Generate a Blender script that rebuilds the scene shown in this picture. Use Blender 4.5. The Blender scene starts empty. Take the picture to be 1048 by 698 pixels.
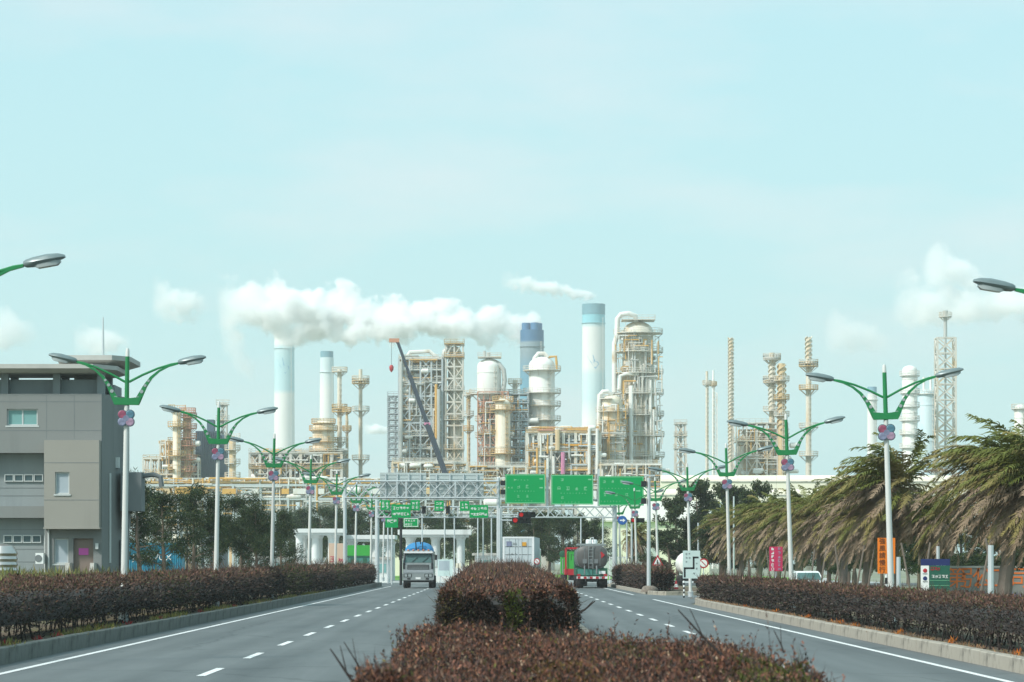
import bpy, bmesh, math, random
import numpy as np
from mathutils import Vector, Matrix

R = math.radians
PI = math.pi
rng = np.random.default_rng(7)
random.seed(7)
scene = bpy.context.scene
C = scene.collection

# ------------------------------------------------------------------ camera
FPX, VX, VY, EYE = 3150.0, 507.0, 576.0, 2.0      # focal length and vanishing point read off the photograph (1048 px wide)
cam_data = bpy.data.cameras.new('camera')
cam = bpy.data.objects.new('camera', cam_data)
C.objects.link(cam)
cam.location = (0, 0, EYE)
cam.rotation_euler = (R(90), 0, 0)
cam_data.sensor_width = 36
cam_data.lens = 36 * FPX / 1048
cam_data.shift_x = (524 - VX) / 1048
cam_data.shift_y = (VY - 349) / 1048
cam_data.clip_start = 0.5
cam_data.clip_end = 20000
cam_data.dof.use_dof = True
cam_data.dof.focus_distance = 170
cam_data.dof.aperture_fstop = 6.3
scene.camera = cam

# ------------------------------------------------------------------ sky and sun
SUN_EL, SUN_AZ = 44.0, -128.0          # azimuth clockwise from the viewing direction: sun on the left, a little behind the camera
world = bpy.data.worlds.new('World')
scene.world = world
world.use_nodes = True
nt = world.node_tree
nt.nodes.clear()
n_out = nt.nodes.new('ShaderNodeOutputWorld')
sky = nt.nodes.new('ShaderNodeTexSky')
sky.sky_type = 'NISHITA'
sky.sun_disc = False
sky.sun_elevation = R(SUN_EL)
sky.sun_rotation = R(SUN_AZ)
sky.air_density = 1.0
sky.dust_density = 3.0
sky.ozone_density = 1.0
bg_sky = nt.nodes.new('ShaderNodeBackground')
bg_sky.inputs['Strength'].default_value = 0.05
nt.links.new(sky.outputs[0], bg_sky.inputs[0])
# thin high veil of cloud over the whole sky, slightly uneven
tc = nt.nodes.new('ShaderNodeTexCoord')
mp = nt.nodes.new('ShaderNodeMapping')
mp.inputs['Scale'].default_value = (4.0, 4.0, 14.0)
nz = nt.nodes.new('ShaderNodeTexNoise')
nz.inputs['Scale'].default_value = 1.6
nz.inputs['Detail'].default_value = 5
nz.inputs['Roughness'].default_value = 0.55
cr = nt.nodes.new('ShaderNodeValToRGB')
cr.color_ramp.elements[0].position = 0.47
cr.color_ramp.elements[0].color = (0.475, 0.835, 0.875, 1)
cr.color_ramp.elements[1].position = 0.74
cr.color_ramp.elements[1].color = (0.70, 0.865, 0.885, 1)
bg_veil = nt.nodes.new('ShaderNodeBackground')
bg_veil.inputs['Strength'].default_value = 0.80
add = nt.nodes.new('ShaderNodeAddShader')
nt.links.new(tc.outputs['Generated'], mp.inputs[0])
nt.links.new(mp.outputs[0], nz.inputs['Vector'])
nt.links.new(nz.outputs['Fac'], cr.inputs[0])
nt.links.new(cr.outputs[0], bg_veil.inputs[0])
nt.links.new(bg_sky.outputs[0], add.inputs[0])
nt.links.new(bg_veil.outputs[0], add.inputs[1])
nt.links.new(add.outputs[0], n_out.inputs[0])

sun_data = bpy.data.lights.new('sun', 'SUN')
sun_data.energy = 3.9
sun_data.angle = R(6)
sun_data.color = (1.0, 0.965, 0.91)
sun = bpy.data.objects.new('sun', sun_data)
C.objects.link(sun)
_d = Vector((math.sin(R(SUN_AZ)) * math.cos(R(SUN_EL)), math.cos(R(SUN_AZ)) * math.cos(R(SUN_EL)), math.sin(R(SUN_EL))))
sun.rotation_euler = _d.to_track_quat('Z', 'Y').to_euler()
sun.location = (-60, -20, 90)

vs = scene.view_settings
vs.view_transform = 'Standard'
vs.look = 'None'
vs.exposure = 0.0
vs.gamma = 1.0
vs.use_curve_mapping = False
scene.render.engine = 'CYCLES'
cy = scene.cycles
cy.use_denoising = True
cy.max_bounces = 20
cy.diffuse_bounces = 3
cy.glossy_bounces = 2
cy.transmission_bounces = 4
cy.transparent_max_bounces = 12
cy.volume_bounces = 18
cy.sample_clamp_indirect = 6.0

# ------------------------------------------------------------------ helpers
def at(px, py, dist):
    """photograph pixel at a known distance -> world x, z"""
    return (px - VX) * dist / FPX, EYE - (py - VY) * dist / FPX

def tag(o, label=None, cat=None, group=None, kind=None):
    if label: o['label'] = label
    if cat: o['category'] = cat
    if group: o['group'] = group
    if kind: o['kind'] = kind
    return o

def thing(name, label, cat, loc=(0, 0, 0), rz=0.0, group=None):
    o = bpy.data.objects.new(name, None)
    o.empty_display_size = 0.2
    C.objects.link(o)
    o.location = loc
    o.rotation_euler = (0, 0, rz)
    return tag(o, label, cat, group)

def link(name, me, parent=None, loc=None, rot=None):
    o = bpy.data.objects.new(name, me)
    C.objects.link(o)
    if parent is not None: o.parent = parent
    if loc is not None: o.location = loc
    if rot is not None: o.rotation_euler = rot
    return o

def dup(root, loc=None, rz=None, label=None, parent=None):
    r = root.copy()
    C.objects.link(r)
    r.parent = parent
    if loc is not None: r.location = loc
    if rz is not None: r.rotation_euler = (0, 0, rz)
    if label: r['label'] = label
    for ch in list(root.children):
        dup(ch, parent=r)
    return r

class MB:
    """collects simple solids and links them as one mesh object"""
    def __init__(self):
        self.v = []
        self.f = []
    def add(self, vs_, fs_):
        n = len(self.v)
        self.v.extend(tuple(p) for p in vs_)
        self.f.extend(tuple(i + n for i in f) for f in fs_)
        return self
    def box(self, c, s, rz=0.0, taper=1.0):
        hx, hy, hz = s[0] / 2, s[1] / 2, s[2] / 2
        ca, sa = math.cos(rz), math.sin(rz)
        vv = []
        for z in (-1, 1):
            k = taper if z > 0 else 1.0
            for x, y in ((-1, -1), (1, -1), (1, 1), (-1, 1)):
                a, b = x * hx * k, y * hy * k
                vv.append((c[0] + a * ca - b * sa, c[1] + a * sa + b * ca, c[2] + z * hz))
        return self.add(vv, [(3, 2, 1, 0), (4, 5, 6, 7), (0, 1, 5, 4), (1, 2, 6, 5), (2, 3, 7, 6), (3, 0, 4, 7)])
    def span(self, a, b):
        return self.box([(a[i] + b[i]) / 2 for i in range(3)], [abs(b[i] - a[i]) for i in range(3)])
    def tube(self, pts, r, n=8, cap=True):
        pts = [Vector(p) for p in pts]
        rs = r if isinstance(r, (list, tuple)) else [r] * len(pts)
        vv, ff = [], []
        t0 = (pts[1] - pts[0]).normalized()
        up = Vector((0, 0, 1)) if abs(t0.z) < 0.9 else Vector((1, 0, 0))
        u = t0.cross(up).normalized()
        for i, p in enumerate(pts):
            if i == 0: t = pts[1] - pts[0]
            elif i == len(pts) - 1: t = pts[-1] - pts[-2]
            else: t = pts[i + 1] - pts[i - 1]
            t.normalize()
            u = (u - t * u.dot(t))
            u = u.normalized() if u.length > 1e-6 else t.orthogonal().normalized()
            w = t.cross(u)
            for k in range(n):
                a = 2 * PI * (k + 0.5) / n
                vv.append(p + (u * math.cos(a) + w * math.sin(a)) * rs[i])
        m = len(pts)
        for i in range(m - 1):
            for k in range(n):
                k2 = (k + 1) % n
                ff.append((i * n + k, i * n + k2, (i + 1) * n + k2, (i + 1) * n + k))
        if cap:
            ff.append(tuple(range(n - 1, -1, -1)))
            ff.append(tuple((m - 1) * n + k for k in range(n)))
        return self.add(vv, ff)
    def bar(self, p, q, w):
        return self.tube([p, q], w * 0.7071, 4)
    def lathe(self, prof, c=(0, 0, 0), n=24, a0=0.0, a1=2 * PI, close=False):
        full = abs(a1 - a0) > 2 * PI - 1e-4
        m = n if full else n + 1
        vv, ff = [], []
        for i in range(m):
            a = a0 + (a1 - a0) * i / n
            for r, z in prof:
                vv.append((c[0] + r * math.cos(a), c[1] + r * math.sin(a), c[2] + z))
        k = len(prof)
        segs = k if close else k - 1
        for i in range(n):
            j = (i + 1) % m
            for s in range(segs):
                s2 = (s + 1) % k
                ff.append((i * k + s, j * k + s, j * k + s2, i * k + s2))
        if close and not full:
            ff.append(tuple(range(k)))
            ff.append(tuple((m - 1) * k + s for s in range(k - 1, -1, -1)))
        return self.add(vv, ff)
    def prism(self, poly, y0, y1):
        """polygon in x-z extruded along y"""
        n = len(poly)
        vv = [(x, y0, z) for x, z in poly] + [(x, y1, z) for x, z in poly]
        ff = [tuple(range(n)), tuple(range(2 * n - 1, n - 1, -1))]
        for i in range(n):
            j = (i + 1) % n
            ff.append((i, i + n, j + n, j))
        return self.add(vv, ff)
    def prism_x(self, poly, x0, x1):
        """polygon in y-z extruded along x"""
        n = len(poly)
        vv = [(x0, y, z) for y, z in poly] + [(x1, y, z) for y, z in poly]
        ff = [tuple(range(n - 1, -1, -1)), tuple(range(n, 2 * n))]
        for i in range(n):
            j = (i + 1) % n
            ff.append((i, j, j + n, i + n))
        return self.add(vv, ff)
    def loft(self, rings, cap=True):
        n = len(rings[0])
        vv, ff = [], []
        for r_ in rings: vv.extend(r_)
        for i in range(len(rings) - 1):
            for k in range(n):
                k2 = (k + 1) % n
                ff.append((i * n + k, i * n + k2, (i + 1) * n + k2, (i + 1) * n + k))
        if cap:
            ff.append(tuple(range(n - 1, -1, -1)))
            ff.append(tuple((len(rings) - 1) * n + k for k in range(n)))
        return self.add(vv, ff)
    def mesh(self, name, mat, smooth=False):
        me = bpy.data.meshes.new(name)
        me.from_pydata(self.v, [], self.f)
        me.materials.append(mat)
        bm = bmesh.new()
        bm.from_mesh(me)
        bmesh.ops.recalc_face_normals(bm, faces=bm.faces)
        bm.to_mesh(me)
        bm.free()
        if smooth:
            me.polygons.foreach_set('use_smooth', [True] * len(me.polygons))
            me.set_sharp_from_angle(angle=R(38))
        return me
    def build(self, name, mat, parent=None, smooth=False, loc=None, rot=None):
        return link(name, self.mesh(name, mat, smooth), parent, loc, rot)

def quads_mesh(name, V, mat, col=None, nv=4):
    """V: (N, nv, 3) array of faces; col: (N, 3) face colours"""
    N = len(V)
    me = bpy.data.meshes.new(name)
    me.vertices.add(N * nv)
    me.loops.add(N * nv)
    me.polygons.add(N)
    me.vertices.foreach_set('co', np.ascontiguousarray(V, dtype=np.float32).ravel())
    me.loops.foreach_set('vertex_index', np.arange(N * nv, dtype=np.int32))
    me.polygons.foreach_set('loop_start', np.arange(0, N * nv, nv, dtype=np.int32))
    me.polygons.foreach_set('loop_total', np.full(N, nv, dtype=np.int32))
    if col is not None:
        a = me.attributes.new('tint', 'FLOAT_COLOR', 'POINT')
        c4 = np.ones((N * nv, 4), dtype=np.float32)
        c4[:, :3] = np.repeat(col, nv, axis=0)
        a.data.foreach_set('color', c4.ravel())
    me.update()
    me.materials.append(mat)
    return me

# ------------------------------------------------------------------ materials
def nodes_of(name):
    m = bpy.data.materials.new(name)
    m.use_nodes = True
    t = m.node_tree
    return m, t, t.nodes['Principled BSDF']

def mat(name, col, rough=0.6, metal=0.0, var=0.12, scale=2.0, stain=None, amount=0.5, sscale=0.6, streak=False, bump=0.0, bscale=20.0, spec=0.5):
    m, t, b = nodes_of(name)
    N, L = t.nodes, t.links
    tcn = N.new('ShaderNodeTexCoord')
    n1 = N.new('ShaderNodeTexNoise')
    n1.inputs['Scale'].default_value = scale
    n1.inputs['Detail'].default_value = 5
    L.new(tcn.outputs['Object'], n1.inputs['Vector'])
    mx = N.new('ShaderNodeMix')
    mx.data_type = 'RGBA'
    mx.inputs[6].default_value = (*[c * (1 - var) for c in col], 1)
    mx.inputs[7].default_value = (*[min(1, c * (1 + var)) for c in col], 1)
    L.new(n1.outputs['Fac'], mx.inputs[0])
    out = mx.outputs[2]
    if stain:
        mpn = N.new('ShaderNodeMapping')
        mpn.inputs['Scale'].default_value = (1, 1, 0.12 if streak else 1)
        L.new(tcn.outputs['Object'], mpn.inputs[0])
        n2 = N.new('ShaderNodeTexNoise')
        n2.inputs['Scale'].default_value = sscale
        n2.inputs['Detail'].default_value = 6
        n2.inputs['Roughness'].default_value = 0.65
        L.new(mpn.outputs[0], n2.inputs['Vector'])
        rp = N.new('ShaderNodeMapRange')
        rp.inputs['From Min'].default_value = 0.62 - 0.25 * amount
        rp.inputs['From Max'].default_value = 0.80 - 0.15 * amount
        L.new(n2.outputs['Fac'], rp.inputs['Value'])
        m2 = N.new('ShaderNodeMix')
        m2.data_type = 'RGBA'
        m2.inputs[7].default_value = (*stain, 1)
        L.new(rp.outputs[0], m2.inputs[0])
        L.new(out, m2.inputs[6])
        out = m2.outputs[2]
    L.new(out, b.inputs['Base Color'])
    b.inputs['Roughness'].default_value = rough
    b.inputs['Metallic'].default_value = metal
    b.inputs['Specular IOR Level'].default_value = spec
    if bump:
        n3 = N.new('ShaderNodeTexNoise')
        n3.inputs['Scale'].default_value = bscale
        n3.inputs['Detail'].default_value = 4
        L.new(tcn.outputs['Object'], n3.inputs['Vector'])
        bp = N.new('ShaderNodeBump')
        bp.inputs['Strength'].default_value = bump
        bp.inputs['Distance'].default_value = 0.02
        L.new(n3.outputs['Fac'], bp.inputs['Height'])
        L.new(bp.outputs[0], b.inputs['Normal'])
    return m

def leaf_mat(name, transl=0.25, rough=0.6):
    m, t, b = nodes_of(name)
    N, L = t.nodes, t.links
    a = N.new('ShaderNodeAttribute')
    a.attribute_name = 'tint'
    L.new(a.outputs['Color'], b.inputs['Base Color'])
    b.inputs['Roughness'].default_value = rough
    b.inputs['Specular IOR Level'].default_value = 0.25
    tr = N.new('ShaderNodeBsdfTranslucent')
    L.new(a.outputs['Color'], tr.inputs[0])
    ms = N.new('ShaderNodeMixShader')
    ms.inputs[0].default_value = transl
    L.new(b.outputs[0], ms.inputs[1])
    L.new(tr.outputs[0], ms.inputs[2])
    L.new(ms.outputs[0], N['Material Output'].inputs['Surface'])
    return m

def glass_mat(name, col, rough=0.08, spec=0.4):
    m, t, b = nodes_of(name)
    b.inputs['Base Color'].default_value = (*col, 1)
    b.inputs['Roughness'].default_value = rough
    b.inputs['Specular IOR Level'].default_value = spec
    return m

RUST = (0.42, 0.24, 0.09)
M = {}
M['white'] = mat('white_paint', (0.60, 0.61, 0.58), 0.45, var=0.05, stain=(0.45, 0.43, 0.38), amount=0.25, sscale=1.5, streak=True)
M['galv'] = mat('galvanised_steel', (0.56, 0.60, 0.61), 0.42, 0.35, var=0.10, scale=3)
M['green'] = mat('green_paint', (0.008, 0.19, 0.055), 0.45, var=0.15, scale=4)
M['sign_green'] = mat('sign_green', (0.004, 0.30, 0.085), 0.7, var=0.06, scale=1, spec=0.08)
M['lens'] = mat('lamp_glass', (0.30, 0.34, 0.34), 0.25, var=0.05)
M['head'] = mat('lamp_head_grey', (0.17, 0.22, 0.225), 0.35, 0.2, var=0.12, scale=6)
M['letter'] = mat('letter_white', (0.80, 0.82, 0.80), 0.5, var=0.03)
M['letter_dim'] = mat('letter_faded', (0.22, 0.56, 0.32), 0.5, var=0.05)
M['black'] = mat('black_plastic', (0.015, 0.016, 0.018), 0.45, var=0.2)
M['rubber'] = mat('tyre_rubber', (0.018, 0.018, 0.019), 0.85, var=0.25)
M['red'] = mat('red_paint', (0.42, 0.02, 0.03), 0.45, var=0.1)
M['crimson'] = mat('crimson_board', (0.52, 0.03, 0.10), 0.5, var=0.08)
M['orange'] = mat('orange_board', (0.80, 0.20, 0.01), 0.5, var=0.06)
M['orange_letter'] = mat('orange_letter', (0.90, 0.20, 0.03), 0.5, var=0.08)
M['yellow'] = mat('yellow_paint', (0.65, 0.32, 0.03), 0.5, var=0.1)
M['navy'] = mat('navy_board', (0.012, 0.025, 0.12), 0.5, var=0.1)
M['dark_green'] = mat('dark_green_board', (0.012, 0.10, 0.065), 0.5, var=0.1)
M['pale_sign'] = mat('pale_sign', (0.52, 0.64, 0.62), 0.5, var=0.05)
M['blue_sign'] = mat('blue_sign', (0.02, 0.10, 0.34), 0.4, var=0.05)
M['concrete'] = mat('concrete', (0.42, 0.41, 0.37), 0.9, var=0.18, scale=1.2, stain=(0.16, 0.15, 0.13), amount=0.45, sscale=1.0, bump=0.3, bscale=30)
M['kerb'] = mat('kerb_concrete', (0.36, 0.33, 0.275), 0.9, var=0.2, scale=1.6, stain=(0.14, 0.13, 0.11), amount=0.5, sscale=1.8, bump=0.4, bscale=25)
M['kerb_dark'] = mat('dark_kerb_concrete', (0.15, 0.16, 0.145), 0.9, var=0.25, scale=1.6, stain=(0.055, 0.06, 0.05), amount=0.6, sscale=1.6, bump=0.4, bscale=25)  # darker concrete tone than the other kerbs, with darker blotches
M['soil'] = mat('soil', (0.12, 0.085, 0.055), 0.95, var=0.35, scale=3, stain=(0.15, 0.15, 0.05), amount=0.5, sscale=0.8, bump=0.6, bscale=14)
M['ground'] = mat('ground', (0.22, 0.23, 0.17), 0.95, var=0.25, scale=0.05, stain=(0.15, 0.19, 0.07), amount=0.5, sscale=0.02)
M['lawn'] = mat('lawn', (0.13, 0.30, 0.04), 0.9, var=0.25, scale=0.4)
M['apron'] = mat('gate_apron', (0.40, 0.42, 0.41), 0.9, var=0.12, scale=0.1)
M['bark'] = mat('bark', (0.13, 0.10, 0.075), 0.9, var=0.3, scale=5, bump=0.6, bscale=12)
M['palm_bark'] = mat('palm_bark', (0.17, 0.14, 0.115), 0.9, var=0.3, scale=4, stain=(0.12, 0.09, 0.06), amount=0.5, sscale=2.0, bump=0.6, bscale=10)
M['twig'] = mat('twig', (0.034, 0.027, 0.024), 0.9, var=0.35, scale=6)
M['leaf'] = leaf_mat('leaf')
M['hedge_leaf'] = leaf_mat('hedge_leaf', 0.12, 0.7)
M['frond_green'] = mat('frond_green', (0.128, 0.140, 0.028), 0.6, var=0.4, scale=0.9, spec=0.25)
M['frond_dry'] = mat('frond_dry', (0.240, 0.176, 0.118), 0.75, var=0.40, scale=0.8, spec=0.2)
M['frond_mid'] = mat('frond_mid', (0.205, 0.170, 0.060), 0.7, var=0.4, scale=0.8, spec=0.2)
M['render'] = mat('wall_render', (0.215, 0.228, 0.222), 0.9, var=0.07, scale=0.5, stain=(0.15, 0.163, 0.16), amount=0.5, sscale=0.35, streak=True, bump=0.15, bscale=30)
M['render_lt'] = mat('wall_render_beige', (0.30, 0.29, 0.258), 0.9, var=0.07, scale=0.5, stain=(0.23, 0.222, 0.20), amount=0.5, sscale=0.4, streak=True, bump=0.15, bscale=30)
M['render_bl'] = mat('wall_render_bluegrey', (0.26, 0.295, 0.30), 0.9, var=0.07, scale=0.5, stain=(0.19, 0.215, 0.22), amount=0.4, sscale=0.5, streak=True)
M['slab'] = mat('roof_slab', (0.46, 0.455, 0.425), 0.9, var=0.06, scale=0.3, stain=(0.36, 0.36, 0.34), amount=0.3, sscale=0.3)
M['plinth'] = mat('plinth_grey', (0.17, 0.19, 0.195), 0.8, var=0.1)
M['winframe'] = mat('window_frame', (0.55, 0.58, 0.57), 0.5, 0.2, var=0.05)
M['glass_teal'] = glass_mat('glass_teal', (0.18, 0.36, 0.35))
M['glass_dark'] = glass_mat('glass_dark', (0.06, 0.10, 0.11))
M['glass_blue'] = mat('window_blind', (0.36, 0.42, 0.46), 0.4, var=0.08, scale=3, spec=0.7)
M['door_brown'] = mat('door_brown', (0.23, 0.18, 0.15), 0.7, var=0.12)
M['pink'] = mat('pink_poster', (0.60, 0.10, 0.42), 0.6, var=0.08)
M['steel'] = mat('stainless', (0.55, 0.52, 0.50), 0.3, 0.8, var=0.1)
# refinery
M['shell'] = mat('vessel_cream', (0.76, 0.70, 0.58), 0.6, var=0.12, scale=0.12, stain=(0.62, 0.43, 0.22), amount=0.55, sscale=0.42, streak=True)
M['shell_w'] = mat('vessel_white', (0.82, 0.82, 0.78), 0.6, var=0.08, scale=0.12, stain=(0.52, 0.44, 0.34), amount=0.38, sscale=0.40, streak=True)
M['shell_g'] = mat('vessel_grey', (0.66, 0.63, 0.54), 0.6, var=0.15, scale=0.15, stain=(0.60, 0.41, 0.20), amount=0.60, sscale=0.45, streak=True)
M['shell_o'] = mat('vessel_rusty', (0.60, 0.46, 0.27), 0.65, var=0.2, scale=0.2, stain=(0.48, 0.24, 0.08), amount=0.6, sscale=0.2, streak=True)
M['stack_w'] = mat('stack_white', (0.80, 0.80, 0.76), 0.7, var=0.05, scale=0.03)
M['steelwork'] = mat('plant_steelwork', (0.60, 0.58, 0.52), 0.6, var=0.2, scale=0.1, stain=(0.62, 0.42, 0.18), amount=0.48, sscale=0.15)
M['steelwork_o'] = mat('plant_steelwork_rusty', (0.52, 0.36, 0.16), 0.65, var=0.25, scale=0.2, stain=(0.50, 0.22, 0.05), amount=0.5, sscale=0.2)
M['steelwork_b'] = mat('plant_steelwork_blue', (0.42, 0.47, 0.49), 0.6, var=0.15, scale=0.1)
M['cladding'] = mat('blue_cladding', (0.075, 0.12, 0.165), 0.6, var=0.15, scale=0.15)
M['pipe_w'] = mat('pipe_white', (0.72, 0.72, 0.68), 0.5, var=0.1, scale=0.2, stain=(0.48, 0.36, 0.22), amount=0.35, sscale=0.2)
M['pipe_o'] = mat('pipe_orange', (0.62, 0.36, 0.10), 0.6, var=0.25, scale=0.2)
M['pipe_g'] = mat('pipe_grey', (0.50, 0.51, 0.48), 0.5, 0.2, var=0.15, scale=0.2)
M['pipe_p'] = mat('pipe_pink', (0.55, 0.20, 0.34), 0.5, var=0.15, scale=0.2)
M['cream'] = mat('cream_cladding', (0.82, 0.77, 0.62), 0.6, var=0.05, scale=0.1, stain=(0.58, 0.52, 0.40), amount=0.25, sscale=0.1)
M['boom'] = mat('crane_boom_blue', (0.02, 0.03, 0.055), 0.45, var=0.15)
M['scaff'] = mat('scaffold_red', (0.52, 0.24, 0.15), 0.6, var=0.2)
# ------------------------------------------------------------------ ground, roads, kerbs
def sheet(name, pts, z, m, kind='structure'):
    me = bpy.data.meshes.new(name)
    me.from_pydata([(x, y, z) for x, y in pts], [], [tuple(range(len(pts)))])
    me.materials.append(m)
    o = link(name, me)
    o['kind'] = kind
    return o

def rect(x0, x1, y0, y1):
    return [(x0, y0), (x1, y0), (x1, y1), (x0, y1)]

def asphalt_mat():
    m, t, b = nodes_of('asphalt')
    N, L = t.nodes, t.links
    tcn = N.new('ShaderNodeTexCoord')
    def noise(scale, sx, sy, det=5, rough=0.6):
        mpn = N.new('ShaderNodeMapping')
        mpn.inputs['Scale'].default_value = (sx, sy, 1)
        L.new(tcn.outputs['Object'], mpn.inputs[0])
        n = N.new('ShaderNodeTexNoise')
        n.inputs['Scale'].default_value = scale
        n.inputs['Detail'].default_value = det
        n.inputs['Roughness'].default_value = rough
        L.new(mpn.outputs[0], n.inputs['Vector'])
        return n.outputs['Fac']
    def ramp(src, p0, c0, p1, c1):
        r_ = N.new('ShaderNodeValToRGB')
        r_.color_ramp.elements[0].position = p0
        r_.color_ramp.elements[0].color = (*c0, 1)
        r_.color_ramp.elements[1].position = p1
        r_.color_ramp.elements[1].color = (*c1, 1)
        L.new(src, r_.inputs[0])
        return r_.outputs[0]
    base = ramp(noise(0.9, 1.0, 0.03), 0.3, (0.086, 0.094, 0.094), 0.7, (0.138, 0.147, 0.147))
    patch = ramp(noise(0.35, 1.0, 0.18, 5, .65), 0.42, (1.04, 1.04, 1.04), 0.72, (0.70, 0.70, 0.71))
    fine = ramp(noise(60, 1, 1, 3, 0.8), 0.3, (0.82, 0.82, 0.82), 0.7, (1.15, 1.15, 1.15))
    # wheel tracks polished darker along the lanes, and hairline cracks
    sxn = N.new('ShaderNodeSeparateXYZ'); L.new(tcn.outputs['Object'], sxn.inputs[0])
    mrn = N.new('ShaderNodeMapRange'); mrn.inputs['From Min'].default_value = -10; mrn.inputs['From Max'].default_value = 10
    wv = N.new('ShaderNodeMath'); wv.operation = 'MULTIPLY_ADD'; wv.inputs[1].default_value = .5; L.new(noise(.3, 1, .2, 3), wv.inputs[0]); L.new(sxn.outputs['X'], wv.inputs[2])
    L.new(wv.outputs[0], mrn.inputs['Value'])
    tr = N.new('ShaderNodeValToRGB'); L.new(mrn.outputs[0], tr.inputs[0])
    el = tr.color_ramp.elements
    el[0].position = 0; el[0].color = (1, 1, 1, 1); el[1].position = 1; el[1].color = (1, 1, 1, 1)
    for cx in (-7.0, -3.6, 3.9, 7.2):
        for dx in (-.8, .9):
            for off, v in ((-.45, 1.0), (0, .82), (.45, 1.0)):
                e = el.new((cx + dx + off + 10.25) / 20); e.color = (v, v, v, 1)
    vor = N.new('ShaderNodeTexVoronoi'); vor.feature = 'DISTANCE_TO_EDGE'; vor.inputs['Scale'].default_value = .22
    mpv = N.new('ShaderNodeMapping'); mpv.inputs['Scale'].default_value = (1.0, .45, 1); L.new(tcn.outputs['Object'], mpv.inputs[0])
    nzv = N.new('ShaderNodeTexNoise'); nzv.inputs['Scale'].default_value = 1.3; L.new(mpv.outputs[0], nzv.inputs['Vector'])
    mxv = N.new('ShaderNodeMix'); mxv.data_type = 'RGBA'; mxv.inputs[0].default_value = .35; L.new(mpv.outputs[0], mxv.inputs[6]); L.new(nzv.outputs['Color'], mxv.inputs[7]); L.new(mxv.outputs[2], vor.inputs['Vector'])
    crk = ramp(vor.outputs['Distance'], 0.0, (.62, .62, .62), .008, (1, 1, 1))
    prev = base
    for o in (patch, fine, tr.outputs[0], crk):
        mx = N.new('ShaderNodeMix')
        mx.data_type = 'RGBA'
        mx.blend_type = 'MULTIPLY'
        mx.inputs[0].default_value = 1
        L.new(prev, mx.inputs[6])
        L.new(o, mx.inputs[7])
        prev = mx.outputs[2]
    L.new(prev, b.inputs['Base Color'])
    b.inputs['Roughness'].default_value = 0.62
    b.inputs['Specular IOR Level'].default_value = 0.5
    bp = N.new('ShaderNodeBump')
    bp.inputs['Strength'].default_value = 0.25
    bp.inputs['Distance'].default_value = 0.01
    L.new(noise(45, 1, 1, 3, 0.7), bp.inputs['Height'])
    L.new(bp.outputs[0], b.inputs['Normal'])
    return m
M['asphalt'] = asphalt_mat()
M['line'] = mat('road_paint', (0.76, 0.77, 0.76), 0.7, var=0.08, scale=3, stain=(0.30, 0.31, 0.31), amount=0.5, sscale=5.0)

sheet('ground', rect(-3000, 3000, -60, 5200), -0.03, M['ground'])
sheet('road', [(-9.7, 4), (9.5, 4), (9.5, 150), (13.5, 176), (34, 176), (34, 188), (10.2, 189), (9.5, 196), (9.5, 262), (16, 272),
               (90, 272), (90, 306), (-90, 306), (-90, 272), (-14, 272), (-9.7, 262)], 0.0, M['asphalt'])
sheet('gate_apron', rect(-60, 40, 306.2, 352), -0.004, M['apron'])
sheet('lawn', rect(-60, 40, 352, 520), 0.02, M['lawn'])
sheet('lawn', [(13.6, 190), (40, 189.2), (40, 240), (13.6, 240)], 0.03, M['lawn'])

lines = thing('road_markings', None, None)
lines['kind'] = 'structure'
def line_strip(x0, y0, x1, y1, w=0.15):
    d = Vector((x1 - x0, y1 - y0)).normalized()
    n_ = Vector((-d.y, d.x)) * (w / 2)
    me = bpy.data.meshes.new('edge_line')
    z = 0.006
    me.from_pydata([(x0 - n_.x, y0 - n_.y, z), (x0 + n_.x, y0 + n_.y, z), (x1 + n_.x, y1 + n_.y, z), (x1 - n_.x, y1 - n_.y, z)], [], [(0, 1, 2, 3)])
    me.materials.append(M['line'])
    return me
link('edge_line', line_strip(-8.9, 10, -8.9, 262), lines)
link('edge_line', line_strip(8.62, 10, 8.62, 168), lines)
link('edge_line', line_strip(8.62, 192, 8.62, 262), lines)
dash = line_strip(0, -2, 0, 2, 0.16)
for k in range(25):
    link('lane_dash', dash, lines, (-5.2, 16.3 + 10 * k, 0))
    if k < 24: link('lane_dash', dash, lines, (5.55, 18.2 + 10 * k, 0))
link('stop_line', line_strip(2.9, 261, 8.5, 261, 0.4), lines)

def kerb(name, path, w, h, m, step=3.0):
    """kerb of separate stones laid along a path; the road face is on the path"""
    root = thing(name, None, None)
    root['kind'] = 'structure'
    for (x0, y0), (x1, y1) in zip(path[:-1], path[1:]):
        v = Vector((x1 - x0, y1 - y0))
        L_ = v.length
        n = max(1, round(L_ / step))
        d = v / L_
        a = math.atan2(d.y, d.x)
        l = L_ / n
        mb = MB()
        b_ = 0.02
        prof = [(0, -0.05), (0, h - b_), (b_, h), (w - b_, h), (w, h - b_), (w, -0.05)]
        mb.prism_x(prof, 0.0, l - 0.012)
        me = mb.mesh('kerb_stone', m)
        for k in range(n):
            p = Vector((x0, y0)) + d * (l * k)
            link('kerb_stone', me, root, (p.x + random.uniform(-.004, .004), p.y, random.uniform(-.006, .006)), (0, 0, a))
    return root
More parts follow.
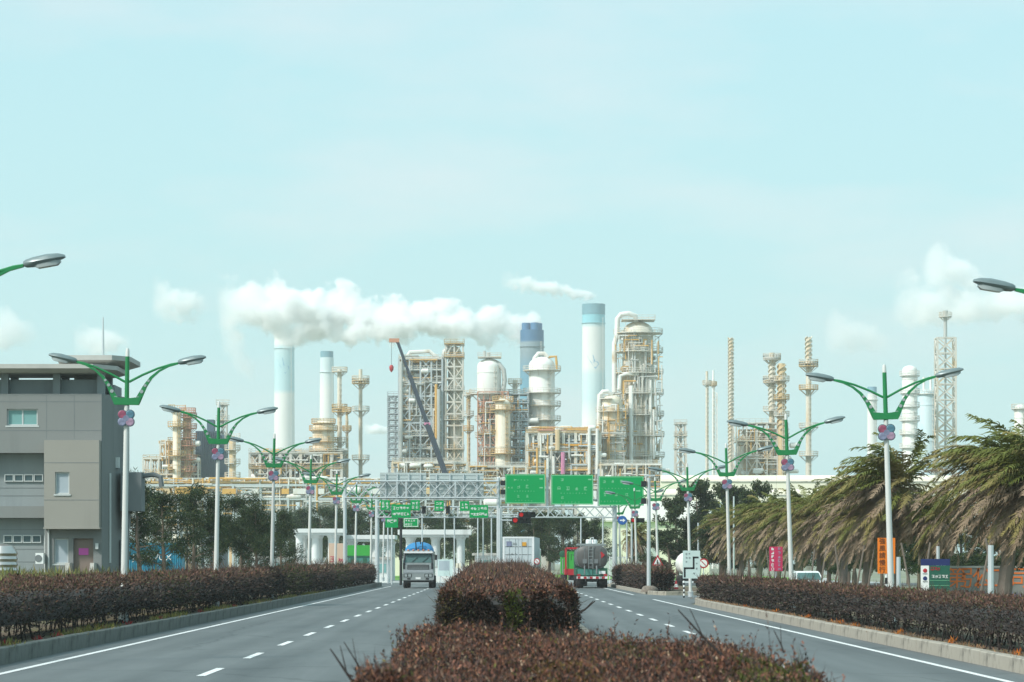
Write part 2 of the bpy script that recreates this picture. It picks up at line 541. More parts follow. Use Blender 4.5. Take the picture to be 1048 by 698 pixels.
# stones lie to the left of the path's direction
kerb('kerb_west', [(-9.66, 30), (-9.66, 262), (-13.5, 270)], 0.24, 0.34, M['kerb_dark'])
kerb('kerb_east', [(13.3, 173), (11.4, 164), (10.3, 157), (9.72, 150), (9.48, 142), (9.48, 30)], 0.24, 0.28, M['kerb'])
kerb('kerb_island', [(9.55, 198), (9.9, 193.5), (10.6, 191), (15, 192.5)], 0.24, 0.22, M['kerb'], 1.2)
kerb('kerb_island', [(15, 270), (9.55, 262), (9.55, 198)], 0.24, 0.22, M['kerb'])
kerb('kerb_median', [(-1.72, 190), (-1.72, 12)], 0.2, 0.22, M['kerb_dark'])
kerb('kerb_median', [(2.5, 12), (2.5, 190)], 0.2, 0.22, M['kerb'])
kerb('kerb_median', [(2.5, 190), (1.6, 194), (0.3, 196), (-0.9, 194), (-1.72, 190)], 0.2, 0.22, M['kerb'], 1.0)
def bed(name, poly, h):
    mb = MB()
    n = len(poly)
    mb.add([(x, y, -0.04) for x, y in poly] + [(x, y, h) for x, y in poly],
           [tuple(range(2 * n - 1, n - 1, -1))] + [(i, (i + 1) % n, (i + 1) % n + n, i + n) for i in range(n)])
    o = mb.build(name, M['soil'])
    o['kind'] = 'structure'
bed('planting_bed', [(-9.91, 30), (-9.91, 261.8), (-13.4, 269.6), (-14.5, 262), (-14.5, 30)], 0.27)
bed('planting_bed', [(9.73, 30), (9.73, 142), (9.97, 150), (10.5, 157), (11.6, 164), (13.4, 172.6), (14.5, 172), (14.5, 30)], 0.22)
bed('planting_bed', [(9.81, 198), (10.1, 193.8), (10.7, 191.3), (14.8, 192.8), (14.8, 269.5), (9.81, 262)], 0.17)
bed('planting_bed', [(-1.51, 12), (2.29, 12), (2.29, 190), (1.5, 193.8), (0.3, 195.7), (-0.8, 193.8), (-1.51, 190)], 0.17)

# ------------------------------------------------------------------ foliage tools
def leaf_quads(P, D, length, width, roll=None):
    """rhombic leaves at P along unit directions D"""
    N = len(P)
    r = rng.normal(size=(N, 3))
    S = np.cross(D, r)
    S /= np.linalg.norm(S, axis=1, keepdims=True) + 1e-9
    l = np.asarray(length).reshape(-1, 1) * np.ones((N, 1))
    w = np.asarray(width).reshape(-1, 1) * np.ones((N, 1))
    V = np.empty((N, 4, 3))
    V[:, 0] = P
    V[:, 1] = P + D * l * 0.45 + S * w * 0.5
    V[:, 2] = P + D * l
    V[:, 3] = P + D * l * 0.45 - S * w * 0.5
    return V

def unit(a):
    return a / (np.linalg.norm(a, axis=1, keepdims=True) + 1e-9)

def palette(N, cols, weights, jitter=0.25):
    cols = np.array(cols)
    w = np.array(weights, float)
    idx = rng.choice(len(cols), size=N, p=w / w.sum())
    c = cols[idx] * (1 + rng.uniform(-jitter, jitter, size=(N, 1)))
    return np.clip(c, 0.004, 1)

def wob(y, s, amp):
    return amp * (np.sin(y / s) + 0.6 * np.sin(y / s * 2.3 + 1.7) + 0.45 * np.sin(y / s * 5.1 + 0.4)) / 1.6

SIDE = ([(0.030, 0.025, 0.024), (0.019, 0.019, 0.019), (0.055, 0.038, 0.033), (0.036, 0.044, 0.022), (0.12, 0.10, 0.09)], [5, 4.5, 2.2, 1.4, 0.5])  # older lower leaves; shade on the hedge flanks is also darkened into these colours
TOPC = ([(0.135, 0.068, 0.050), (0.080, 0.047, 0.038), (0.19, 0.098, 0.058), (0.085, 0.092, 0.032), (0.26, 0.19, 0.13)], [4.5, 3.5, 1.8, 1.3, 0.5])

def hedge(name, label, x0, x1, y0, y1, zb, zt0, zt1, n, leaf, side=SIDE, top=TOPC, near=60.0, patches=(), gap=0.28, rag=0.06, twig_share=0.10, front=0.06, clump=0.6, shoots=0):
    root = thing(name, label, 'hedge', ((x0 + x1) / 2, y0, zb), 0, None)
    ox, oy, oz = (x0 + x1) / 2, y0, zb
    hw = (x1 - x0) / 2
    def topz(y, x):
        return zt0 + (zt1 - zt0) * (y - y0) / (y1 - y0) + wob(y + 3 * x, 1.9, rag) + wob(x * 3 + y * .7, 1.1, rag * 0.5) + wob(x * 9 + y * 4, .8, rag * .35)
    # choose y with density ~ 1/y so near parts get more leaves
    u = rng.random(n)
    y = y0 * (y1 / y0) ** u
    H_ = np.maximum(topz(y, 0) - zb, 0.3)
    per = 2 * H_ + 2 * hw
    t = rng.random(n) * per
    x = np.where(t < H_, -hw, np.where(t > H_ + 2 * hw, hw, t - H_ - hw))
    z = np.where(t < H_, t, np.where(t > H_ + 2 * hw, per - t, H_))
    nx = np.where(t < H_, -1.0, np.where(t > H_ + 2 * hw, 1.0, 0.0))
    nz_ = np.where(nx == 0, 1.0, 0.0)
    ny = np.zeros(n)
    # the two ends
    ends = rng.random(n) < front
    ff = rng.random(n) < 0.75
    y = np.where(ends, np.where(ff, y0, y1), y)
    x = np.where(ends, rng.uniform(-hw, hw, n), x)
    H_ = np.maximum(topz(y, x) - zb, 0.3)
    z = np.where(ends, rng.random(n) * H_, np.minimum(z, H_))
    z = np.where((nz_ > 0) & ~ends, H_, z)
    ny = np.where(ends, np.where(ff, -1.0, 1.0), 0)
    nx = np.where(ends, 0, nx)
    nz_ = np.where(ends, 0, nz_)
    # rounded shoulders, uneven faces, depth
    sh = np.clip((z / H_ - 0.72) / 0.28, 0, 1)
    x = x * (1 - 0.05 * sh ** 2)
    z = z - 0.09 * np.clip((np.abs(x) / hw - 0.75) / 0.25, 0, 1) ** 2 * (z / H_)
    depth = rng.exponential(0.10, n)
    bulge = wob(y * 1.3 + z * 2.1, 0.9, 0.05)
    x = x - nx * (depth - bulge)
    y = y - ny * depth + rng.normal(0, 0.02, n)
    z = z - nz_ * depth
    low = z < gap
    keep = ~low | (rng.random(n) < 0.22)
    # foliage gathers in sprays with darker hollows between them
    kx = 1.0 if y0 > 30 else 1.9
    cl = np.sin(x * 9.3 * kx + 2.1 * np.sin(y * 3.1 * kx)) + np.sin(y * 7.7 * kx + 1.7 * np.sin(z * 8.0 * kx)) + np.sin(z * 10.1 * kx + 2.3 * np.sin(x * 4.3 * kx + y * 1.3))
    keep &= (cl + rng.normal(0, .6, n)) > -1.2 + 0.9 * (1 - clump)
    z = z + nz_ * 0.05 * clump * np.clip(cl, -1, 2) * np.clip(y / 60, .6, 1.2)
    z = np.maximum(z, 0.02)
    P = np.stack([x, y - oy, z], 1)[keep]
    nr = np.stack([nx, ny, nz_], 1)[keep]
    N = len(P)
    yy = P[:, 1] + oy
    D = unit(nr * 0.7 + rng.normal(size=(N, 3)) * 0.75 + np.array([0, 0, 0.45]))
    k = np.clip(yy / near, 1, 3.2)
    istw = rng.random(N) < twig_share
    ln = leaf * k * rng.uniform(0.6, 1.5, N) * np.where(istw, 3.2, 1)
    wd = leaf * 0.46 * k * np.where(istw, 0.28, 1)
    V = leaf_quads(P, D, ln, wd)
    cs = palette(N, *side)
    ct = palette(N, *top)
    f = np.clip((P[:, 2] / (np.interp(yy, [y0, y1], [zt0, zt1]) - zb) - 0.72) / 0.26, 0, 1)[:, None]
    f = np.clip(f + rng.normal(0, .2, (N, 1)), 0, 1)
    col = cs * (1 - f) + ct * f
    for (py0, py1, amt, pc, *xr) in patches:        # stretches of greener growth
        msk = (yy > py0) & (yy < py1) & (rng.random(N) < amt)
        if xr: msk &= (P[:, 0] > xr[0]) & (P[:, 0] < xr[1])
        col[msk] = np.array(pc) * rng.uniform(0.6, 1.3, (msk.sum(), 1))
    col[istw] = col[istw] * 0.6 + np.array((0.07, 0.05, 0.042)) * 0.5
    if shoots:                                  # young upright shoots standing above the clipped top
        sy = rng.uniform(y0 + .1, y1 - .1, shoots); sxx = rng.uniform(-hw * .97, hw * .97, shoots)
        sz = topz(sy, sxx) - zb - .10
        hh = rng.gamma(2.2, .05, shoots) + .07
        dr = unit(np.stack([rng.normal(0, .28, shoots), rng.normal(0, .28, shoots), np.ones(shoots)], 1))
        base = np.stack([sxx, sy - oy, sz], 1)
        m_ = 11
        tt = np.tile(np.linspace(.25, 1.0, m_), shoots)
        Pb = np.repeat(base, m_, 0) + np.repeat(dr * hh[:, None], m_, 0) * tt[:, None]
        Dl = unit(np.repeat(dr, m_, 0) * .8 + rng.normal(size=(shoots * m_, 3)) * .6)
        Vs = leaf_quads(Pb, Dl, leaf * rng.uniform(.5, 1.2, shoots * m_), leaf * .42)
        Vt = leaf_quads(base, dr, hh, .010)
        shade = np.repeat(rng.uniform(.55, 1.5, (shoots, 1)), m_, 0)
        V = np.concatenate([V, Vs, Vt])
        col = np.concatenate([col, np.clip(palette(shoots * m_, *top, .15) * shade, .004, .6), np.tile(np.array([[.06, .042, .035]]), (shoots, 1))])
    link('foliage', quads_mesh('foliage', V, M['hedge_leaf'], col), root)
    # woody core
    mb = MB()
    ys = np.linspace(y0 + 0.25, y1 - 0.25, max(3, int((y1 - y0) / 3)))
    rings = []
    for yv in ys:
        h_ = float(topz(yv, 0)) - zb - 0.26
        w_ = hw - 0.25
        rings.append([(-w_, yv - oy, gap + .1), (w_, yv - oy, gap + .1), (w_, yv - oy, h_ - .12), (w_ * .7, yv - oy, h_), (-w_ * .7, yv - oy, h_), (-w_, yv - oy, h_ - .12)])
    mb.loft(rings)
    mb.build('twig_core', M['twig'], root)
    st = MB()
    ns = int(min(420, (y1 - y0) * 5))
    for i in range(ns):
        yv = y0 * ((y1 / y0) ** random.random())
        yv = min(max(yv, y0 + .2), y1 - .2)
        xs_ = random.uniform(-hw * .85, hw * .85)
        p0 = Vector((xs_, yv - oy, -0.02))
        p1 = p0 + Vector((random.uniform(-.15, .15), random.uniform(-.15, .15), gap + 0.3))
        st.tube([p0, (p0 + p1) / 2 + Vector((random.uniform(-.05, .05), 0, 0)), p1], [0.022, 0.017, 0.012], 4)
    so = st.build('stems', M['twig'], root); so['kind'] = 'stuff'
    return root

G1 = (0.050, 0.062, 0.020)
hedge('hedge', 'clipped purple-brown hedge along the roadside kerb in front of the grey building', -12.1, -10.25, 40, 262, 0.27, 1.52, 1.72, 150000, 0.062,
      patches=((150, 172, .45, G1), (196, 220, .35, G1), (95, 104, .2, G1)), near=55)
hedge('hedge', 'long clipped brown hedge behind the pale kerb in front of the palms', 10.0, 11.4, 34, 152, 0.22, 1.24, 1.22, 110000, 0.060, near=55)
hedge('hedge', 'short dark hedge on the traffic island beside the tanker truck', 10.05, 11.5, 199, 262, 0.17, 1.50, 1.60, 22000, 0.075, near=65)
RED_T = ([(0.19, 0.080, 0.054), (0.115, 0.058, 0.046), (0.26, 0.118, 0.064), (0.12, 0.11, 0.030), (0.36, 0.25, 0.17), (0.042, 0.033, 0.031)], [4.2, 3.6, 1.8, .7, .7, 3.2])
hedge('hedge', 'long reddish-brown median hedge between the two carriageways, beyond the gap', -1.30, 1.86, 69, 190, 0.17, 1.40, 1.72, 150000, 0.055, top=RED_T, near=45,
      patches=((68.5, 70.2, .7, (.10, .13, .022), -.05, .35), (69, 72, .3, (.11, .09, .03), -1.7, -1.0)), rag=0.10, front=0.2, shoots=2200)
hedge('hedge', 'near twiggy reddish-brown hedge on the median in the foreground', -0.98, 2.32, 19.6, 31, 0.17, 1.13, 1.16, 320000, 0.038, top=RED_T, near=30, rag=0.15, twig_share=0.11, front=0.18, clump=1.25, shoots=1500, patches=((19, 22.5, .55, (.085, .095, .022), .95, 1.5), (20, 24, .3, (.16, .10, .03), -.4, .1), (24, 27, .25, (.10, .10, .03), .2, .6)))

# loose stray twigs standing out of the median hedges
def stray(root_label, px0, py0, px1, py1, d, r):
    a, b_ = at(px0, py0, d), at(px1, py1, d)
    mb = MB()
    p0 = Vector((a[0], d, a[1]))
    p1 = Vector((b_[0], d, b_[1]))
    m_ = (p0 + p1) / 2 + Vector((0.02, 0, -0.03))
    base = thing('bare_branch', root_label, 'branch', p0)
    mb.tube([(0, 0, 0), m_ - p0, p1 - p0], [r, r * .8, r * .4], 5)
    mb.build('stick', M['twig'], base, True)
    tw = MB()
    tw.tube([m_ - p0, m_ - p0 + (p1 - p0) * .35 + Vector((0.02, 0, 0.09))], [r * .6, r * .3], 4)
    tw.build('side_twig', M['twig'], base)
stray('bare stick poking out left of the foreground hedge', 366, 705, 338, 664, 21, 0.012)
stray('thin bare branch rising left of the foreground hedge tip', 372, 690, 352, 657, 22, 0.008)
stray('forked bare branch sticking out right of the far median hedge', 585, 631, 609, 615, 69, 0.03)
stray('long brown dead branch leaning up from the foreground hedge top', 740, 672, 694, 624, 24, 0.012)
stray('short brown twig rising from the foreground hedge near its right end', 802, 668, 792, 645, 24, 0.008)

def clumps(name, label, pts, n_each, rad, hgt, length, cols, weights, cat):
    V, K = [], []
    for (x, y, z) in pts:
        P = np.stack([rng.normal(x, rad, n_each), rng.normal(y, rad * 1.6, n_each), z + rng.random(n_each) * hgt * .5], 1)
        D = unit(rng.normal(size=(n_each, 3)) * 0.5 + np.array([0, 0, 1.0]))
        V.append(leaf_quads(P, D, length * rng.uniform(.5, 1.4, n_each), length * .16))
        K.append(palette(n_each, cols, weights))
    o = link(name, quads_mesh(name, np.concatenate(V), M['leaf'], np.concatenate(K)))
    tag(o, label, cat, None, 'stuff')
    return o
pts = [(-10.05 + random.uniform(-.1, .12), y, 0.27) for y in np.arange(42, 180, 0.55) if math.sin(y * .35) + random.random() > .25]
clumps('weeds', 'low yellow-green weeds between the dark kerb and the hedge', pts, 26, 0.12, 0.1, 0.16, [(0.20, 0.20, 0.05), (0.28, 0.22, 0.09), (0.14, 0.09, 0.06)], [3, 2, 1], 'weeds')
pts = [(-9.98, y, 0.28) for y in (51.5, 55, 57.5, 63, 67, 70, 78, 84, 91, 104, 118)]
clumps('red_blossom', 'small red flowering plants along the dark kerb', pts, 26, 0.06, 0.14, 0.11, [(0.42, 0.02, 0.03), (0.30, 0.03, 0.03)], [2, 1], 'flowers')
pts = [(9.85 + random.uniform(-.06, .1), y, 0.22) for y in np.arange(40, 152, 0.5) if random.random() > .45]
clumps('fallen_leaves', 'dry fallen leaves on the soil behind the pale kerb', pts, 16, 0.12, 0.03, 0.10, [(0.36, 0.20, 0.10), (0.22, 0.12, 0.07), (0.5, 0.32, 0.18)], [3, 2, 1], 'leaves')
pts = [(9.84, y, 0.24) for y in (58, 66.5, 75, 84, 88, 97, 108, 121)]
clumps('orange_blossom', 'small orange flowering plants along the pale kerb', pts, 26, 0.06, 0.14, 0.11, [(0.62, 0.20, 0.02), (0.5, 0.12, 0.02)], [2, 1], 'flowers')
pts = [(random.uniform(-21, -13.2), random.uniform(92, 134), 0.0) for k in range(420)]
clumps('tall_grass', 'tall yellow-green grass between the roadside hedge and the grey building', pts, 40, 0.3, 1.3, 1.0, [(0.20, 0.21, 0.06), (0.32, 0.26, 0.11), (0.13, 0.16, 0.05)], [3, 2, 2], 'grass')
# ------------------------------------------------------------------ trees and palms
def tree_proto(kind, seed):
    """returns (trunk mesh, crown mesh) about 7 m tall"""
    r_ = random.Random(seed)
    mb = MB()
    Ht = 6.6
    lean = Vector((r_.uniform(-.5, .2), r_.uniform(-.3, .3), 0))
    spine = [Vector((0, 0, 0)) + lean * (k / 6) ** 1.5 + Vector((r_.uniform(-.06, .06), r_.uniform(-.06, .06), Ht * k / 6)) for k in range(7)]
    mb.tube(spine, [0.20, .17, .14, .11, .08, .05, .02], 7)
    centres = []
    nl = 26 if kind == 'casuarina' else 20
    for k in range(nl):
        f = r_.uniform(0.27, 0.97)
        i = min(5, int(f * 6))
        p = spine[i].lerp(spine[i + 1], f * 6 - i)
        a = r_.uniform(0, 2 * PI)
        reach = (1 - abs(f - 0.42) * 1.15) * (2.6 if kind == 'casuarina' else 2.9) * r_.uniform(.65, 1.15)
        q = p + Vector((math.cos(a) * reach - .25, math.sin(a) * reach, reach * r_.uniform(.15, .6)))
        m_ = p.lerp(q, .5) + Vector((0, 0, -0.08))
        mb.tube([p, m_, q], [0.055 * (1.2 - f), .035 * (1.2 - f) + .006, .008], 5)
        for s in (0.45, 0.72, 1.0):
            centres.append((p.lerp(q, s), 0.22 + .30 * s * r_.uniform(.5, 1.25)))
    centres.append((spine[-1], .5))
    trunk = mb.mesh('trunk', M['bark'], True)
    n = 8200
    cen = np.array([list(c) for c, _ in centres])
    rad = np.array([q for _, q in centres])
    idx = rng.choice(len(cen), n, p=rad ** 2 / (rad ** 2).sum())
    off = rng.normal(size=(n, 3))
    off = unit(off) * (rng.random((n, 1)) ** 0.45)
    P = cen[idx] + off * rad[idx][:, None] * np.array([1.15, 1.15, 0.85])
    if kind == 'casuarina':
        D = unit(rng.normal(size=(n, 3)) * .6 + np.array([-0.35, 0, -0.35]) + off * .7)
        V = leaf_quads(P, D, rng.uniform(.16, .42, n), 0.05)
        col = palette(n, [(0.018, 0.036, 0.018), (0.030, 0.055, 0.021), (0.052, 0.078, 0.024), (0.080, 0.090, 0.032)], [4, 4, 2.4, .9])
    else:
        D = unit(rng.normal(size=(n, 3)) + off * .6)
        V = leaf_quads(P, D, rng.uniform(.14, .26, n), 0.12)
        col = palette(n, [(0.022, 0.040, 0.015), (0.036, 0.060, 0.019), (0.062, 0.080, 0.024)], [3, 4, 2])
    return trunk, quads_mesh('crown', V, M['leaf'], col)

PROTO = {('casuarina', s): tree_proto('casuarina', s) for s in (1, 2, 3)}
PROTO.update({('broadleaf', s): tree_proto('broadleaf', s) for s in (4, 5)})
def tree(name, label, kind, seed, x, y, h, wide=1.0, rz=0.0, group=None):
    tr, cr_ = PROTO[(kind, seed)]
    root = thing(name, label, 'tree', (x, y, 0), rz, group)
    s = h / 6.8
    root.scale = (s * wide, s * wide, s)
    link('trunk', tr, root)
    link('crown', cr_, root)
    return root

def by_px(px, d):
    return (px - VX) * d / FPX
ORD = ['first', 'second', 'third', 'fourth', 'fifth', 'sixth', 'seventh', 'eighth', 'ninth', 'tenth', 'eleventh', 'twelfth', 'thirteenth', 'fourteenth']
# row of dark feathery trees on the left, behind the hedge
row = [(143, 178, 6.9, .85, 1), (168, 186, 6.3, .95, 2), (197, 192, 6.7, .9, 3), (218, 205, 5.9, .8, 1), (246, 212, 6.6, .85, 2), (264, 206, 6.0, .8, 3), (288, 230, 5.7, .8, 1)]
for i, (px, d, h, w, s) in enumerate(row):
    tree('feathery_tree', '%s dark feathery tree from the grey building, behind the left hedge' % ORD[i], 'casuarina', s, by_px(px, d), d, h, w, rz=i * 1.3, group='dark trees beside the grey building')
# far grey-green wood behind the gate
k = 0
for i, px in enumerate(list(range(262, 402, 17)) + list(range(418, 520, 16))):
    d = 395 + (i % 3) * 14
    top = 522 if px < 402 else 527
    h = EYE + (VY - top + random.uniform(-4, 3)) * d / FPX
    tree('background_tree', '%s grey-green tree from the left in the belt behind the white gate' % (ORD[i] if i < 14 else ('last but one', 'last')[i - 14] if i < 16 else 'rearmost'), 'casuarina', 1 + i % 3, by_px(px, d), d, h, 1.05, rz=i * 2.1, group='tree belt behind the gate')
# dark wood behind the container truck and tanker
for i, (px, d, top, w, kd, s) in enumerate([(534, 330, 530, .9, 'broadleaf', 4), (548, 322, 526, 1.0, 'casuarina', 2), (562, 318, 528, 1.0, 'broadleaf', 5), (577, 312, 527, 1.0, 'casuarina', 3), (592, 318, 529, .95, 'broadleaf', 4), (606, 322, 532, .9, 'casuarina', 1)]):
    tree('roadside_tree', '%s dark tree from the left behind the container and tanker trucks' % ORD[i], kd, s, by_px(px, d), d, EYE + (VY - top) * d / FPX, w, rz=i * 1.7, group='trees behind the trucks')
# broadleaf trees behind the palms
for i, (px, d, top, w, s) in enumerate([(694, 300, 512, .8, 4), (714, 318, 497, .75, 5), (737, 322, 500, .75, 4), (756, 306, 503, .7, 5), (776, 300, 497, .62, 4)]):
    tree('leafy_tree', '%s loose leafy tree from the left rising behind the palm row' % ORD[i], 'broadleaf', s, by_px(px, d), d, EYE + (VY - top) * d / FPX, w, rz=i * 1.1, group='leafy trees behind the palms')

def frond_mesh(d0, length, wind, grav, m, seed, nseg=10, nleaf=34, wleaf=0.50):
    r_ = random.Random(seed)
    p = Vector((0, 0, 0))
    d = Vector(d0).normalized()
    pts, dirs = [p.copy()], [d.copy()]
    for i in range(nseg):
        s = (i + 1) / nseg
        d = (d + Vector((-wind * (0.5 + s) + r_.uniform(-.06, .06), -0.25 * wind * s + r_.uniform(-.08, .08), -grav * (0.15 + s)))).normalized()
        p = p + d * (length / nseg)
        pts.append(p.copy())
        dirs.append(d.copy())
    mb = MB()
    mb.tube(pts, [0.035 * (1 - .85 * i / nseg) for i in range(nseg + 1)], 4)
    V, F = mb.v, mb.f
    for k in range(nleaf):
        s = 0.10 + 0.9 * (k + .5) / nleaf
        f = s * nseg
        i = min(nseg - 1, int(f))
        q = pts[i].lerp(pts[i + 1], f - i)
        t = dirs[i].lerp(dirs[i + 1], f - i).normalized()
        side = t.cross(Vector((0, 0, 1)))
        side = side.normalized() if side.length > .05 else Vector((0, 1, 0))
        L_ = wleaf * math.sin(PI * min(1, s * .82 + .14)) ** .6 * r_.uniform(.8, 1.15)
        for sg in (-1, 1):
            dd = (side * sg * r_.uniform(.5, 1.1) + t * r_.uniform(.55, 1.1) + Vector((-0.45 * wind + r_.uniform(-.2, .2), r_.uniform(-.2, .2), -0.5 * r_.uniform(-.1, 1.4)))).normalized()
            w = t * 0.034
            n = len(V)
            mid = q + dd * L_ * .5 + Vector((0, 0, 0.03))
            tip = q + dd * L_ + Vector((-0.06, 0, -0.06))
            V.extend([tuple(q - w), tuple(q + w), tuple(mid + w * .9), tuple(mid - w * .9), tuple(tip)])
            F.extend([(n, n + 1, n + 2, n + 3), (n + 3, n + 2, n + 4)])
    me = bpy.data.meshes.new('frond')
    me.from_pydata(V, [], F)
    me.materials.append(m)
    return me

def palm_proto(seed):
    """wind-blown palm: list of frond meshes round the growing point"""
    r_ = random.Random(seed)
    out = []
    for k in range(130):
        tier = k / 130                              # 0 oldest, lowest; 1 youngest
        a = k * 2.39996 + r_.uniform(-.3, .3)
        el = -1.2 + 2.55 * tier ** 0.8 + r_.uniform(-.25, .25)
        d0 = (math.cos(a) * math.cos(el), math.sin(a) * math.cos(el), math.sin(el))
        L_ = r_.uniform(2.2, 3.5) * (1 if tier < .8 else 1 - .8 * (tier - .8))
        g = r_.random()
        if tier < 0.55: m = M['frond_dry'] if g < .8 else M['frond_mid']
        elif tier < 0.76: m = M['frond_mid'] if g < .55 else (M['frond_dry'] if g < .75 else M['frond_green'])
        else: m = M['frond_green'] if g < .85 else M['frond_mid']
        out.append(frond_mesh(d0, L_, r_.uniform(.05, .17), r_.uniform(.12, .32) + .10 * (1 - tier), m, seed * 100 + k))
    return out
PALM = [palm_proto(s) for s in (11, 12)]
def palm_trunk(h, seed):
    r_ = random.Random(seed)
    mb = MB()
    pts, rs = [], []
    for k in range(17):
        s = k / 16
        pts.append((0.25 * math.sin(s * 2.0) * r_.uniform(.9, 1.1) - .05 * s, 0.05 * math.sin(s * 3 + seed), h * s))
        rs.append((0.24 - .06 * s) * (1.06 if k % 2 else .95))
    mb.tube(pts, rs, 9)
    return mb.mesh('trunk', M['palm_bark'], True), pts[-1]
PT = [palm_trunk(5.0, 3), palm_trunk(4.6, 4)]
def palm(label, x, y, h, v, rz, wide=1.0):
    root = thing('palm_tree', label, 'palm tree', (x, y, 0), rz, 'windswept palms along the right side')
    tr, topp = PT[v]
    k = h / 6.9
    root.scale = (k * wide, k * wide, k)
    link('trunk', tr, root)
    for f in PALM[v]:
        link('frond', f, root, topp)
    return root
prow = [(1052, 114, 6.7, 0, .15, 1.1), (1026, 126, 8.0, 1, -.2, 1.15), (958, 146, 5.4, 0, -.5, .8), (909, 148, 7.6, 0, .0, 1.15), (884, 166, 6.3, 1, .3, 1.05), (862, 182, 7.0, 0, -.3, 1.0), (836, 190, 6.7, 1, .1, 1.0),
        (815, 203, 6.7, 0, .45, 1.0), (795, 217, 6.9, 1, -.15, 1.0), (776, 232, 6.9, 0, .2, 1.0), (757, 248, 6.8, 1, .5, 1.0), (740, 263, 6.6, 0, -.4, 1.0)]
for i, (px, d, h, v, rz, w) in enumerate(prow):
    palm('%s windswept palm of the right-hand row, counted from the near right edge' % ORD[i], by_px(px, d), d, h, v, rz, w)
palm('single sunlit palm standing behind the traffic island right of the tanker', by_px(652, 290), 290, 5.9, 0, 2.2, .8)

# dark shrubs and low trees behind the palm row
for i, d in enumerate((112, 124, 136, 147, 158, 170, 182, 195, 208, 222, 236, 250, 266)):
    x = 27 + 2.5 * math.sin(i * 2.3) + (d - 112) * .015
    tree('dark_shrub_tree', '%s low dark bushy tree behind the palm row, counted from the near end' % ORD[i], 'broadleaf', 4 + i % 2, x, d + 3, 4.6 + .7 * math.sin(i * 1.7), 1.25, rz=i * 1.9, group='low bushy trees behind the palms')
for i, px in enumerate(range(686, 1060, 27)):
    d = 282 + 22 * math.sin(i * 2.1)
    tree('undergrowth_tree', '%s dark undergrowth tree from the left, far behind the palm trunks' % ORD[i], 'broadleaf', 4 + i % 2, by_px(px, d), d, 4.9 + .8 * math.sin(i * 1.3), 1.5, rz=i * 2.7, group='undergrowth behind the palm trunks')
# thin timber props and pale posts under the palms
def post(name, label, px, ptop, d, r, m, cat, cap=None):
    x, z = at(px, ptop, d)
    root = thing(name, label, cat, (x, d, 0))
    mb = MB()
    mb.tube([(0, 0, -.02), (0, 0, z * .5), (0, 0, z)], [r * 1.1, r, r * .92], 9)
    mb.build('pole', m, root, True)
    return root
post('pale_post', 'grey-green round post behind the red wall characters', 1014, 558, 108, 0.11, M['galv'], 'post')
post('pale_post', 'short pale post behind the directory board', 960, 559, 118, 0.07, M['galv'], 'post')
post('pale_post', 'pale grey post just right of the orange sign', 919.5, 570, 101, 0.075, M['galv'], 'post')
pr = 0
for px, d, lean in ((838, 172, .5), (851, 168, .7), (862, 160, -.4), (874, 156, .6), (886, 152, .5), (828, 186, .4), (935, 138, -.6), (942, 136, .5), (800, 195, .5), (790, 205, -.4), (1000, 120, .6), (1022, 112, -.5)):
    x = by_px(px, d)
    root = thing('timber_prop', '%s slanting timber prop from the far end under the palms' % ORD[pr], 'prop', (x, d, 0), 0, 'timber props under the palms')
    mb = MB()
    mb.tube([(0, 0, -.02), (lean * .9, 0.1, 2.9)], [0.055, 0.045], 6)
    mb.build('pole', M['palm_bark'], root, True)
    pr += 1
# ------------------------------------------------------------------ street lamps
M['petal_red'] = mat('petal_red', (0.26, 0.06, 0.11), 0.5, var=0.8, scale=9)
M['petal_teal'] = mat('petal_teal', (0.07, 0.17, 0.23), 0.5, var=0.7, scale=9)
M['petal_violet'] = mat('petal_violet', (0.19, 0.21, 0.31), 0.5, var=0.8, scale=9)
M['petal_rim'] = mat('petal_rim', (0.06, 0.10, 0.12), 0.5, var=0.2)
M['petal_pink'] = mat('petal_pink', (0.34, 0.22, 0.31), 0.5, var=0.8, scale=9)

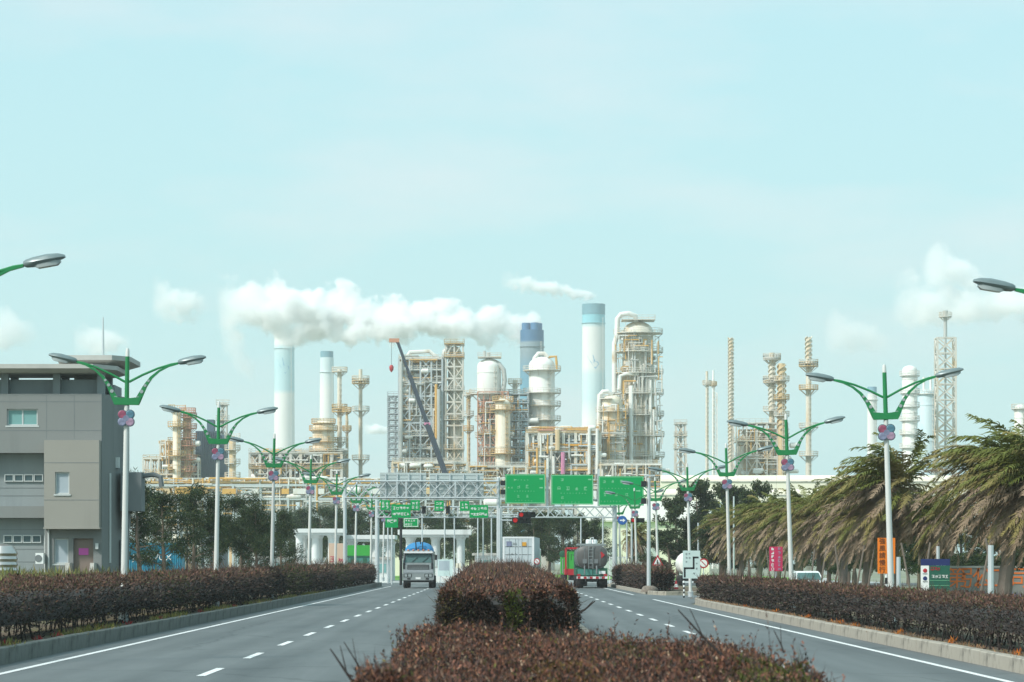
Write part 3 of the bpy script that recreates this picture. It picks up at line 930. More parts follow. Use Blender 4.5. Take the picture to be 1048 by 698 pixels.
def make_lamp():
    root = thing('street_lamp', 'street lamp', 'street lamp', (0, 0, 0))
    mb = MB()
    mb.tube([(0, 0, -.02), (0, 0, 3.0), (0, 0, 6.40)], [0.10, 0.088, 0.072], 12)
    mb.build('pole', M['white'], root, True)
    mb = MB()
    mb.tube([(0, 0, 0.26), (0, 0, 0.30)], [0.19, 0.19], 12)
    for a in range(4):
        mb.box((0.15 * math.cos(a * PI / 2 + .78), 0.15 * math.sin(a * PI / 2 + .78), 0.33), (.04, .04, .06))
    mb.tube([(0, 0, -.02), (0, 0, 0.26)], [0.16, 0.16], 12)
    mb.build('base_flange', M['galv'], root)
    mb = MB()
    mb.tube([(0, 0, 6.40), (0, 0, 7.85)], [0.070, 0.062], 12)
    mb.build('upper_pole', M['green'], root, True)
    mb = MB()
    mb.lathe([(0, 8.10), (.04, 8.09), (.058, 8.02), (.062, 7.85), (0, 7.85)], n=12)
    mb.build('pole_cap', M['white'], root, True)
    mb = MB()
    mb.prism([(-.36, 6.42), (.36, 6.42), (.44, 6.66), (.10, 6.62), (-.10, 6.62), (-.44, 6.66)], -.09, .09)
    mb.build('bracket_plate', M['green'], root)
    for sx in (-1, 1):
        up = [(sx * 0.06, 0, 7.10), (sx * .45, 0, 7.31), (sx * .9, 0, 7.51), (sx * 1.3, 0, 7.64), (sx * 1.62, 0, 7.70)]
        mb = MB()
        mb.tube(up, [0.038, .036, .034, .032, .031], 8)
        mb.build('arm', M['green'], root, True)
        # lower strut: tapering flat plate with round holes
        lo = [(0.30, 6.50), (0.42, 6.74), (0.55, 7.0), (0.72, 7.24), (0.95, 7.44), (1.22, 7.58), (1.5, 7.66)]
        hw = [0.095, .076, .055, .040, .030, .025, .020]
        rings = []
        for i, (x, z) in enumerate(lo):
            a, b_ = lo[max(0, i - 1)], lo[min(len(lo) - 1, i + 1)]
            t = Vector((b_[0] - a[0], b_[1] - a[1])).normalized()
            nx, nz_ = -t.y * hw[i], t.x * hw[i]
            rings.append([(sx * (x + nx), -.045, z + nz_), (sx * (x - nx), -.045, z - nz_), (sx * (x - nx), .045, z - nz_), (sx * (x + nx), .045, z + nz_)])
        mb = MB()
        mb.loft(rings)
        st = mb.build('strut', M['green'], root)
        for (x, z, rr) in ((.33, 6.60, .075), (.44, 6.82, .055), (.54, 7.0, .047), (.64, 7.14, .04)):
            d = MB()
            d.tube([(sx * x, -.06, z), (sx * x, .06, z)], rr, 10)
            d.build('disc', M['lens'], st)
        # lamp head
        rings = []
        ang = R(11)
        for (u, w, h0, h1) in ((0, .05, -.05, .05), (.06, .09, -.085, .08), (.22, .15, -.10, .105), (.5, .17, -.085, .12), (.72, .15, -.05, .095), (.84, .08, -.015, .045)):
            ring = []
            for k in range(10):
                a = 2 * PI * k / 10
                y = w * math.cos(a)
                z = (h1 if math.sin(a) > 0 else -h0) * math.sin(a)
                X_, Z_ = u * math.cos(ang) - z * math.sin(ang), u * math.sin(ang) + z * math.cos(ang)
                ring.append((sx * (1.50 + X_), y, 7.70 + Z_))
            rings.append(ring)
        mb = MB()
        mb.loft(rings)
        hd = mb.build('lamp_head', M['head'], root, True)
        mb = MB()
        for u in (.25, .4, .55, .68):
            pass
        ring2 = []
        for (u, w) in ((.20, .06), (.28, .115), (.50, .13), (.66, .11), (.74, .05)):
            zz = -.135 if .25 < u < .7 else -.085
            ring2.append([(sx * (1.50 + u * math.cos(ang) - zz * math.sin(ang)), y, 7.70 + u * math.sin(ang) + zz * math.cos(ang)) for y in (-w, w)] +
                         [(sx * (1.50 + u * math.cos(ang) + .03 * math.sin(ang)), y, 7.70 + u * math.sin(ang) - .03 * math.cos(ang)) for y in (w, -w)])
        mb.loft(ring2)
        mb.build('lamp_lens', M['lens'], hd, True)
    # flower emblem of four painted discs
    em = MB()
    em.tube([(0, -.14, 6.02), (0, -.10, 6.02)], .09, 12)
    emb = em.build('emblem', M['petal_violet'], root)
    for (dx, dz, m) in ((-.115, .11, 'petal_red'), (.115, .115, 'petal_teal'), (-.115, -.105, 'petal_violet'), (.115, -.105, 'petal_pink')):
        d = MB()
        d.lathe([(0, .02), (.105, .018), (.125, .008), (.125, -.01), (0, -.01)], n=14)
        d.build('petal', M[m], emb, False, (dx, -.12, 6.02 + dz), (R(90), 0, 0))
        q = MB()
        q.lathe([(.12, .006), (.145, .006), (.145, -.03), (.12, -.03)], n=14, close=True)
        q.build('petal_rim', M['petal_rim'], emb, False, (dx, -.12, 6.02 + dz), (R(90), 0, 0))
    return root
lamp0 = make_lamp()
lamp0['group'] = 'green twin-arm street lamps along the road'
first = True
XR = [12.0, 11.74, 11.68, 11.52, 11.48, 11.2, 11.1, 11.05]
for side, X_, n_ in ((-1, -11.0, 9), (1, 11.6, 8)):
    for k in range(n_):
        y = 61.0 + 30 * k
        nm = '%s twin-arm green and white street lamp on the %s, counted from the camera' % (ORD[k], 'building side' if side < 0 else 'palm side')
        if first:
            lamp0.location = (X_, y, .25); lamp0.rotation_euler = (0, R(1.1), 0)
            lamp0['label'] = nm
            first = False
        else:
            lp = dup(lamp0, (X_ if side < 0 else XR[k], y, .25 if side < 0 else .0), random.uniform(-.05, .05), nm)
            if side > 0: lp.scale = (1, 1, .972)
            lp.rotation_euler = (0, R(1.1 if side < 0 else -1.7) + random.uniform(-.004, .004), random.uniform(-.05, .05))

# ------------------------------------------------------------------ sign lettering
def glyph(mb, cx, cz, s, y, seed, th=0.11):
    """one unreadable distant character: a small bundle of strokes"""
    r_ = random.Random(seed)
    w = s * th
    rows = sorted(r_.sample([-.42, -.2, .02, .22, .42], r_.choice((2, 3, 3))))
    for z in rows:
        l = r_.uniform(.55, .95)
        mb.span((cx - s * l / 2, y - .004, cz + z * s - w / 2), (cx + s * l / 2, y + .004, cz + z * s + w / 2))
    for x in r_.sample([-.34, -.1, .12, .36], r_.choice((1, 2, 2))):
        h = r_.uniform(.5, .92)
        mb.span((cx + x * s - w / 2, y - .007, cz - s * h / 2), (cx + x * s + w / 2, y + .001, cz + s * h / 2))
def glyph_row(mb, x0, x1, cz, s, y, n, seed):
    for i in range(n):
        glyph(mb, x0 + (x1 - x0) * (i + .5) / n, cz, s, y, seed + i)
def text_mesh(body, size, m, ext=0.006):
    cu = bpy.data.curves.new('lettering', 'FONT')
    cu.body = body
    cu.size = size
    cu.align_x = 'CENTER'
    cu.align_y = 'CENTER'
    cu.extrude = ext
    cu.resolution_u = 2
    o = bpy.data.objects.new('lettering', cu)
    C.objects.link(o)
    dg = bpy.context.evaluated_depsgraph_get()
    me = bpy.data.meshes.new_from_object(o.evaluated_get(dg))
    bpy.data.objects.remove(o)
    me.materials.clear()
    me.materials.append(m)
    return me
def text(body, size, m, parent, loc):
    return link('lettering', text_mesh(body, size, m), parent, loc, (R(90), 0, 0))

def panel(mb, x0, x1, z0, z1, y0, y1):
    return mb.span((x0, y0, z0), (x1, y1, z1))

def sign_board(name, label, px0, px1, py0, py1, d, m, cat='sign', yoff=-.1, rows=(), arrow=None, border=True, lm='letter_dim', group=None, seed=1):
    """rows: (fraction from top, size m, x0 frac, x1 frac, count)"""
    x0, z1 = at(px0, py0, d)
    x1, z0 = at(px1, py1, d)
    cx, w, h = (x0 + x1) / 2, x1 - x0, z1 - z0
    root = thing(name, label, cat, (cx, d + yoff, z0), 0, group)
    mb = MB()
    panel(mb, -w / 2, w / 2, 0, h, -.03, .03)
    mb.build('board', m, root)
    if border:
        b = MB()
        t = 0.05
        for (a0, a1, c0, c1) in ((-w / 2 + .04, w / 2 - .04, .04, .04 + t), (-w / 2 + .04, w / 2 - .04, h - .04 - t, h - .04), (-w / 2 + .04, -w / 2 + .04 + t, .04 + t, h - .04 - t), (w / 2 - .04 - t, w / 2 - .04, .04 + t, h - .04 - t)):
            panel(b, a0, a1, c0, c1, -.036, -.031)
        b.build('border', M[lm], root)
    if rows:
        L_ = MB()
        for i, (fz, s, fx0, fx1, n) in enumerate(rows):
            glyph_row(L_, -w / 2 + w * fx0, -w / 2 + w * fx1, h * (1 - fz), s, -.038, n, seed * 97 + i * 13)
        L_.build('lettering', M[lm], root)['kind'] = 'stuff'
    if arrow:
        for (fx, fz, s) in arrow:
            a = MB()
            cx_, cz = -w / 2 + w * fx, h * (1 - fz)
            panel(a, cx_ - s, cx_ + s * .3, cz - .045, cz + .045, -.042, -.034)
            a.prism([(cx_ + s * .3, cz - s * .5), (cx_ + s, cz), (cx_ + s * .3, cz + s * .5)], -.042, -.034)
            a.build('arrow', M[lm], root)
    return root, w, h

# ------------------------------------------------------------------ gantries
def truss(root, x0, x1, z0, z1, yd, r=0.07, nb=12, rb=0.045):
    for (z, y) in ((z0, -yd), (z1, -yd), (z0, yd), (z1, yd)):
        mb = MB()
        mb.tube([(x0, y, z), (x1, y, z)], r, 8)
        mb.build('chord', M['galv'], root, True)
    st = (x1 - x0) / nb
    mbs = [MB(), MB(), MB()]
    mbs[0].tube([(0, 0, z0), (st, 0, z1)], rb, 6)
    mbs[1].tube([(0, 0, z1), (st, 0, z0)], rb, 6)
    mbs[2].tube([(0, -yd, 0), (st, yd, 0)], rb, 6)
    mes = [m_.mesh('brace', M['galv'], True) for m_ in mbs]
    for k in range(nb):
        for y in (-yd, yd):
            link('brace', mes[0], root, (x0 + st * k, y, 0))
            link('brace', mes[1], root, (x0 + st * k, y + (.03 if y > 0 else -.03), 0))
        link('brace', mes[2], root, (x0 + st * k, 0, z1))
    up = MB()
    up.span((-.05, -yd - .02, z0), (.05, yd + .02, z1))
    for xx in (x0 + (x1 - x0) * .34, x0 + (x1 - x0) * .40, x0 + (x1 - x0) * .72):
        v = MB()
        for y in (-yd, yd):
            v.span((xx - .06, y - .05, z0), (xx + .06, y + .05, z1))
        v.build('upright', M['galv'], root)
def gantry_post(root, x, z1, r=0.17, y=0.0):
    mb = MB()
    mb.tube([(x, y, 0), (x, y, z1)], [r, r * .92], 14)
    p = mb.build('post', M['galv'], root, True)
    b = MB()
    b.box((x, y, .15), (.7, .7, .3))
    b.build('footing', M['concrete'], root)
    c = MB()
    c.lathe([(0, .05), (r * .7, .03), (r, -.03), (0, -.03)], (x, y, z1), 12)
    c.build('post_cap', M['galv'], p)

# gantry A: seen from behind, over the left carriageway
dA = 222.0
gA = thing('sign_gantry', 'nearer sign gantry over the left carriageway seen from behind', 'gantry', (0, dA, 0))
xa0, xa1 = at(353, 0, dA)[0], at(510, 0, dA)[0]
gantry_post(gA, xa0, at(0, 489, dA)[1], .135)
gantry_post(gA, xa1, at(0, 489, dA)[1], .135)
truss(gA, xa0, xa1, at(0, 509.5, dA)[1], at(0, 492.5, dA)[1], .38, nb=11, r=.06, rb=.032)
def back_board(label, px0, px1, py0, py1):
    x0, z1 = at(px0, py0, dA)
    x1, z0 = at(px1, py1, dA)
    root = thing('direction_sign', label, 'sign', ((x0 + x1) / 2, dA + .62, z0))
    w, h = x1 - x0, z1 - z0
    mb = MB()
    panel(mb, -w / 2, w / 2, 0, h, -.02, .02)
    mb.build('board', M['sign_back'], root)
    n = 7
    for k in range(n):
        s = MB()
        z = h * (k + .5) / n
        s.span((-w / 2 + .02, -.05, z - .025), (w / 2 - .02, -.02, z + .025))
        s.build('stiffener', M['sign_back'], root)
    for k in range(4):
        s = MB()
        x = -w / 2 + w * (k + .5) / 4
        s.span((x - .05, -.14, .05), (x + .05, -.072, h - .05))
        s.build('bracket', M['galv'], root)
M['sign_back'] = mat('sign_back_aluminium', (0.48, 0.53, 0.52), 0.5, 0.3, var=0.1, scale=1.5)
back_board('grey back of the left-hand panel on the nearer gantry', 388.5, 436, 483.5, 511)
back_board('grey back of the right-hand panel on the nearer gantry', 439.5, 495, 484, 511)

# gantry B: over both carriageways, three big green boards
dB = 268.0
gB = thing('sign_gantry', 'farther sign gantry spanning both carriageways with green boards', 'gantry', (0, dB, 0))
xb0, xb1 = at(386, 0, dB)[0], at(629, 0, dB)[0]
gantry_post(gB, xb0, at(0, 512, dB)[1], .2)
gantry_post(gB, xb1, at(0, 518, dB)[1], .21)
truss(gB, xb0, xb1, at(0, 529.5, dB)[1], at(0, 518.8, dB)[1], .35, nb=24, r=.065, rb=.035)
mb = MB()
for px in (560, 612.5):
    x = at(px, 0, dB)[0]
    mb = MB()
    mb.span((x - .10, -.30, at(0, 518, dB)[1]), (x + .10, -.12, at(0, 480, dB)[1]))
    mb.build('sign_bracket', M['galv'], gB)
rowsA = ((.20, .26, .16, .34, 1), (.20, .10, .2, .6, 5), (.42, .30, .22, .66, 2), (.58, .10, .2, .75, 8), (.74, .28, .22, .66, 2), (.90, .10, .22, .7, 6), (.45, .16, .05, .2, 2))
sign_board('direction_sign', 'leftmost large green direction board on the farther gantry', 517, 558, 485.5, 515.5, dB, M['sign_green'], yoff=-.5, rows=rowsA, arrow=((.90, .16, .16), (.90, .46, .16)), seed=1)
sign_board('direction_sign', 'middle large green direction board on the farther gantry', 564, 607, 486, 516.5, dB, M['sign_green'], yoff=-.5, rows=((.16, .28, .18, .34, 1), (.46, .32, .08, .92, 4), (.62, .10, .2, .85, 9), (.78, .28, .18, .36, 1), (.92, .10, .2, .7, 6)), arrow=((.92, .16, .16),), seed=2)
sign_board('direction_sign', 'rightmost large green direction board on the farther gantry', 612.5, 658.5, 487.5, 517.5, dB, M['sign_green'], yoff=-.5, rows=((.18, .28, .03, .6, 3), (.42, .10, .04, .7, 9), (.62, .30, .02, .75, 3), (.86, .10, .03, .5, 7)), arrow=((.88, .5, .2),), seed=3)
# small green boards on the left half
sq = ((.32, .26, .1, .9, 2), (.70, .26, .1, .9, 2))
for i, (px, pw, py0, py1) in enumerate([(394.5, 9.5, 512, 522), (425, 9.5, 512, 522.5), (449.5, 9.5, 512.5, 523), (475.5, 9.5, 513, 523)]):
    sign_board('lane_sign', '%s small square green lane sign from the left on the farther gantry' % ORD[i], px - pw / 2, px + pw / 2, py0, py1, dB, M['sign_green'], yoff=-.6, rows=sq, lm='letter', border=False, group='square green lane signs', seed=10 + i)
rw = ((.28, .26, .06, .94, 5), (.72, .26, .06, .94, 6))
sign_board('lane_sign', 'wide green board above the black signpost near the truck', 401, 420.5, 516.5, 530, dB, M['sign_green'], yoff=-.95, rows=rw, lm='letter', border=False, seed=21)
sign_board('lane_sign', 'wide green board hanging just left of the median signal post', 480.5, 499.5, 517, 530, dB, M['sign_green'], yoff=-.95, rows=rw, lm='letter', border=False, seed=22)
for i, px in enumerate((434, 458.5)):
    x, z = at(px, 522, dB)
    r0 = thing('lane_signal', ('black lane signal box left of the pair under the farther gantry', 'black lane signal box right of the pair under the farther gantry')[i], 'signal', (x, dB - .6, z - .32))
    mb = MB()
    mb.box((0, 0, .32), (.36, .22, .66))
    mb.build('housing', M['black'], r0)
    mb = MB()
    mb.lathe([(.13, 0), (.15, .16), (.14, .16), (.12, 0)], (0, 0, 0), 10, close=True)
    mb.build('hood', M['black'], r0, True, (0, -.1, .42), (R(90), 0, 0))
# T-post with two green boards behind the truck
dT = 276.0
x, z = at(410.3, 520, dT)
tp = thing('black_signpost', 'black post carrying two green boards beside the silver truck', 'signpost', (x, dT, 0))
mb = MB()
mb.tube([(0, 0, 0), (0, 0, z)], [.13, .11], 10)
mb.build('post', M['black'], tp, True)
mb = MB()
mb.tube([(-1.4, 0, z - .4), (1.9, 0, z - .4)], .06, 8)
mb.build('crossbar', M['black'], tp, True)
sign_board('direction_sign', 'small green board left of the black signpost', 394.5, 407.5, 530, 540, dT, M['sign_green'], yoff=-.2, rows=((.35, .3, .1, .9, 3),), lm='letter', border=False, seed=31)
sign_board('direction_sign', 'small green board right of the black signpost', 413, 428.5, 530, 539.5, dT, M['sign_green'], yoff=-.2, rows=((.3, .2, .1, .8, 4), (.7, .2, .1, .6, 3)), lm='letter', border=True, seed=32)

# ------------------------------------------------------------------ traffic signals
M['signal_red'] = None
m_, t_, b_ = nodes_of('signal_red_lit')
b_.inputs['Base Color'].default_value = (0.5, 0.01, 0.01, 1)
b_.inputs['Emission Color'].default_value = (1.0, 0.03, 0.03, 1)
b_.inputs['Emission Strength'].default_value = 0.35
M['signal_red'] = m_
M['signal_off'] = glass_mat('signal_lens_dark', (0.03, 0.035, 0.03), 0.3)
def signal_h(parent, x, y, z, k=1.0):
    mb = MB()
    mb.box((x, y, z), (1.25 * k, .16, .40 * k))
    h = mb.build('signal_housing', M['black'], parent)
    for i in range(3):
        c = x + (-.41 + .41 * i) * k
        l = MB()
        l.lathe([(0, 0), (.13 * k, .01), (.15 * k, .03)], n=12)
        l.build('signal_lens', M['signal_red'] if i == 0 else M['signal_off'], h, True, (c, y - .085, z), (R(90), 0, 0))
        v = MB()
        v.lathe([(.17 * k, 0), (.17 * k, .22), (.155 * k, .22), (.155 * k, 0)], n=12, a0=-.3, a1=PI + .3, close=True)
        v.build('signal_visor', M['black'], h, True, (c, y - .08, z), (R(90), 0, 0))
def signal_mast(label, px, ptop, d, r, sig, arm=True):
    x, z = at(px, ptop, d)
    root = thing('traffic_signal', label, 'traffic light', (x, d, 0))
    mb = MB()
    mb.tube([(0, 0, -.02), (0, 0, z)], [r, r * .8], 10)
    mb.build('post', M['galv'], root, True)
    for (spx, spy) in sig:
        sx, sz = at(spx, spy, d)
        a = MB()
        a.tube([(0, 0, sz), (sx - x, 0, sz)], .05, 8)
        a.build('arm', M['galv'], root, True)
        signal_h(root, sx - x + .3, -.15, sz)
    return root
signal_mast('median signal mast with red lights beside the white container truck', 511.5, 520, 203, .09, ((529, 532.5),))
signal_mast('second red signal arm behind the median mast', 513, 518, 226, .09, ((535, 526.8),))
signal_mast('red signal mast beyond the traffic island below the third green board', 646.5, 520, 275, .10, ((649, 532.5),))
signal_mast('red signal mast half hidden among the trees behind the stepped sign', 714.5, 535, 285, .09, ((721, 540.5),))
# tall grey signal post on the island
x, z = at(664, 489, 197)
tall = thing('tall_post', 'tall thick grey post standing on a boulder at the island tip', 'post', (x, 197, .16))
mb = MB()
mb.tube([(0, 0, -.1), (0, 0, z - .16)], [.135, .115], 14)
mb.build('post', M['galv'], tall, True)
for zz in (z - .55, z - 1.65):
    mb = MB()
    mb.box((-.32, 0, zz), (.34, .3, .36))
    mb.build('camera_box', M['black'], tall)
mb = MB()
mb.box((.05, 0, z - .02), (.7, .12, .1))
mb.build('top_bracket', M['galv'], tall)
M['rock'] = mat('brown_rock', (0.20, 0.17, 0.14), 0.95, var=0.35, scale=4, stain=(.09, .08, .07), amount=.5, sscale=3.0, bump=.8, bscale=10)
# boulder-like rough concrete footing
rk = MB()
rings = []
for (zz, rr) in ((0, .46), (.16, .45), (.32, .35), (.40, .20)):
    rings.append([(rr * (1 + .12 * math.sin(3 * a + zz * 9)) * math.cos(a) * 1.2, rr * (1 + .1 * math.cos(2 * a)) * math.sin(a), zz) for a in [2 * PI * i / 12 for i in range(12)]])
rk.loft(rings)
rko = rk.build('boulder', M['rock'], None, True, (x, 196.6, .14))
tag(rko, 'rounded rough boulder at the foot of the tall grey post', 'boulder')
# small camera boxes on the gantry-A median post
for zz in (494.5, 503.5):
    mb = MB()
    mb.box((xa1 + .33, 0, at(0, zz, dA)[1]), (.36, .3, .34))
    mb.build('camera_box', M['black'], gA)
# round blue sign beside gantry B post
x, z = at(637, 532.5, 266.0)
rs = thing('blue_round_sign', 'round blue arrow sign beside the right gantry post', 'sign', (x, 266.0, z))
mb = MB()
mb.lathe([(0, .02), (.38, .02), (.40, 0), (.38, -.02), (0, -.02)], n=20)
mb.build('disc', M['blue_sign'], rs, False, (0, 0, 0), (R(90), 0, 0))
a = MB()
a.span((-.22, -.035, -.05), (.06, -.025, .05))
a.prism([(.04, -.16), (.25, 0), (.04, .16)], -.035, -.025)
a.build('arrow', M['letter'], rs)
mb = MB()
mb.tube([(-.05, .05, 0), (-.65, .05, 0)], .03, 6)
mb.build('bracket', M['galv'], rs)

# ------------------------------------------------------------------ roadside signs, right side
def pole_sign(name, label, px, base_d, bx=None, stripes=False, top_z=3.0, r=0.04, m=None):
    x = by_px(px, base_d)
    root = thing(name, label, 'sign', (x, base_d, .2))
    if stripes:
        n = 9
        for k in range(n):
            mb = MB()
            mb.tube([(0, 0, top_z * k / n - .02), (0, 0, top_z * (k + 1) / n - .02)], r, 8)
            mb.build('post_band', M['letter'] if k % 2 else M['black'], root, True)
    else:
        mb = MB()
        mb.tube([(0, 0, -.05), (0, 0, top_z)], r, 8)
        mb.build('post', m or M['galv'], root, True)
    return root
M['sign_brown'] = mat('sign_brown', (0.16, 0.045, 0.01), .5, var=.1)
# orange strong-wind sign
d = 95.0
r1 = pole_sign('warning_board', 'orange vertical warning board with dark characters behind the first palm-side lamp pole', 907, d, stripes=True, top_z=1.75)
x0, z1 = at(899.5, 550.5, d); x1, z0 = at(917.5, 587, d)
w, h = x1 - x0, z1 - z0
mb = MB()
mb.span((-w / 2, -.05, z0 - .2), (w / 2, -.02, z1 - .2))
mb.build('board', M['orange'], r1)
for i, ch in enumerate('強風請慢行'):
    text(ch, .20, M['sign_brown'], r1, (-.13, -.058, z1 - .2 - h * (i + .5) / 5))
# green and navy directory board
d = 116.0
x0, z1 = at(942.5, 572, d); x1, z0 = at(972, 612, d)
cx, w, h = (x0 + x1) / 2, x1 - x0, z1 - z0
r1 = thing('directory_board', 'dark green directory board with navy top and white side strip', 'sign', (cx, d, z0))
mb = MB(); mb.span((-w / 2 + .30, -.05, 0), (w / 2, .05, h * .83)); mb.build('green_panel', M['dark_green'], r1)
mb = MB(); mb.span((-w / 2, -.055, h * .832), (w / 2, .055, h)); mb.build('navy_header', M['navy'], r1)
mb = MB(); mb.span((-w / 2, -.06, 0), (-w / 2 + .297, .05, h * .828)); ws = mb.build('white_strip', M['letter'], r1)
for i, (zz, m) in enumerate(((.70, 'red'), (.50, 'navy'))):
    mb = MB(); mb.lathe([(0, .01), (.07, .008), (.085, -.01), (0, -.01)], n=14)
    mb.build('emblem', M[m], ws, False, (-w / 2 + .15, -.068, h * zz), (R(90), 0, 0))
    mb = MB(); glyph_row(mb, -w / 2 + .06, -w / 2 + .24, h * (zz - .08), .05, -.067, 4, 60 + i); mb.build('lettering', M['plinth'], ws)['kind'] = 'stuff'
mb = MB(); glyph_row(mb, -w / 2 + .36, w / 2 - .38, h * .75, .13, -.058, 3, 71); mb.build('lettering', M['red'], r1)['kind'] = 'stuff'
mb = MB(); glyph_row(mb, -w / 2 + .38, w / 2 - .06, h * .55, .12, -.058, 5, 72); mb.build('lettering', M['letter'], r1)['kind'] = 'stuff'
for zz in (.45, .32, .18):
    mb = MB(); mb.span((-w / 2 + .32, -.058, h * zz - .006), (w / 2 - .02, -.052, h * zz + .006)); mb.build('rule_line', M['letter_dim'], r1)
for sx in (-.4, .4):
    mb = MB(); mb.tube([(sx, .02, -z0 - .02), (sx, .02, 0)], .04, 8); mb.build('leg', M['galv'], r1, True)
# crimson board
d = 124.0
r1 = pole_sign('crimson_board', 'crimson notice board with two columns of pale characters beside a lamp pole', 794, d, top_z=1.6, m=M['galv'])
x0, z1 = at(787, 559.5, d); x1, z0 = at(800.5, 584.5, d)
w, h = x1 - x0, z1 - z0
mb = MB(); mb.span((-w / 2, -.06, z0 - .2), (w / 2, -.03, z1 - .2)); mb.build('board', M['crimson'], r1)
for c in (-.25, .25):
    mb = MB()
    for k in range(6):
        glyph(mb, c * w, z1 - .2 - h * (k + .5) / 6, .12, -.066, 200 + k + int(c * 100), .16)
    mb.build('lettering', M['letter'] if c < 0 else M['petal_pink'], r1)['kind'] = 'stuff'
# stepped route board
d = 160.0
r1 = pole_sign('route_board', 'pale route board with a stepped black line on a striped post', 700, d, stripes=True, top_z=1.0, r=.045)
x0, z1 = at(698.8, 563.5, d); x1, z0 = at(716.5, 592, d)
xr = r1.location.x
mb = MB(); mb.span((x0 - xr, -.05, z0 - .2), (x1 - xr, -.02, z1 - .2)); mb.build('board', M['pale_sign'], r1)
def pp(px, py): 
    a = at(px, py, d); return a[0] - xr, a[1] - .2
stp = [(700.7, 590), (700.7, 581.5), (709.8, 581.5), (709.8, 570.5), (714, 570.5)]
mb = MB()
for (a, b2) in zip(stp[:-1], stp[1:]):
    p, q = pp(*a), pp(*b2)
    t = .045
    mb.span((min(p[0], q[0]) - t, -.058, min(p[1], q[1]) - t), (max(p[0], q[0]) + t, -.052 - .001 * stp.index(a), max(p[1], q[1]) + t))
mb.build('stepped_line', M['black'], r1)
mb = MB()
for k, (gx, gy) in enumerate(((702.5, 567), (705.5, 567), (702.5, 571), (705.5, 571), (702.5, 575), (713, 577), (713, 582), (710, 587))):
    p = pp(gx, gy); glyph(mb, p[0], p[1], .10, -.056, 300 + k, .12)
mb.build('lettering', M['plinth'], r1)['kind'] = 'stuff'
# triangle and diamond
d = 208.0
r1 = pole_sign('warning_sign', 'red-bordered triangle sign above an orange diamond at the island tip', 673, d, top_z=2.35, m=M['letter'])
mb = MB(); mb.prism([(-.40, 1.62), (.40, 1.62), (0, 2.36)], -.075, -.05); mb.build('red_border', M['red'], r1)
mb = MB(); mb.prism([(-.26, 1.70), (.26, 1.70), (0, 2.18)], -.082, -.077); mb.build('face', M['letter'], r1)
mb = MB(); mb.prism([(-.06, 1.74), (.02, 1.74), (.02, 2.02), (-.06, 1.96)], -.088, -.084); mb.prism([(.05, 1.74), (.11, 1.74), (.06, 1.9)], -.088, -.084); mb.build('symbol', M['black'], r1)
mb = MB(); mb.prism([(0, 1.0), (.34, 1.3), (0, 1.6), (-.34, 1.3)], -.075, -.05); mb.build('diamond', M['black'], r1)
mb = MB()
for (ax, az) in ((0, 1.46), (-.16, 1.30), (.16, 1.30), (0, 1.14), (0, 1.30)):
    mb.prism([(ax, az - .085), (ax + .085, az), (ax, az + .085), (ax - .085, az)], -.084, -.077)
mb.build('diamond_checks', M['orange'], r1)
# red prohibition disc
for (px, py, dd, lab, rr) in ((720, 576.5, 205, 'round red and white prohibition sign right of the stepped route board', .33), (549.5, 574.5, 232, 'round red-bordered sign at the right rear corner of the white container', .24)):
    x, z = at(px, py, dd)
    r1 = thing('prohibition_sign', lab, 'sign', (x, dd, 0))
    mb = MB(); mb.tube([(0, 0, 0), (0, 0, z)], .035, 8); mb.build('post', M['galv'], r1, True)
    mb = MB(); mb.lathe([(0, .012), (rr, .012), (rr, -.012), (0, -.012)], n=20); mb.build('red_ring', M['red'], r1, False, (0, -.06, z), (R(90), 0, 0))
    mb = MB(); mb.lathe([(0, .012), (rr * .72, .012), (rr * .72, -.004), (0, -.004)], n=20); mb.build('white_face', M['letter'], r1, False, (0, -.068, z), (R(90), 0, 0))
    mb = MB(); mb.prism([(-rr * .5, z + rr * .38), (-rr * .38, z + rr * .5), (rr * .5, z - rr * .38), (rr * .38, z - rr * .5)], -.095, -.084); mb.build('red_bar', M['red'], r1)
# cones on the side road
d = 214.0
for i, px in enumerate((667, 676, 684.5, 692)):
    x = by_px(px, d)
    r1 = thing('traffic_cone', '%s red traffic cone from the left on the green strip behind the island tip' % ORD[i], 'cone', (x, d, .03), 0, 'red cones on the side road')
    mb = MB(); mb.lathe([(.0, .75), (.05, .74), (.19, .05), (0, .05)], n=12); cn = mb.build('cone_body', M['red'], r1, True)
    mb = MB(); mb.lathe([(.10, .50), (.15, .28), (.155, .28), (.105, .50)], n=12, close=True); mb.build('white_band', M['letter'], cn, True)
    mb = MB(); mb.box((0, 0, .025), (.44, .44, .05)); mb.build('base', M['black'], r1)
# low wall with big orange-red characters behind the palms
d = 150.0
x0, z0 = at(962, 606, d); x1, z1 = at(1085, 576, d)
r1 = thing('name_wall', 'low pale wall with big orange-red raised characters behind the palms', 'wall', ((x0 + x1) / 2, d, 0))
w = x1 - x0
mb = MB(); mb.span((-w / 2, -.15, -.02), (w / 2, .15, 1.75)); mb.build('wall_body', M['render_lt'], r1)
mb = MB(); mb.span((-w / 2 - .1, -.2, 1.753), (w / 2 + .1, .2, 1.85)); mb.build('coping', M['concrete'], r1)
for i, ch in enumerate('第引公工司'):
    o = text(ch, 1.12, M['orange_letter'], r1, (by_px((979, 993, 1005, 1023, 1043)[i], d) - (x0 + x1) / 2, -.175, 1.20))
pts = [(random.uniform(21.5, 25), random.uniform(140, 148), .0) for k in range(60)]
clumps('flower_bed', 'purple and grey flowers below the pale wall behind the palms', pts, 40, .3, .7, .3, [(.20, .17, .30), (.25, .2, .2), (.13, .15, .06)], [2, 1, 2], 'flowers')
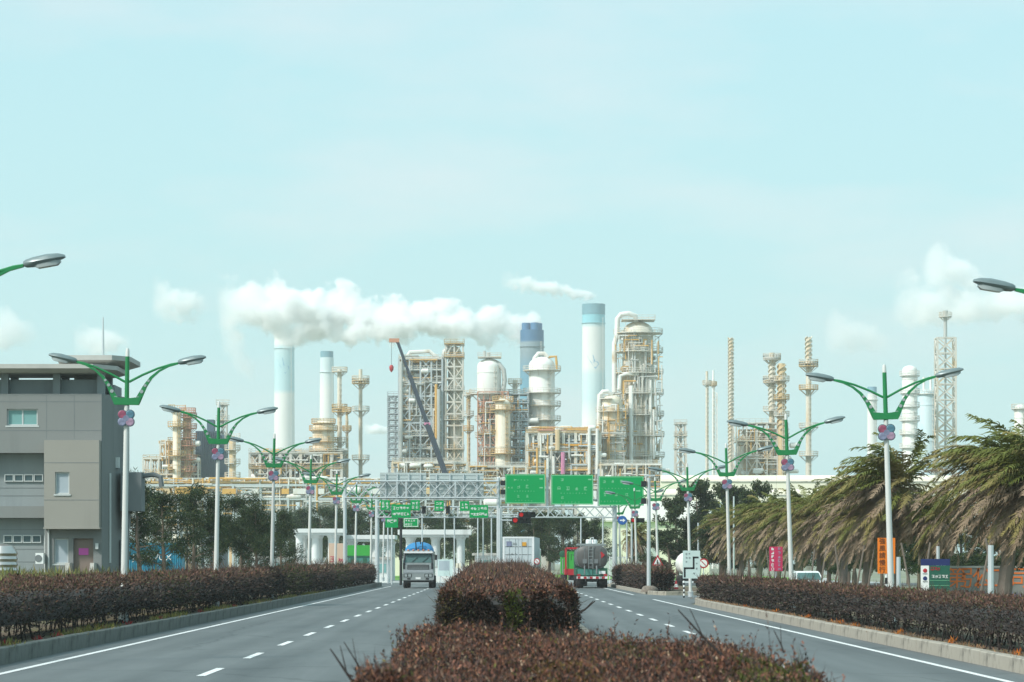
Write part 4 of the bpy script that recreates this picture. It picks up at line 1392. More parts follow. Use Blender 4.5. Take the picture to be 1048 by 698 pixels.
# ------------------------------------------------------------------ grey building on the left
def wall_holes(mb, x0, x1, z0, z1, y0, y1, holes):
    xs = sorted({x0, x1, *[h[0] for h in holes], *[h[1] for h in holes]})
    zs = sorted({z0, z1, *[h[2] for h in holes], *[h[3] for h in holes]})
    xs = [x for x in xs if x0 <= x <= x1]
    zs = [z for z in zs if z0 <= z <= z1]
    for a, b2 in zip(xs[:-1], xs[1:]):
        run = None
        for c, e in zip(zs[:-1], zs[1:]):
            mx_, mz = (a + b2) / 2, (c + e) / 2
            solid = not any(h[0] < mx_ < h[1] and h[2] < mz < h[3] for h in holes)
            if solid and run is None: run = c
            if not solid and run is not None:
                mb.span((a, y0, run), (b2, y1, c)); run = None
        if run is not None: mb.span((a, y0, run), (b2, y1, zs[-1]))
    return mb
dH = 136.0
XH = by_px(104, dH)
bld = thing('grey_building', 'three-storey grey rendered building with projecting bay and flat roof slabs', 'building', (XH, dH, 0))
def hx(px): return by_px(px, dH) - XH
def hz(py): return EYE - (py - VY) * dH / FPX
zt = hz(403)
XL = hx(-70)
# body behind the front skin
poly = [(XL, .82), (-.02, .82), (.42, 1.0), (.88, 2.9), (-.75, 15.5), (XL, 15.5)]
mb = MB()
n = len(poly)
mb.add([(x, y, -.02) for x, y in poly] + [(x, y, zt - .02) for x, y in poly], [tuple(range(n))] + [tuple(range(2 * n - 1, n - 1, -1))] + [(i, (i + 1) % n, (i + 1) % n + n, i + n) for i in range(n)])
mb.build('main_wall', M['render'], bld)
W1 = (hx(7), hx(38.5), hz(435.5), hz(418.5))
RC1 = (XL + .4, hx(47), hz(518), hz(463.5))
RC2 = (XL + .4, hx(46), .0, hz(530))
WL = (hx(55), hx(70), hz(577), hz(551))
DR = (hx(75), hx(95.5), .35, hz(551))
mb = wall_holes(MB(), XL, 0, 0, zt, 0, .80, [W1, RC1, RC2, WL, DR, (hx(47.2), hx(104) - .02, hz(540), hz(451))])
mb.build('front_wall', M['render'], bld)
mb = MB(); mb.prism([(0.01, 0), (.01, zt), (.02, zt), (.02, 0)], .01, .8)
BW = (hx(58.5), hx(73), hz(506), hz(483.5))
mb = wall_holes(MB(), hx(47.2), -.03, hz(540), hz(451), -.62, .6, [BW])
bay = mb.build('bay', M['render_lt'], bld)
mb = MB(); mb.span((hx(46.4), -.66, hz(541.5)), (hx(104.3), .1, hz(539.9))); mb.build('drip_ledge', M['render_lt'], bay)
mb = MB(); mb.span((XL + .42, .70, hz(517.8)), (hx(46.8), .815, hz(463.7))); mb.build('recess_panel', M['render_bl'], bld)
mb = MB(); mb.span((XL + .42, .70, 0), (hx(45.8), .815, hz(530.2))); mb.build('recess_panel', M['render_bl'], bld)
mb = MB(); mb.span((hx(46.5), -.012, 0), (-.03, -.002, .75)); 
# chamfered corner strip closing the end of the front skin
mb = MB()
pl = [(0, 0.002), (.42, .98), (.40, 1.02), (-.02, .82)]
mb.add([(x, y, 0) for x, y in pl] + [(x, y, zt - .01) for x, y in pl], [(3, 2, 1, 0), (4, 5, 6, 7)] + [(i, (i + 1) % 4, (i + 1) % 4 + 4, i + 4) for i in range(4)])
mb.build('corner_wall', M['render'], bld)
def window(parent, rc, y, n=2, glass='glass_teal', fr=.06, sill=True):
    x0, x1, z0, z1 = rc
    f = MB()
    f.span((x0, y - .02, z0), (x0 + fr, y + .06, z1)); f.span((x1 - fr, y - .02, z0), (x1, y + .06, z1))
    f.span((x0 + fr, y - .02, z0), (x1 - fr, y + .06, z0 + fr)); f.span((x0 + fr, y - .02, z1 - fr), (x1 - fr, y + .06, z1))
    for k in range(1, n):
        x = x0 + (x1 - x0) * k / n
        f.span((x - fr / 2, y - .01, z0 + fr), (x + fr / 2, y + .05, z1 - fr))
    w = f.build('window', M['winframe'], parent)
    for k in range(n):
        a, b2 = x0 + (x1 - x0) * k / n + fr * .5, x0 + (x1 - x0) * (k + 1) / n - fr * .5
        p = MB(); p.span((a, y + .015, z0 + fr * .6), (b2, y + .03, z1 - fr * .6)); p.build('pane', M[glass], w)
    if sill:
        s = MB(); s.span((x0 - .06, y - .16, z0 - .07), (x1 + .06, y + .02, z0 - .003)); s.build('sill', M['winframe'], w)
window(bld, W1, .14, 2, 'glass_teal')
window(bay, BW, -.5, 1, 'glass_blue')
window(bld, WL, .14, 1, 'glass_blue')
for (py0, py1, a, b2) in ((485, 492.5, 2, 42), (547.5, 555.5, 1, 40)):
    for k in range(4):
        x0 = a + (b2 - a) * (k + (.02 if k < 2 else .04)) / 4
        window(bld, (hx(x0), hx(x0 + (b2 - a) / 4 * .95), hz(py1), hz(py0)), .64, 1, 'glass_dark', .04, False)
mb = MB(); mb.span((DR[0], .20, DR[2]), (DR[1], .28, DR[3])); dr = mb.build('door', M['door_brown'], bld)
mb = MB(); mb.span((hx(80), .185, hz(568)), (hx(90), .198, hz(561))); mb.build('pink_notice', M['pink'], dr)
mb = MB(); mb.span((hx(93), .15, hz(585)), (hx(94), .198, hz(580))); mb.build('handle', M['steel'], dr)
mb = MB()
for k in range(3): mb.span((hx(73) - .1, -1.6 + .4 * k, .001 * k), (hx(98) + .1, .0, .15 * (k + 1)))
mb.build('steps', M['concrete'], bld)
for px in (72, 97):
    mb = MB(); mb.prism_x([(-1.7, 0), (-1.7, .6), (-.9, 2.0), (-.02, 2.0), (-.02, 0)], hx(px) - .09, hx(px) + .09); mb.build('stair_wall', M['concrete'], bld)
# parapet, columns, roof slabs
mb = MB(); mb.span((XL, 1.1, zt - .03), (hx(100), 1.3, hz(387))); mb.build('parapet', M['render_bl'], bld)
mb = MB(); mb.span((.2, 1.4, zt - .03), (.4, 4, hz(392))); mb.build('parapet', M['render_bl'], bld)
for px in (2, 55.5, 101):
    mb = MB(); mb.span((hx(px) - .16, .7, zt - .03), (hx(px) + .16, 1.09, hz(379.5))); mb.build('roof_column', M['render_bl'], bld)
for (px, yy) in ((2, 3.4), (55.5, 3.4), (101, 3.4)):
    mb = MB(); mb.span((hx(px) - .16, yy, zt - .03), (hx(px) + .16, yy + .4, hz(379.5))); mb.build('roof_column', M['render_bl'], bld)
def slab(x0, x1, y0, y1, z0, z1, ch):
    mb = MB()
    pl = [(x0, y0), (x1 - ch, y0), (x1, y0 + ch * 1.6), (x1, y1), (x0, y1)]
    pb = [(x0, y0 + .5), (x1 - ch - .3, y0 + .5), (x1 - .5, y0 + ch * 1.6 + .3), (x1 - .5, y1 - .4), (x0, y1 - .4)]
    n = 5
    zm = z0 + (z1 - z0) * .45
    mb.add([(x, y, z0) for x, y in pb] + [(x, y, zm) for x, y in pl] + [(x, y, z1) for x, y in pl],
           [tuple(range(n - 1, -1, -1)), tuple(range(2 * n, 3 * n))] + [(i + o, (i + 1) % n + o, (i + 1) % n + o + n, i + o + n) for o in (0, n) for i in range(n)])
    return mb.build('roof_slab', M['slab'], bld)
slab(XL, hx(118), -.7, 4.4, hz(381.5), hz(373.5), .9)
slab(hx(57), hx(129), .6, 5.5, hz(371.5), hz(362.5), .7)
mb = MB(); mb.span((hx(68), 2.5, zt), (hx(98), 5.2, hz(371.6))); mb.build('penthouse', M['render_lt'], bld)
mb = MB(); mb.tube([(hx(102), 1.2, hz(363)), (hx(102), 1.2, hz(340)), (hx(102), 1.2, hz(322.5))], [.06, .045, .025], 8); mb.build('roof_mast', M['galv'], bld, True)
mb = MB(); mb.span((.70, 1.15, hz(522.5)), (1.62, 2.6, hz(482.5))); dct = mb.build('duct_box', M['plinth'], bld)
mb = MB(); mb.span((.80, 1.4, hz(540)), (1.05, 1.9, hz(522.6))); mb.build('duct_leg', M['plinth'], dct)
mb = MB(); mb.tube([(1.6, 1.8, hz(486)), (2.1, 1.8, hz(484.5)), (2.4, 1.8, hz(487)), (2.45, 1.8, hz(497))], .12, 8); mb.build('exhaust_pipe', M['plinth'], dct, True)
mb = MB(); mb.span((.44, 1.2, hz(478)), (.62, 1.5, hz(467))); mb.build('wall_box', M['winframe'], bld)
mb = MB(); mb.tube([(.30, .62, 2), (.30, .62, hz(484))], .05, 6); mb.build('downpipe', M['winframe'], bld)
mb = MB(); mb.span((.62, 1.6, .3), (.80, 2.35, hz(552))); mb.build('side_door', M['plinth'], bld)
mb = MB(); mb.span((hx(38), -.5, hz(577)), (hx(46), -.02, hz(566))); ac = mb.build('air_conditioner', M['letter'], bld)
mb = MB(); mb.lathe([(0, .01), (.16, .01), (.16, -.01), (0, -.01)], n=14); mb.build('fan_grille', M['plinth'], ac, False, (hx(41), -.51, hz(571.5)), (R(90), 0, 0))
# thin dark strips for the panel joints, downpipes and cable runs on the front
for py in (440.5, 411):
    mb = MB(); mb.span((XL, -.006, hz(py) - .015), (-.01, -.001, hz(py) + .015)); mb.build('joint', M['plinth'], bld)
for px in (47.6, 76):
    mb = MB(); mb.span((hx(px) - .012, -.005, hz(449)), (hx(px) + .012, -.001, zt - .05)); mb.build('joint', M['plinth'], bld)
for py in (474, 512):
    mb = MB(); mb.span((hx(47.4), -.626, hz(py) - .012), (hx(103.6), -.621, hz(py) + .012)); mb.build('joint', M['plinth'], bay)
for py in (499, 507, 542, 562, 575):
    mb = MB(); mb.span((XL + .5, .69, hz(py) - .012), (hx(45.5), .699, hz(py) + .012)); mb.build('joint', M['plinth'], bld)
mb = MB(); mb.tube([(hx(50), -.07, hz(541)), (hx(50), -.07, .2)], .045, 8); mb.build('downpipe', M['winframe'], bld, True)
mb = MB(); mb.tube([(hx(44.5), .55, hz(531)), (hx(44.5), .55, .1)], .05, 8); mb.build('downpipe', M['winframe'], bld, True)
mb = MB(); mb.span((hx(98), -.16, hz(562)), (hx(101), -.02, hz(556))); mb.build('meter_box', M['winframe'], bld)
# stainless water tank
x = by_px(3, 131)
wt = thing('water_tank', 'ribbed stainless water tank standing in front of the grey building', 'water tank', (x, 131, 0))
prof = [(0, 0.6)]
for k in range(8):
    prof += [(.60, .62 + .24 * k), (.64, .72 + .24 * k), (.60, .82 + .24 * k)]
prof += [(.45, 2.72), (.15, 2.8), (0, 2.8)]
mb = MB(); mb.lathe(prof, n=20); mb.build('tank_body', M['steel'], wt, True)
mb = MB(); mb.box((0, 0, .3), (1.1, 1.1, .58)); mb.build('stand', M['concrete'], wt)

# ------------------------------------------------------------------ vehicles
M['silver'] = mat('truck_silver', (0.30, 0.33, 0.33), 0.35, 0.3, var=0.1, scale=2, stain=(.2, .2, .19), amount=.3, sscale=1.2)
M['car_white'] = mat('car_white', (0.75, 0.77, 0.77), 0.25, var=0.03)
M['car_silver'] = mat('car_silver', (0.45, 0.47, 0.49), 0.25, 0.5, var=0.03)
M['car_blue'] = mat('car_blue', (0.25, 0.42, 0.48), 0.25, var=0.05)
M['windscreen'] = glass_mat('windscreen', (0.07, 0.14, 0.135), .06)
M['blue_tarp'] = mat('blue_tarp', (0.03, 0.20, 0.42), 0.6, var=0.2, scale=3)
M['truck_green'] = mat('truck_green', (0.015, 0.11, 0.06), 0.6, var=0.25, scale=2, stain=(.05, .06, .05), amount=.5, sscale=1.5)
M['bright_green'] = mat('bright_green', (0.04, 0.36, 0.05), 0.5, var=0.08)
M['tank_grey'] = mat('tank_grey', (0.10, 0.10, 0.097), 0.5, 0.2, var=0.15, scale=1.5, stain=(.14, .13, .12), amount=.4, sscale=1.0, streak=True)
M['container_white'] = mat('container_white', (0.50, 0.56, 0.58), 0.5, var=0.06, stain=(.32, .33, .33), amount=.3, sscale=.8, streak=True)
M['container_blue'] = mat('container_blue', (0.02, 0.25, 0.38), 0.5, var=0.12, scale=1)
M['peach'] = mat('peach_board', (0.62, 0.44, 0.33), 0.6, var=0.05)
M['teal_panel'] = mat('teal_panel', (0.06, 0.24, 0.20), 0.5, var=0.1)
def wheel(parent, x, y, r=.5, w=.28, rim='silver'):
    t = MB(); t.lathe([(r * .55, -w / 2), (r * .92, -w / 2), (r, -w * .32), (r, w * .32), (r * .92, w / 2), (r * .55, w / 2)], n=20, close=True)
    wo = t.build('wheel', M['rubber'], parent, True, (x, y, r), (0, R(90), 0))
    q = MB(); q.lathe([(0, -w * .35), (r * .3, -w * .38), (r * .56, -w * .30), (r * .56, w * .30), (r * .3, w * .38), (0, w * .35)], n=16); q.build('rim', M[rim], wo, True)
def rbox(mb, x0, x1, y0, y1, z0, z1, b=.06):
    pl = [(x0 + b, z0), (x1 - b, z0), (x1, z0 + b), (x1, z1 - b), (x1 - b, z1), (x0 + b, z1), (x0, z1 - b), (x0, z0 + b)]
    return mb.prism(pl, y0, y1)
# oncoming silver truck
tk = thing('silver_truck', 'oncoming silver-grey truck with blue tarpaulin load in the left carriageway', 'truck', (by_px(428, 243), 243, 0))
mb = MB(); rings = []
for (z, hw, y0) in ((.75, 1.20, 0), (1.75, 1.22, -.02), (2.0, 1.22, .0), (2.75, 1.14, .22), (2.98, 1.08, .34)):
    rings.append([(-hw, y0, z), (hw, y0, z), (hw, 1.9, z), (-hw, 1.9, z)])
mb.loft(rings); cab = mb.build('cab', M['silver'], tk)
mb = MB(); mb.add([(-1.10, -.015, 2.02), (1.10, -.015, 2.02), (1.04, .20, 2.74), (-1.04, .20, 2.74), (-1.10, .03, 2.02), (1.10, .03, 2.02), (1.04, .25, 2.74), (-1.04, .25, 2.74)], [(0, 1, 2, 3), (7, 6, 5, 4), (0, 4, 5, 1), (1, 5, 6, 2), (2, 6, 7, 3), (3, 7, 4, 0)]); mb.build('windscreen', M['windscreen'], cab)
for sx in (-.5, .35):
    mb = MB(); mb.bar((sx, -.04, 2.06), (sx + .45, .07, 2.42), .03); mb.build('wiper', M['black'], cab)
mb = MB(); rbox(mb, -1.15, 1.15, -.12, .18, 2.76, 2.90, .03); mb.build('sun_visor', M['car_white'], cab)
for sx in (-1, 1):
    mb = MB(); mb.span((sx * 1.225, .35, 2.05), (sx * 1.235, 1.2, 2.6)); mb.build('side_window', M['windscreen'], cab)
mb = MB(); mb.span((-.85, -.05, 1.48), (.85, -.02, 1.84)); gr = mb.build('grille', M['black'], cab)
for k in range(3):
    q = MB(); q.span((-.80, -.075, 1.53 + .1 * k), (.80, -.052, 1.57 + .1 * k)); q.build('grille_bar', M['silver'], gr)
mb = MB(); rbox(mb, -1.24, 1.24, -.22, .1, .62, 1.18, .06); bm_ = mb.build('bumper', M['silver'], tk)
mb = MB(); mb.span((-1.16, -.04, 1.22), (1.16, -.025, 1.46)); mb.build('front_panel', M['car_silver'], cab)
mb = MB(); mb.span((-.32, -.058, 1.86), (.32, -.045, 1.94)); mb.build('badge_strip', M['steel'], cab)
mb = MB(); mb.span((-1.18, -.10, .44), (1.18, .05, .62)); mb.build('under_bumper', M['black'], tk)
for k in range(5):
    mb = MB(); mb.box((-.8 + .4 * k, .26, 3.02), (.12, .08, .07)); mb.build('roof_marker', M['orange'], cab)
for sx in (-1, 1):
    mb = MB(); mb.span((sx * .50, -.235, .86), (sx * 1.14, -.221, 1.14)); mb.build('headlight_surround', M['black'], bm_)
    mb = MB(); mb.span((sx * 1.03, -.03, 1.50), (sx * 1.2, -.015, 1.98)); mb.build('corner_vane', M['black'], cab)
    mb = MB(); mb.bar((sx * 1.10, -.03, 2.0), (sx * 1.04, .19, 2.76), .09); mb.build('pillar', M['black'], cab)
    mb = MB(); mb.span((sx * .55, -.25, .90), (sx * .78, -.236, 1.10)); mb.build('headlight', M['lens'], tk)
    mb = MB(); mb.span((sx * .86, -.25, .90), (sx * 1.08, -.236, 1.10)); mb.build('headlight', M['lens'], tk)
    mb = MB(); mb.span((sx * .60, -.24, .68), (sx * .85, -.21, .80)); mb.build('fog_light', M['black'], bm_)
    mb = MB(); mb.tube([(sx * 1.15, -.05, 2.6), (sx * 1.35, -.25, 2.65), (sx * 1.38, -.25, 2.3)], .02, 6); mi = mb.build('mirror_arm', M['black'], tk, True)
    mb = MB(); mb.box((sx * 1.40, -.25, 2.42), (.22, .08, .40)); mb.build('mirror', M['black'], mi)
    for y in (1.0, 4.4, 5.7):
        wheel(tk, sx * 1.02, y, .5, .30 if y < 2 else .55)
mb = MB(); mb.span((-.2, -.235, .70), (.2, -.222, .86)); mb.build('number_plate', M['letter'], bm_)
mb = MB(); mb.span((-.45, .2, .55), (.45, 7.2, .95)); mb.build('chassis', M['black'], tk)
mb = MB(); mb.prism_x([(2.1, 1.0), (2.1, 2.9), (7.4, 2.9), (7.4, 1.0)], -1.2, 1.2); ld = mb.build('load_body', M['silver'], tk)
rings = []
for y, k in ((2.15, .4), (2.6, .9), (4.5, 1.0), (6.8, .9), (7.35, .4)):
    rings.append([(1.15 * math.cos(a) * (.75 + .25 * k), y, 2.9 + .78 * k * max(0, math.sin(a)) ** .8) for a in [PI * i / 12 for i in range(13)]])
mb = MB(); mb.loft(rings); mb.build('tarpaulin', M['blue_tarp'], ld, True)
mb = MB(); mb.tube([(-.2, 2.0, 2.9), (-.25, 2.0, 3.75), (.1, 2.0, 3.85), (.15, 2.0, 3.5)], .05, 6); mb.tube([(.3, 2.0, 2.9), (.3, 2.0, 3.7)], .04, 6); mb.build('hose_frame', M['black'], tk, True)
# tanker truck seen from behind
xt = by_px(606, 243)
tn = thing('tanker_truck', 'grey tanker truck with green lower body seen from behind in the right lane', 'truck', (xt, 243, 0))
def ell(y, kx, kz):
    return [(1.20 * kx * math.copysign(abs(math.cos(a)) ** .62, math.cos(a)), y, 2.46 + .90 * kz * math.copysign(abs(math.sin(a)) ** .62, math.sin(a))) for a in [2 * PI * i / 28 for i in range(28)]]
mb = MB(); mb.loft([ell(-.18, .55, .55), ell(-.10, .85, .85), ell(0, 1, 1), ell(7.2, 1, 1), ell(7.35, .8, .8)]); tb = mb.build('tank', M['tank_grey'], tn, True)
for y in (.05, 2.4, 4.8, 7.1):
    mb = MB(); mb.loft([[(p[0] * 1.015, p[1] - .04, 2.46 + (p[2] - 2.46) * 1.015) for p in ell(y, 1, 1)], [(p[0] * 1.015, p[1] + .04, 2.46 + (p[2] - 2.46) * 1.015) for p in ell(y, 1, 1)]]); mb.build('tank_band', M['silver'], tb, True)
mb = MB(); mb.box((.78, -.13, 2.62), (.01, .01, .01)); 
mb = MB(); mb.prism([(.72, 2.35), (1.0, 2.62), (.72, 2.89), (.44, 2.62)], -.17, -.12); mb.build('hazard_diamond', M['red'], tb)
for sx in (-.75, -.3, .15):
    mb = MB(); mb.span((sx, -.20, 1.95), (sx + .32, -.15, 2.30)); mb.build('rear_plate', M['plinth'], tb)
mb = MB(); rbox(mb, -1.1, 1.1, .3, 6.9, 3.36, 3.52, .05); mb.build('catwalk', M['silver'], tn)
mb = MB()
for xx in (-.28, .06): mb.span((xx - .02, -.27, 1.5), (xx + .02, -.23, 3.5))
for k in range(7): mb.span((-.28, -.265, 1.65 + .28 * k), (.06, -.235, 1.68 + .28 * k))
mb.build('rear_ladder', M['silver'], tn)
mb = MB(); mb.tube([(.35, -.2, 1.75), (.35, -.3, 1.55), (.35, -.3, 1.1)], .07, 8); mb.tube([(-.6, -.2, 1.75), (-.6, -.3, 1.5), (-.6, -.28, 1.05)], .06, 8); mb.build('outlet_pipe', M['plinth'], tn, True)
for xx in (-.62, 0, .62):
    mb = MB(); mb.span((xx - .02, -.185, 1.75), (xx + .02, -.172, 3.2)); mb.build('tank_seam', M['plinth'], tb)
for (sx, y) in ((-.25, .6), (.25, 2.2), (-.1, 3.8)):
    mb = MB(); mb.lathe([(0, .34), (.2, .33), (.24, .22), (.24, 0), (0, 0)], (sx, y, 3.52), 12); mb.build('manhole', M['car_white'], tn, True)
mb = MB(); mb.tube([(-.1, .4, 3.5), (-.12, .4, 3.95), (.1, .5, 4.0), (.15, .6, 3.6)], .045, 6); mb.build('vent_pipe', M['car_white'], tn, True)
mb = MB(); rbox(mb, -1.22, 1.22, .1, 7.0, .95, 1.58, .05); mb.build('lower_body', M['truck_green'], tn)
for (a, b2) in ((-1.15, -.6), (-.55, .0), (.05, .6)):
    mb = MB(); mb.span((a, .06, 1.02), (b2, .10, 1.50)); mb.build('locker_door', M['teal_panel'], tn)
mb = MB(); mb.span((.55, .02, 1.12), (1.05, .07, 1.36)); mb.build('number_plate', M['letter'], tn)
mb = MB(); mb.span((-1.22, -.02, .74), (1.22, .12, .92)); bp_ = mb.build('rear_bumper', M['letter'], tn)
for k in range(5):
    mb = MB(); mb.span((-1.15 + .48 * k, -.03, .75), (-.92 + .48 * k, -.02, .91)); mb.build('red_stripe', M['red'], bp_)
for sx in (-1, 1):
    mb = MB(); mb.span((sx * .92, -.035, .95), (sx * 1.18, .08, 1.12)); mb.build('tail_light', M['red'], tn)
    mb = MB(); mb.span((sx * .55, .35, .28), (sx * 1.2, .40, .74)); mb.build('mud_flap', M['rubber'], tn)
    for y in (1.0, 2.3, 9.2): wheel(tn, sx * .95, y, .5, .55)
    mb = MB(); mb.tube([(sx * 1.2, 8.3, 2.6), (sx * 1.45, 8.2, 2.7), (sx * 1.45, 8.2, 2.2)], .03, 6); mb.build('mirror', M['black'], tn, True)
mb = MB(); mb.span((-.45, .3, .5), (.45, 9.6, .94)); mb.build('chassis', M['black'], tn)
mb = MB(); rbox(mb, -1.2, 1.2, 7.6, 9.8, .95, 3.0, .1); mb.build('cab', M['truck_green'], tn)
# green machine with red frame ahead of the tanker
gm = thing('green_truck', 'bright green and red service truck partly hidden ahead of the tanker', 'truck', (by_px(588, 264), 264, 0))
mb = MB(); rbox(mb, -.62, .9, 0, 3.0, 1.5, 3.0, .12); mb.build('hopper', M['bright_green'], gm)
mb = MB()
for (a, b2) in (((-.75, -.08, 1.0), (-.75, -.08, 3.25)), ((-.75, -.08, 3.25), (1.0, -.08, 3.25)), ((1.0, -.08, 3.25), (1.0, -.08, 1.0))): mb.bar(a, b2, .16)
mb.build('red_frame', M['red'], gm)
mb = MB(); rbox(mb, -.85, 1.0, -.1, 3.2, .95, 1.48, .05); mb.build('red_bed', M['red'], gm)
mb = MB(); mb.lathe([(0, .12), (.26, .1), (.30, 0), (.26, -.1), (0, -.12)], n=14); mb.build('hose_reel', M['truck_green'], gm, True, (-1.0, .2, 2.75), (R(90), 0, 0))
mb = MB(); mb.tube([(-1.0, .2, 2.35), (-1.0, .2, 1.1)], .05, 6); mb.build('reel_post', M['silver'], gm, True)
mb = MB(); mb.span((-.4, .1, .5), (.5, 6.5, .94)); mb.build('chassis', M['black'], gm)
mb = MB(); rbox(mb, -1.1, 1.1, 3.6, 5.8, .95, 2.8, .1); mb.build('cab', M['bright_green'], gm)
for sx in (-1, 1):
    for y in (.8, 4.6): wheel(gm, sx * .85, y, .5, .5)
# white container truck on the turning lane
ct = thing('container_truck', 'white container lorry with stickers on its rear doors waiting beside the median', 'truck', (by_px(530.5, 238), 238, 0), R(-3))
z0, z1 = 1.25, 4.02
mb = MB(); mb.span((-1.2, .08, z0), (1.2, 12, z1 - .02)); cb = mb.build('container', M['container_white'], ct)
mb = MB()
mb.span((-1.22, 0, z0), (-1.06, .1, z1)); mb.span((1.06, 0, z0), (1.22, .1, z1)); mb.span((-1.06, 0, z1 - .14), (1.06, .1, z1)); mb.span((-1.06, 0, z0), (1.06, .1, z0 + .14))
mb.build('rear_frame', M['car_white'], cb)
for sx in (-1, 1):
    mb = MB(); mb.span((sx * .015, .03, z0 + .15), (sx * 1.05, .075, z1 - .15)); dd = mb.build('rear_door', M['container_white'], ct)
    for k in range(1, 4):
        q = MB(); zz = z0 + .15 + (z1 - z0 - .3) * k / 4; q.span((sx * .06, .012, zz - .025), (sx * 1.0, .029, zz + .025)); q.build('door_rib', M['plinth'], dd)
    for xx in (.25, .72):
        q = MB(); q.tube([(sx * xx, .01, z0 + .1), (sx * xx, .01, z1 - .1)], .022, 6); q.build('lock_bar', M['galv'], dd, True)
mb = MB(); mb.span((-.92, -.02, 3.28), (-.52, -.01, 3.66)); mb.build('violet_sticker', M['petal_violet'], ct)
mb = MB(); mb.span((.30, -.02, 3.30), (.62, -.01, 3.60)); mb.build('yellow_sticker', M['yellow'], ct)
mb = MB(); glyph_row(mb, -.45, -.1, 3.5, .16, -.012, 2, 401); glyph_row(mb, -.85, -.1, 2.7, .14, -.012, 3, 404); mb.build('lettering', M['plinth'], ct)
mb = MB(); mb.span((-.5, .2, .7), (.5, 14, 1.24)); mb.build('chassis', M['black'], ct)
mb = MB(); rbox(mb, -1.2, 1.2, 12.6, 14.8, .8, 3.2, .1); mb.build('cab', M['car_white'], ct)
for sx in (-1, 1):
    for y in (1.2, 2.5, 11.8, 13.8): wheel(ct, sx * .95, y, .5, .5)
    mb = MB(); mb.span((sx * .7, -.02, .85), (sx * 1.1, .05, 1.05)); mb.build('tail_light', M['red'], ct)

def car(label, x, y, rz, paint, h=1.5, w=1.72, L_=4.3, van=False):
    root = thing('parked_car', label, 'car', (x, y, 0), rz)
    mb = MB()
    hood = .62 * h
    prof = [(0, .28), (0, .55 * h), (.10, hood), (.9 if not van else .4, hood + .04), (L_ - .35, hood + .06), (L_, .56 * h), (L_, .28)]
    mb.prism_x(prof, -w / 2, w / 2)
    b = mb.build('body', M[paint], root)
    a0, a1 = (.85, 1.75) if not van else (.3, .9)
    rings = []
    for (z, y0, y1, ww) in ((hood + .02, a0, L_ - .25, w / 2 - .02), (h - .08, a1, L_ - .75 if not van else L_ - .35, w / 2 - .16), (h, a1 + .15, L_ - .95 if not van else L_ - .5, w / 2 - .24)):
        rings.append([(-ww, y0, z), (ww, y0, z), (ww, y1, z), (-ww, y1, z)])
    mb = MB(); mb.loft(rings); cbn = mb.build('cabin', M[paint], root)
    def quad(p, nrm, name):
        q = MB(); n = Vector(nrm) * .012
        q.add([Vector(v) + n for v in p] + [Vector(v) - n for v in p], [(0, 1, 2, 3), (7, 6, 5, 4), (0, 4, 5, 1), (1, 5, 6, 2), (2, 6, 7, 3), (3, 7, 4, 0)])
        q.build(name, M['windscreen'], cbn)
    wf, wr = w / 2 - .10, w / 2 - .22
    y1b, y1t = L_ - .25, (L_ - .75 if not van else L_ - .35)
    zl, zh = hood + .06, h - .10
    quad([(-wf, a0 + .06, zl), (wf, a0 + .06, zl), (wr, a1 - .03, zh), (-wr, a1 - .03, zh)], (0, -1, .6), 'windscreen')
    quad([(-wf, y1b - .05, zl), (wf, y1b - .05, zl), (wr, y1t + .03, zh), (-wr, y1t + .03, zh)], (0, 1, .6), 'rear_window')
    for sx in (-1, 1):
        quad([(sx * (w / 2 - .03), a0 + .25, zl), (sx * (w / 2 - .03), y1b - .25, zl), (sx * (w / 2 - .15), y1t - .12, zh), (sx * (w / 2 - .15), a1 + .1, zh)], (sx, 0, .2), 'side_window')
        q = MB(); q.span((sx * (w / 2 - .4), -.02, .46 * h), (sx * (w / 2 - .06), .03, .55 * h)); q.build('headlight', M['lens'], root)
        q = MB(); q.span((sx * (w / 2 - .3), L_ - .02, .42 * h), (sx * (w / 2 - .06), L_ + .02, .56 * h)); q.build('tail_light', M['red'], root)
        q = MB(); q.box((sx * (w / 2 + .1), a0 + .35, zl + .05), (.2, .1, .14)); q.build('mirror', M[paint], root)
        for yy in (.8, L_ - .8): wheel(root, sx * (w / 2 - .1), yy, .31, .2)
    q = MB(); q.span((-w / 2 + .05, -.06, .26), (w / 2 - .05, .0, .45 * h)); q.build('bumper', M['plinth'], b)
    return root
car('white car parked among the palms right of the crimson board', by_px(830, 176), 176, 0, 'car_white', 1.52, 1.66)
car('silver-white car parked under the trees left of the second lamp', by_px(206, 205), 205, R(80), 'car_silver', 1.45)
car('white car parked between the second and third lamps on the building side', by_px(255, 228), 228, R(86), 'car_white', 1.5)
car('pale blue-white car in front of the white gate columns', by_px(296, 262), 262, R(84), 'car_blue', 1.55)
car('small white van with blue window beside the peach board', by_px(328, 268), 268, R(8), 'car_white', 1.95, 1.55, 3.6, True)
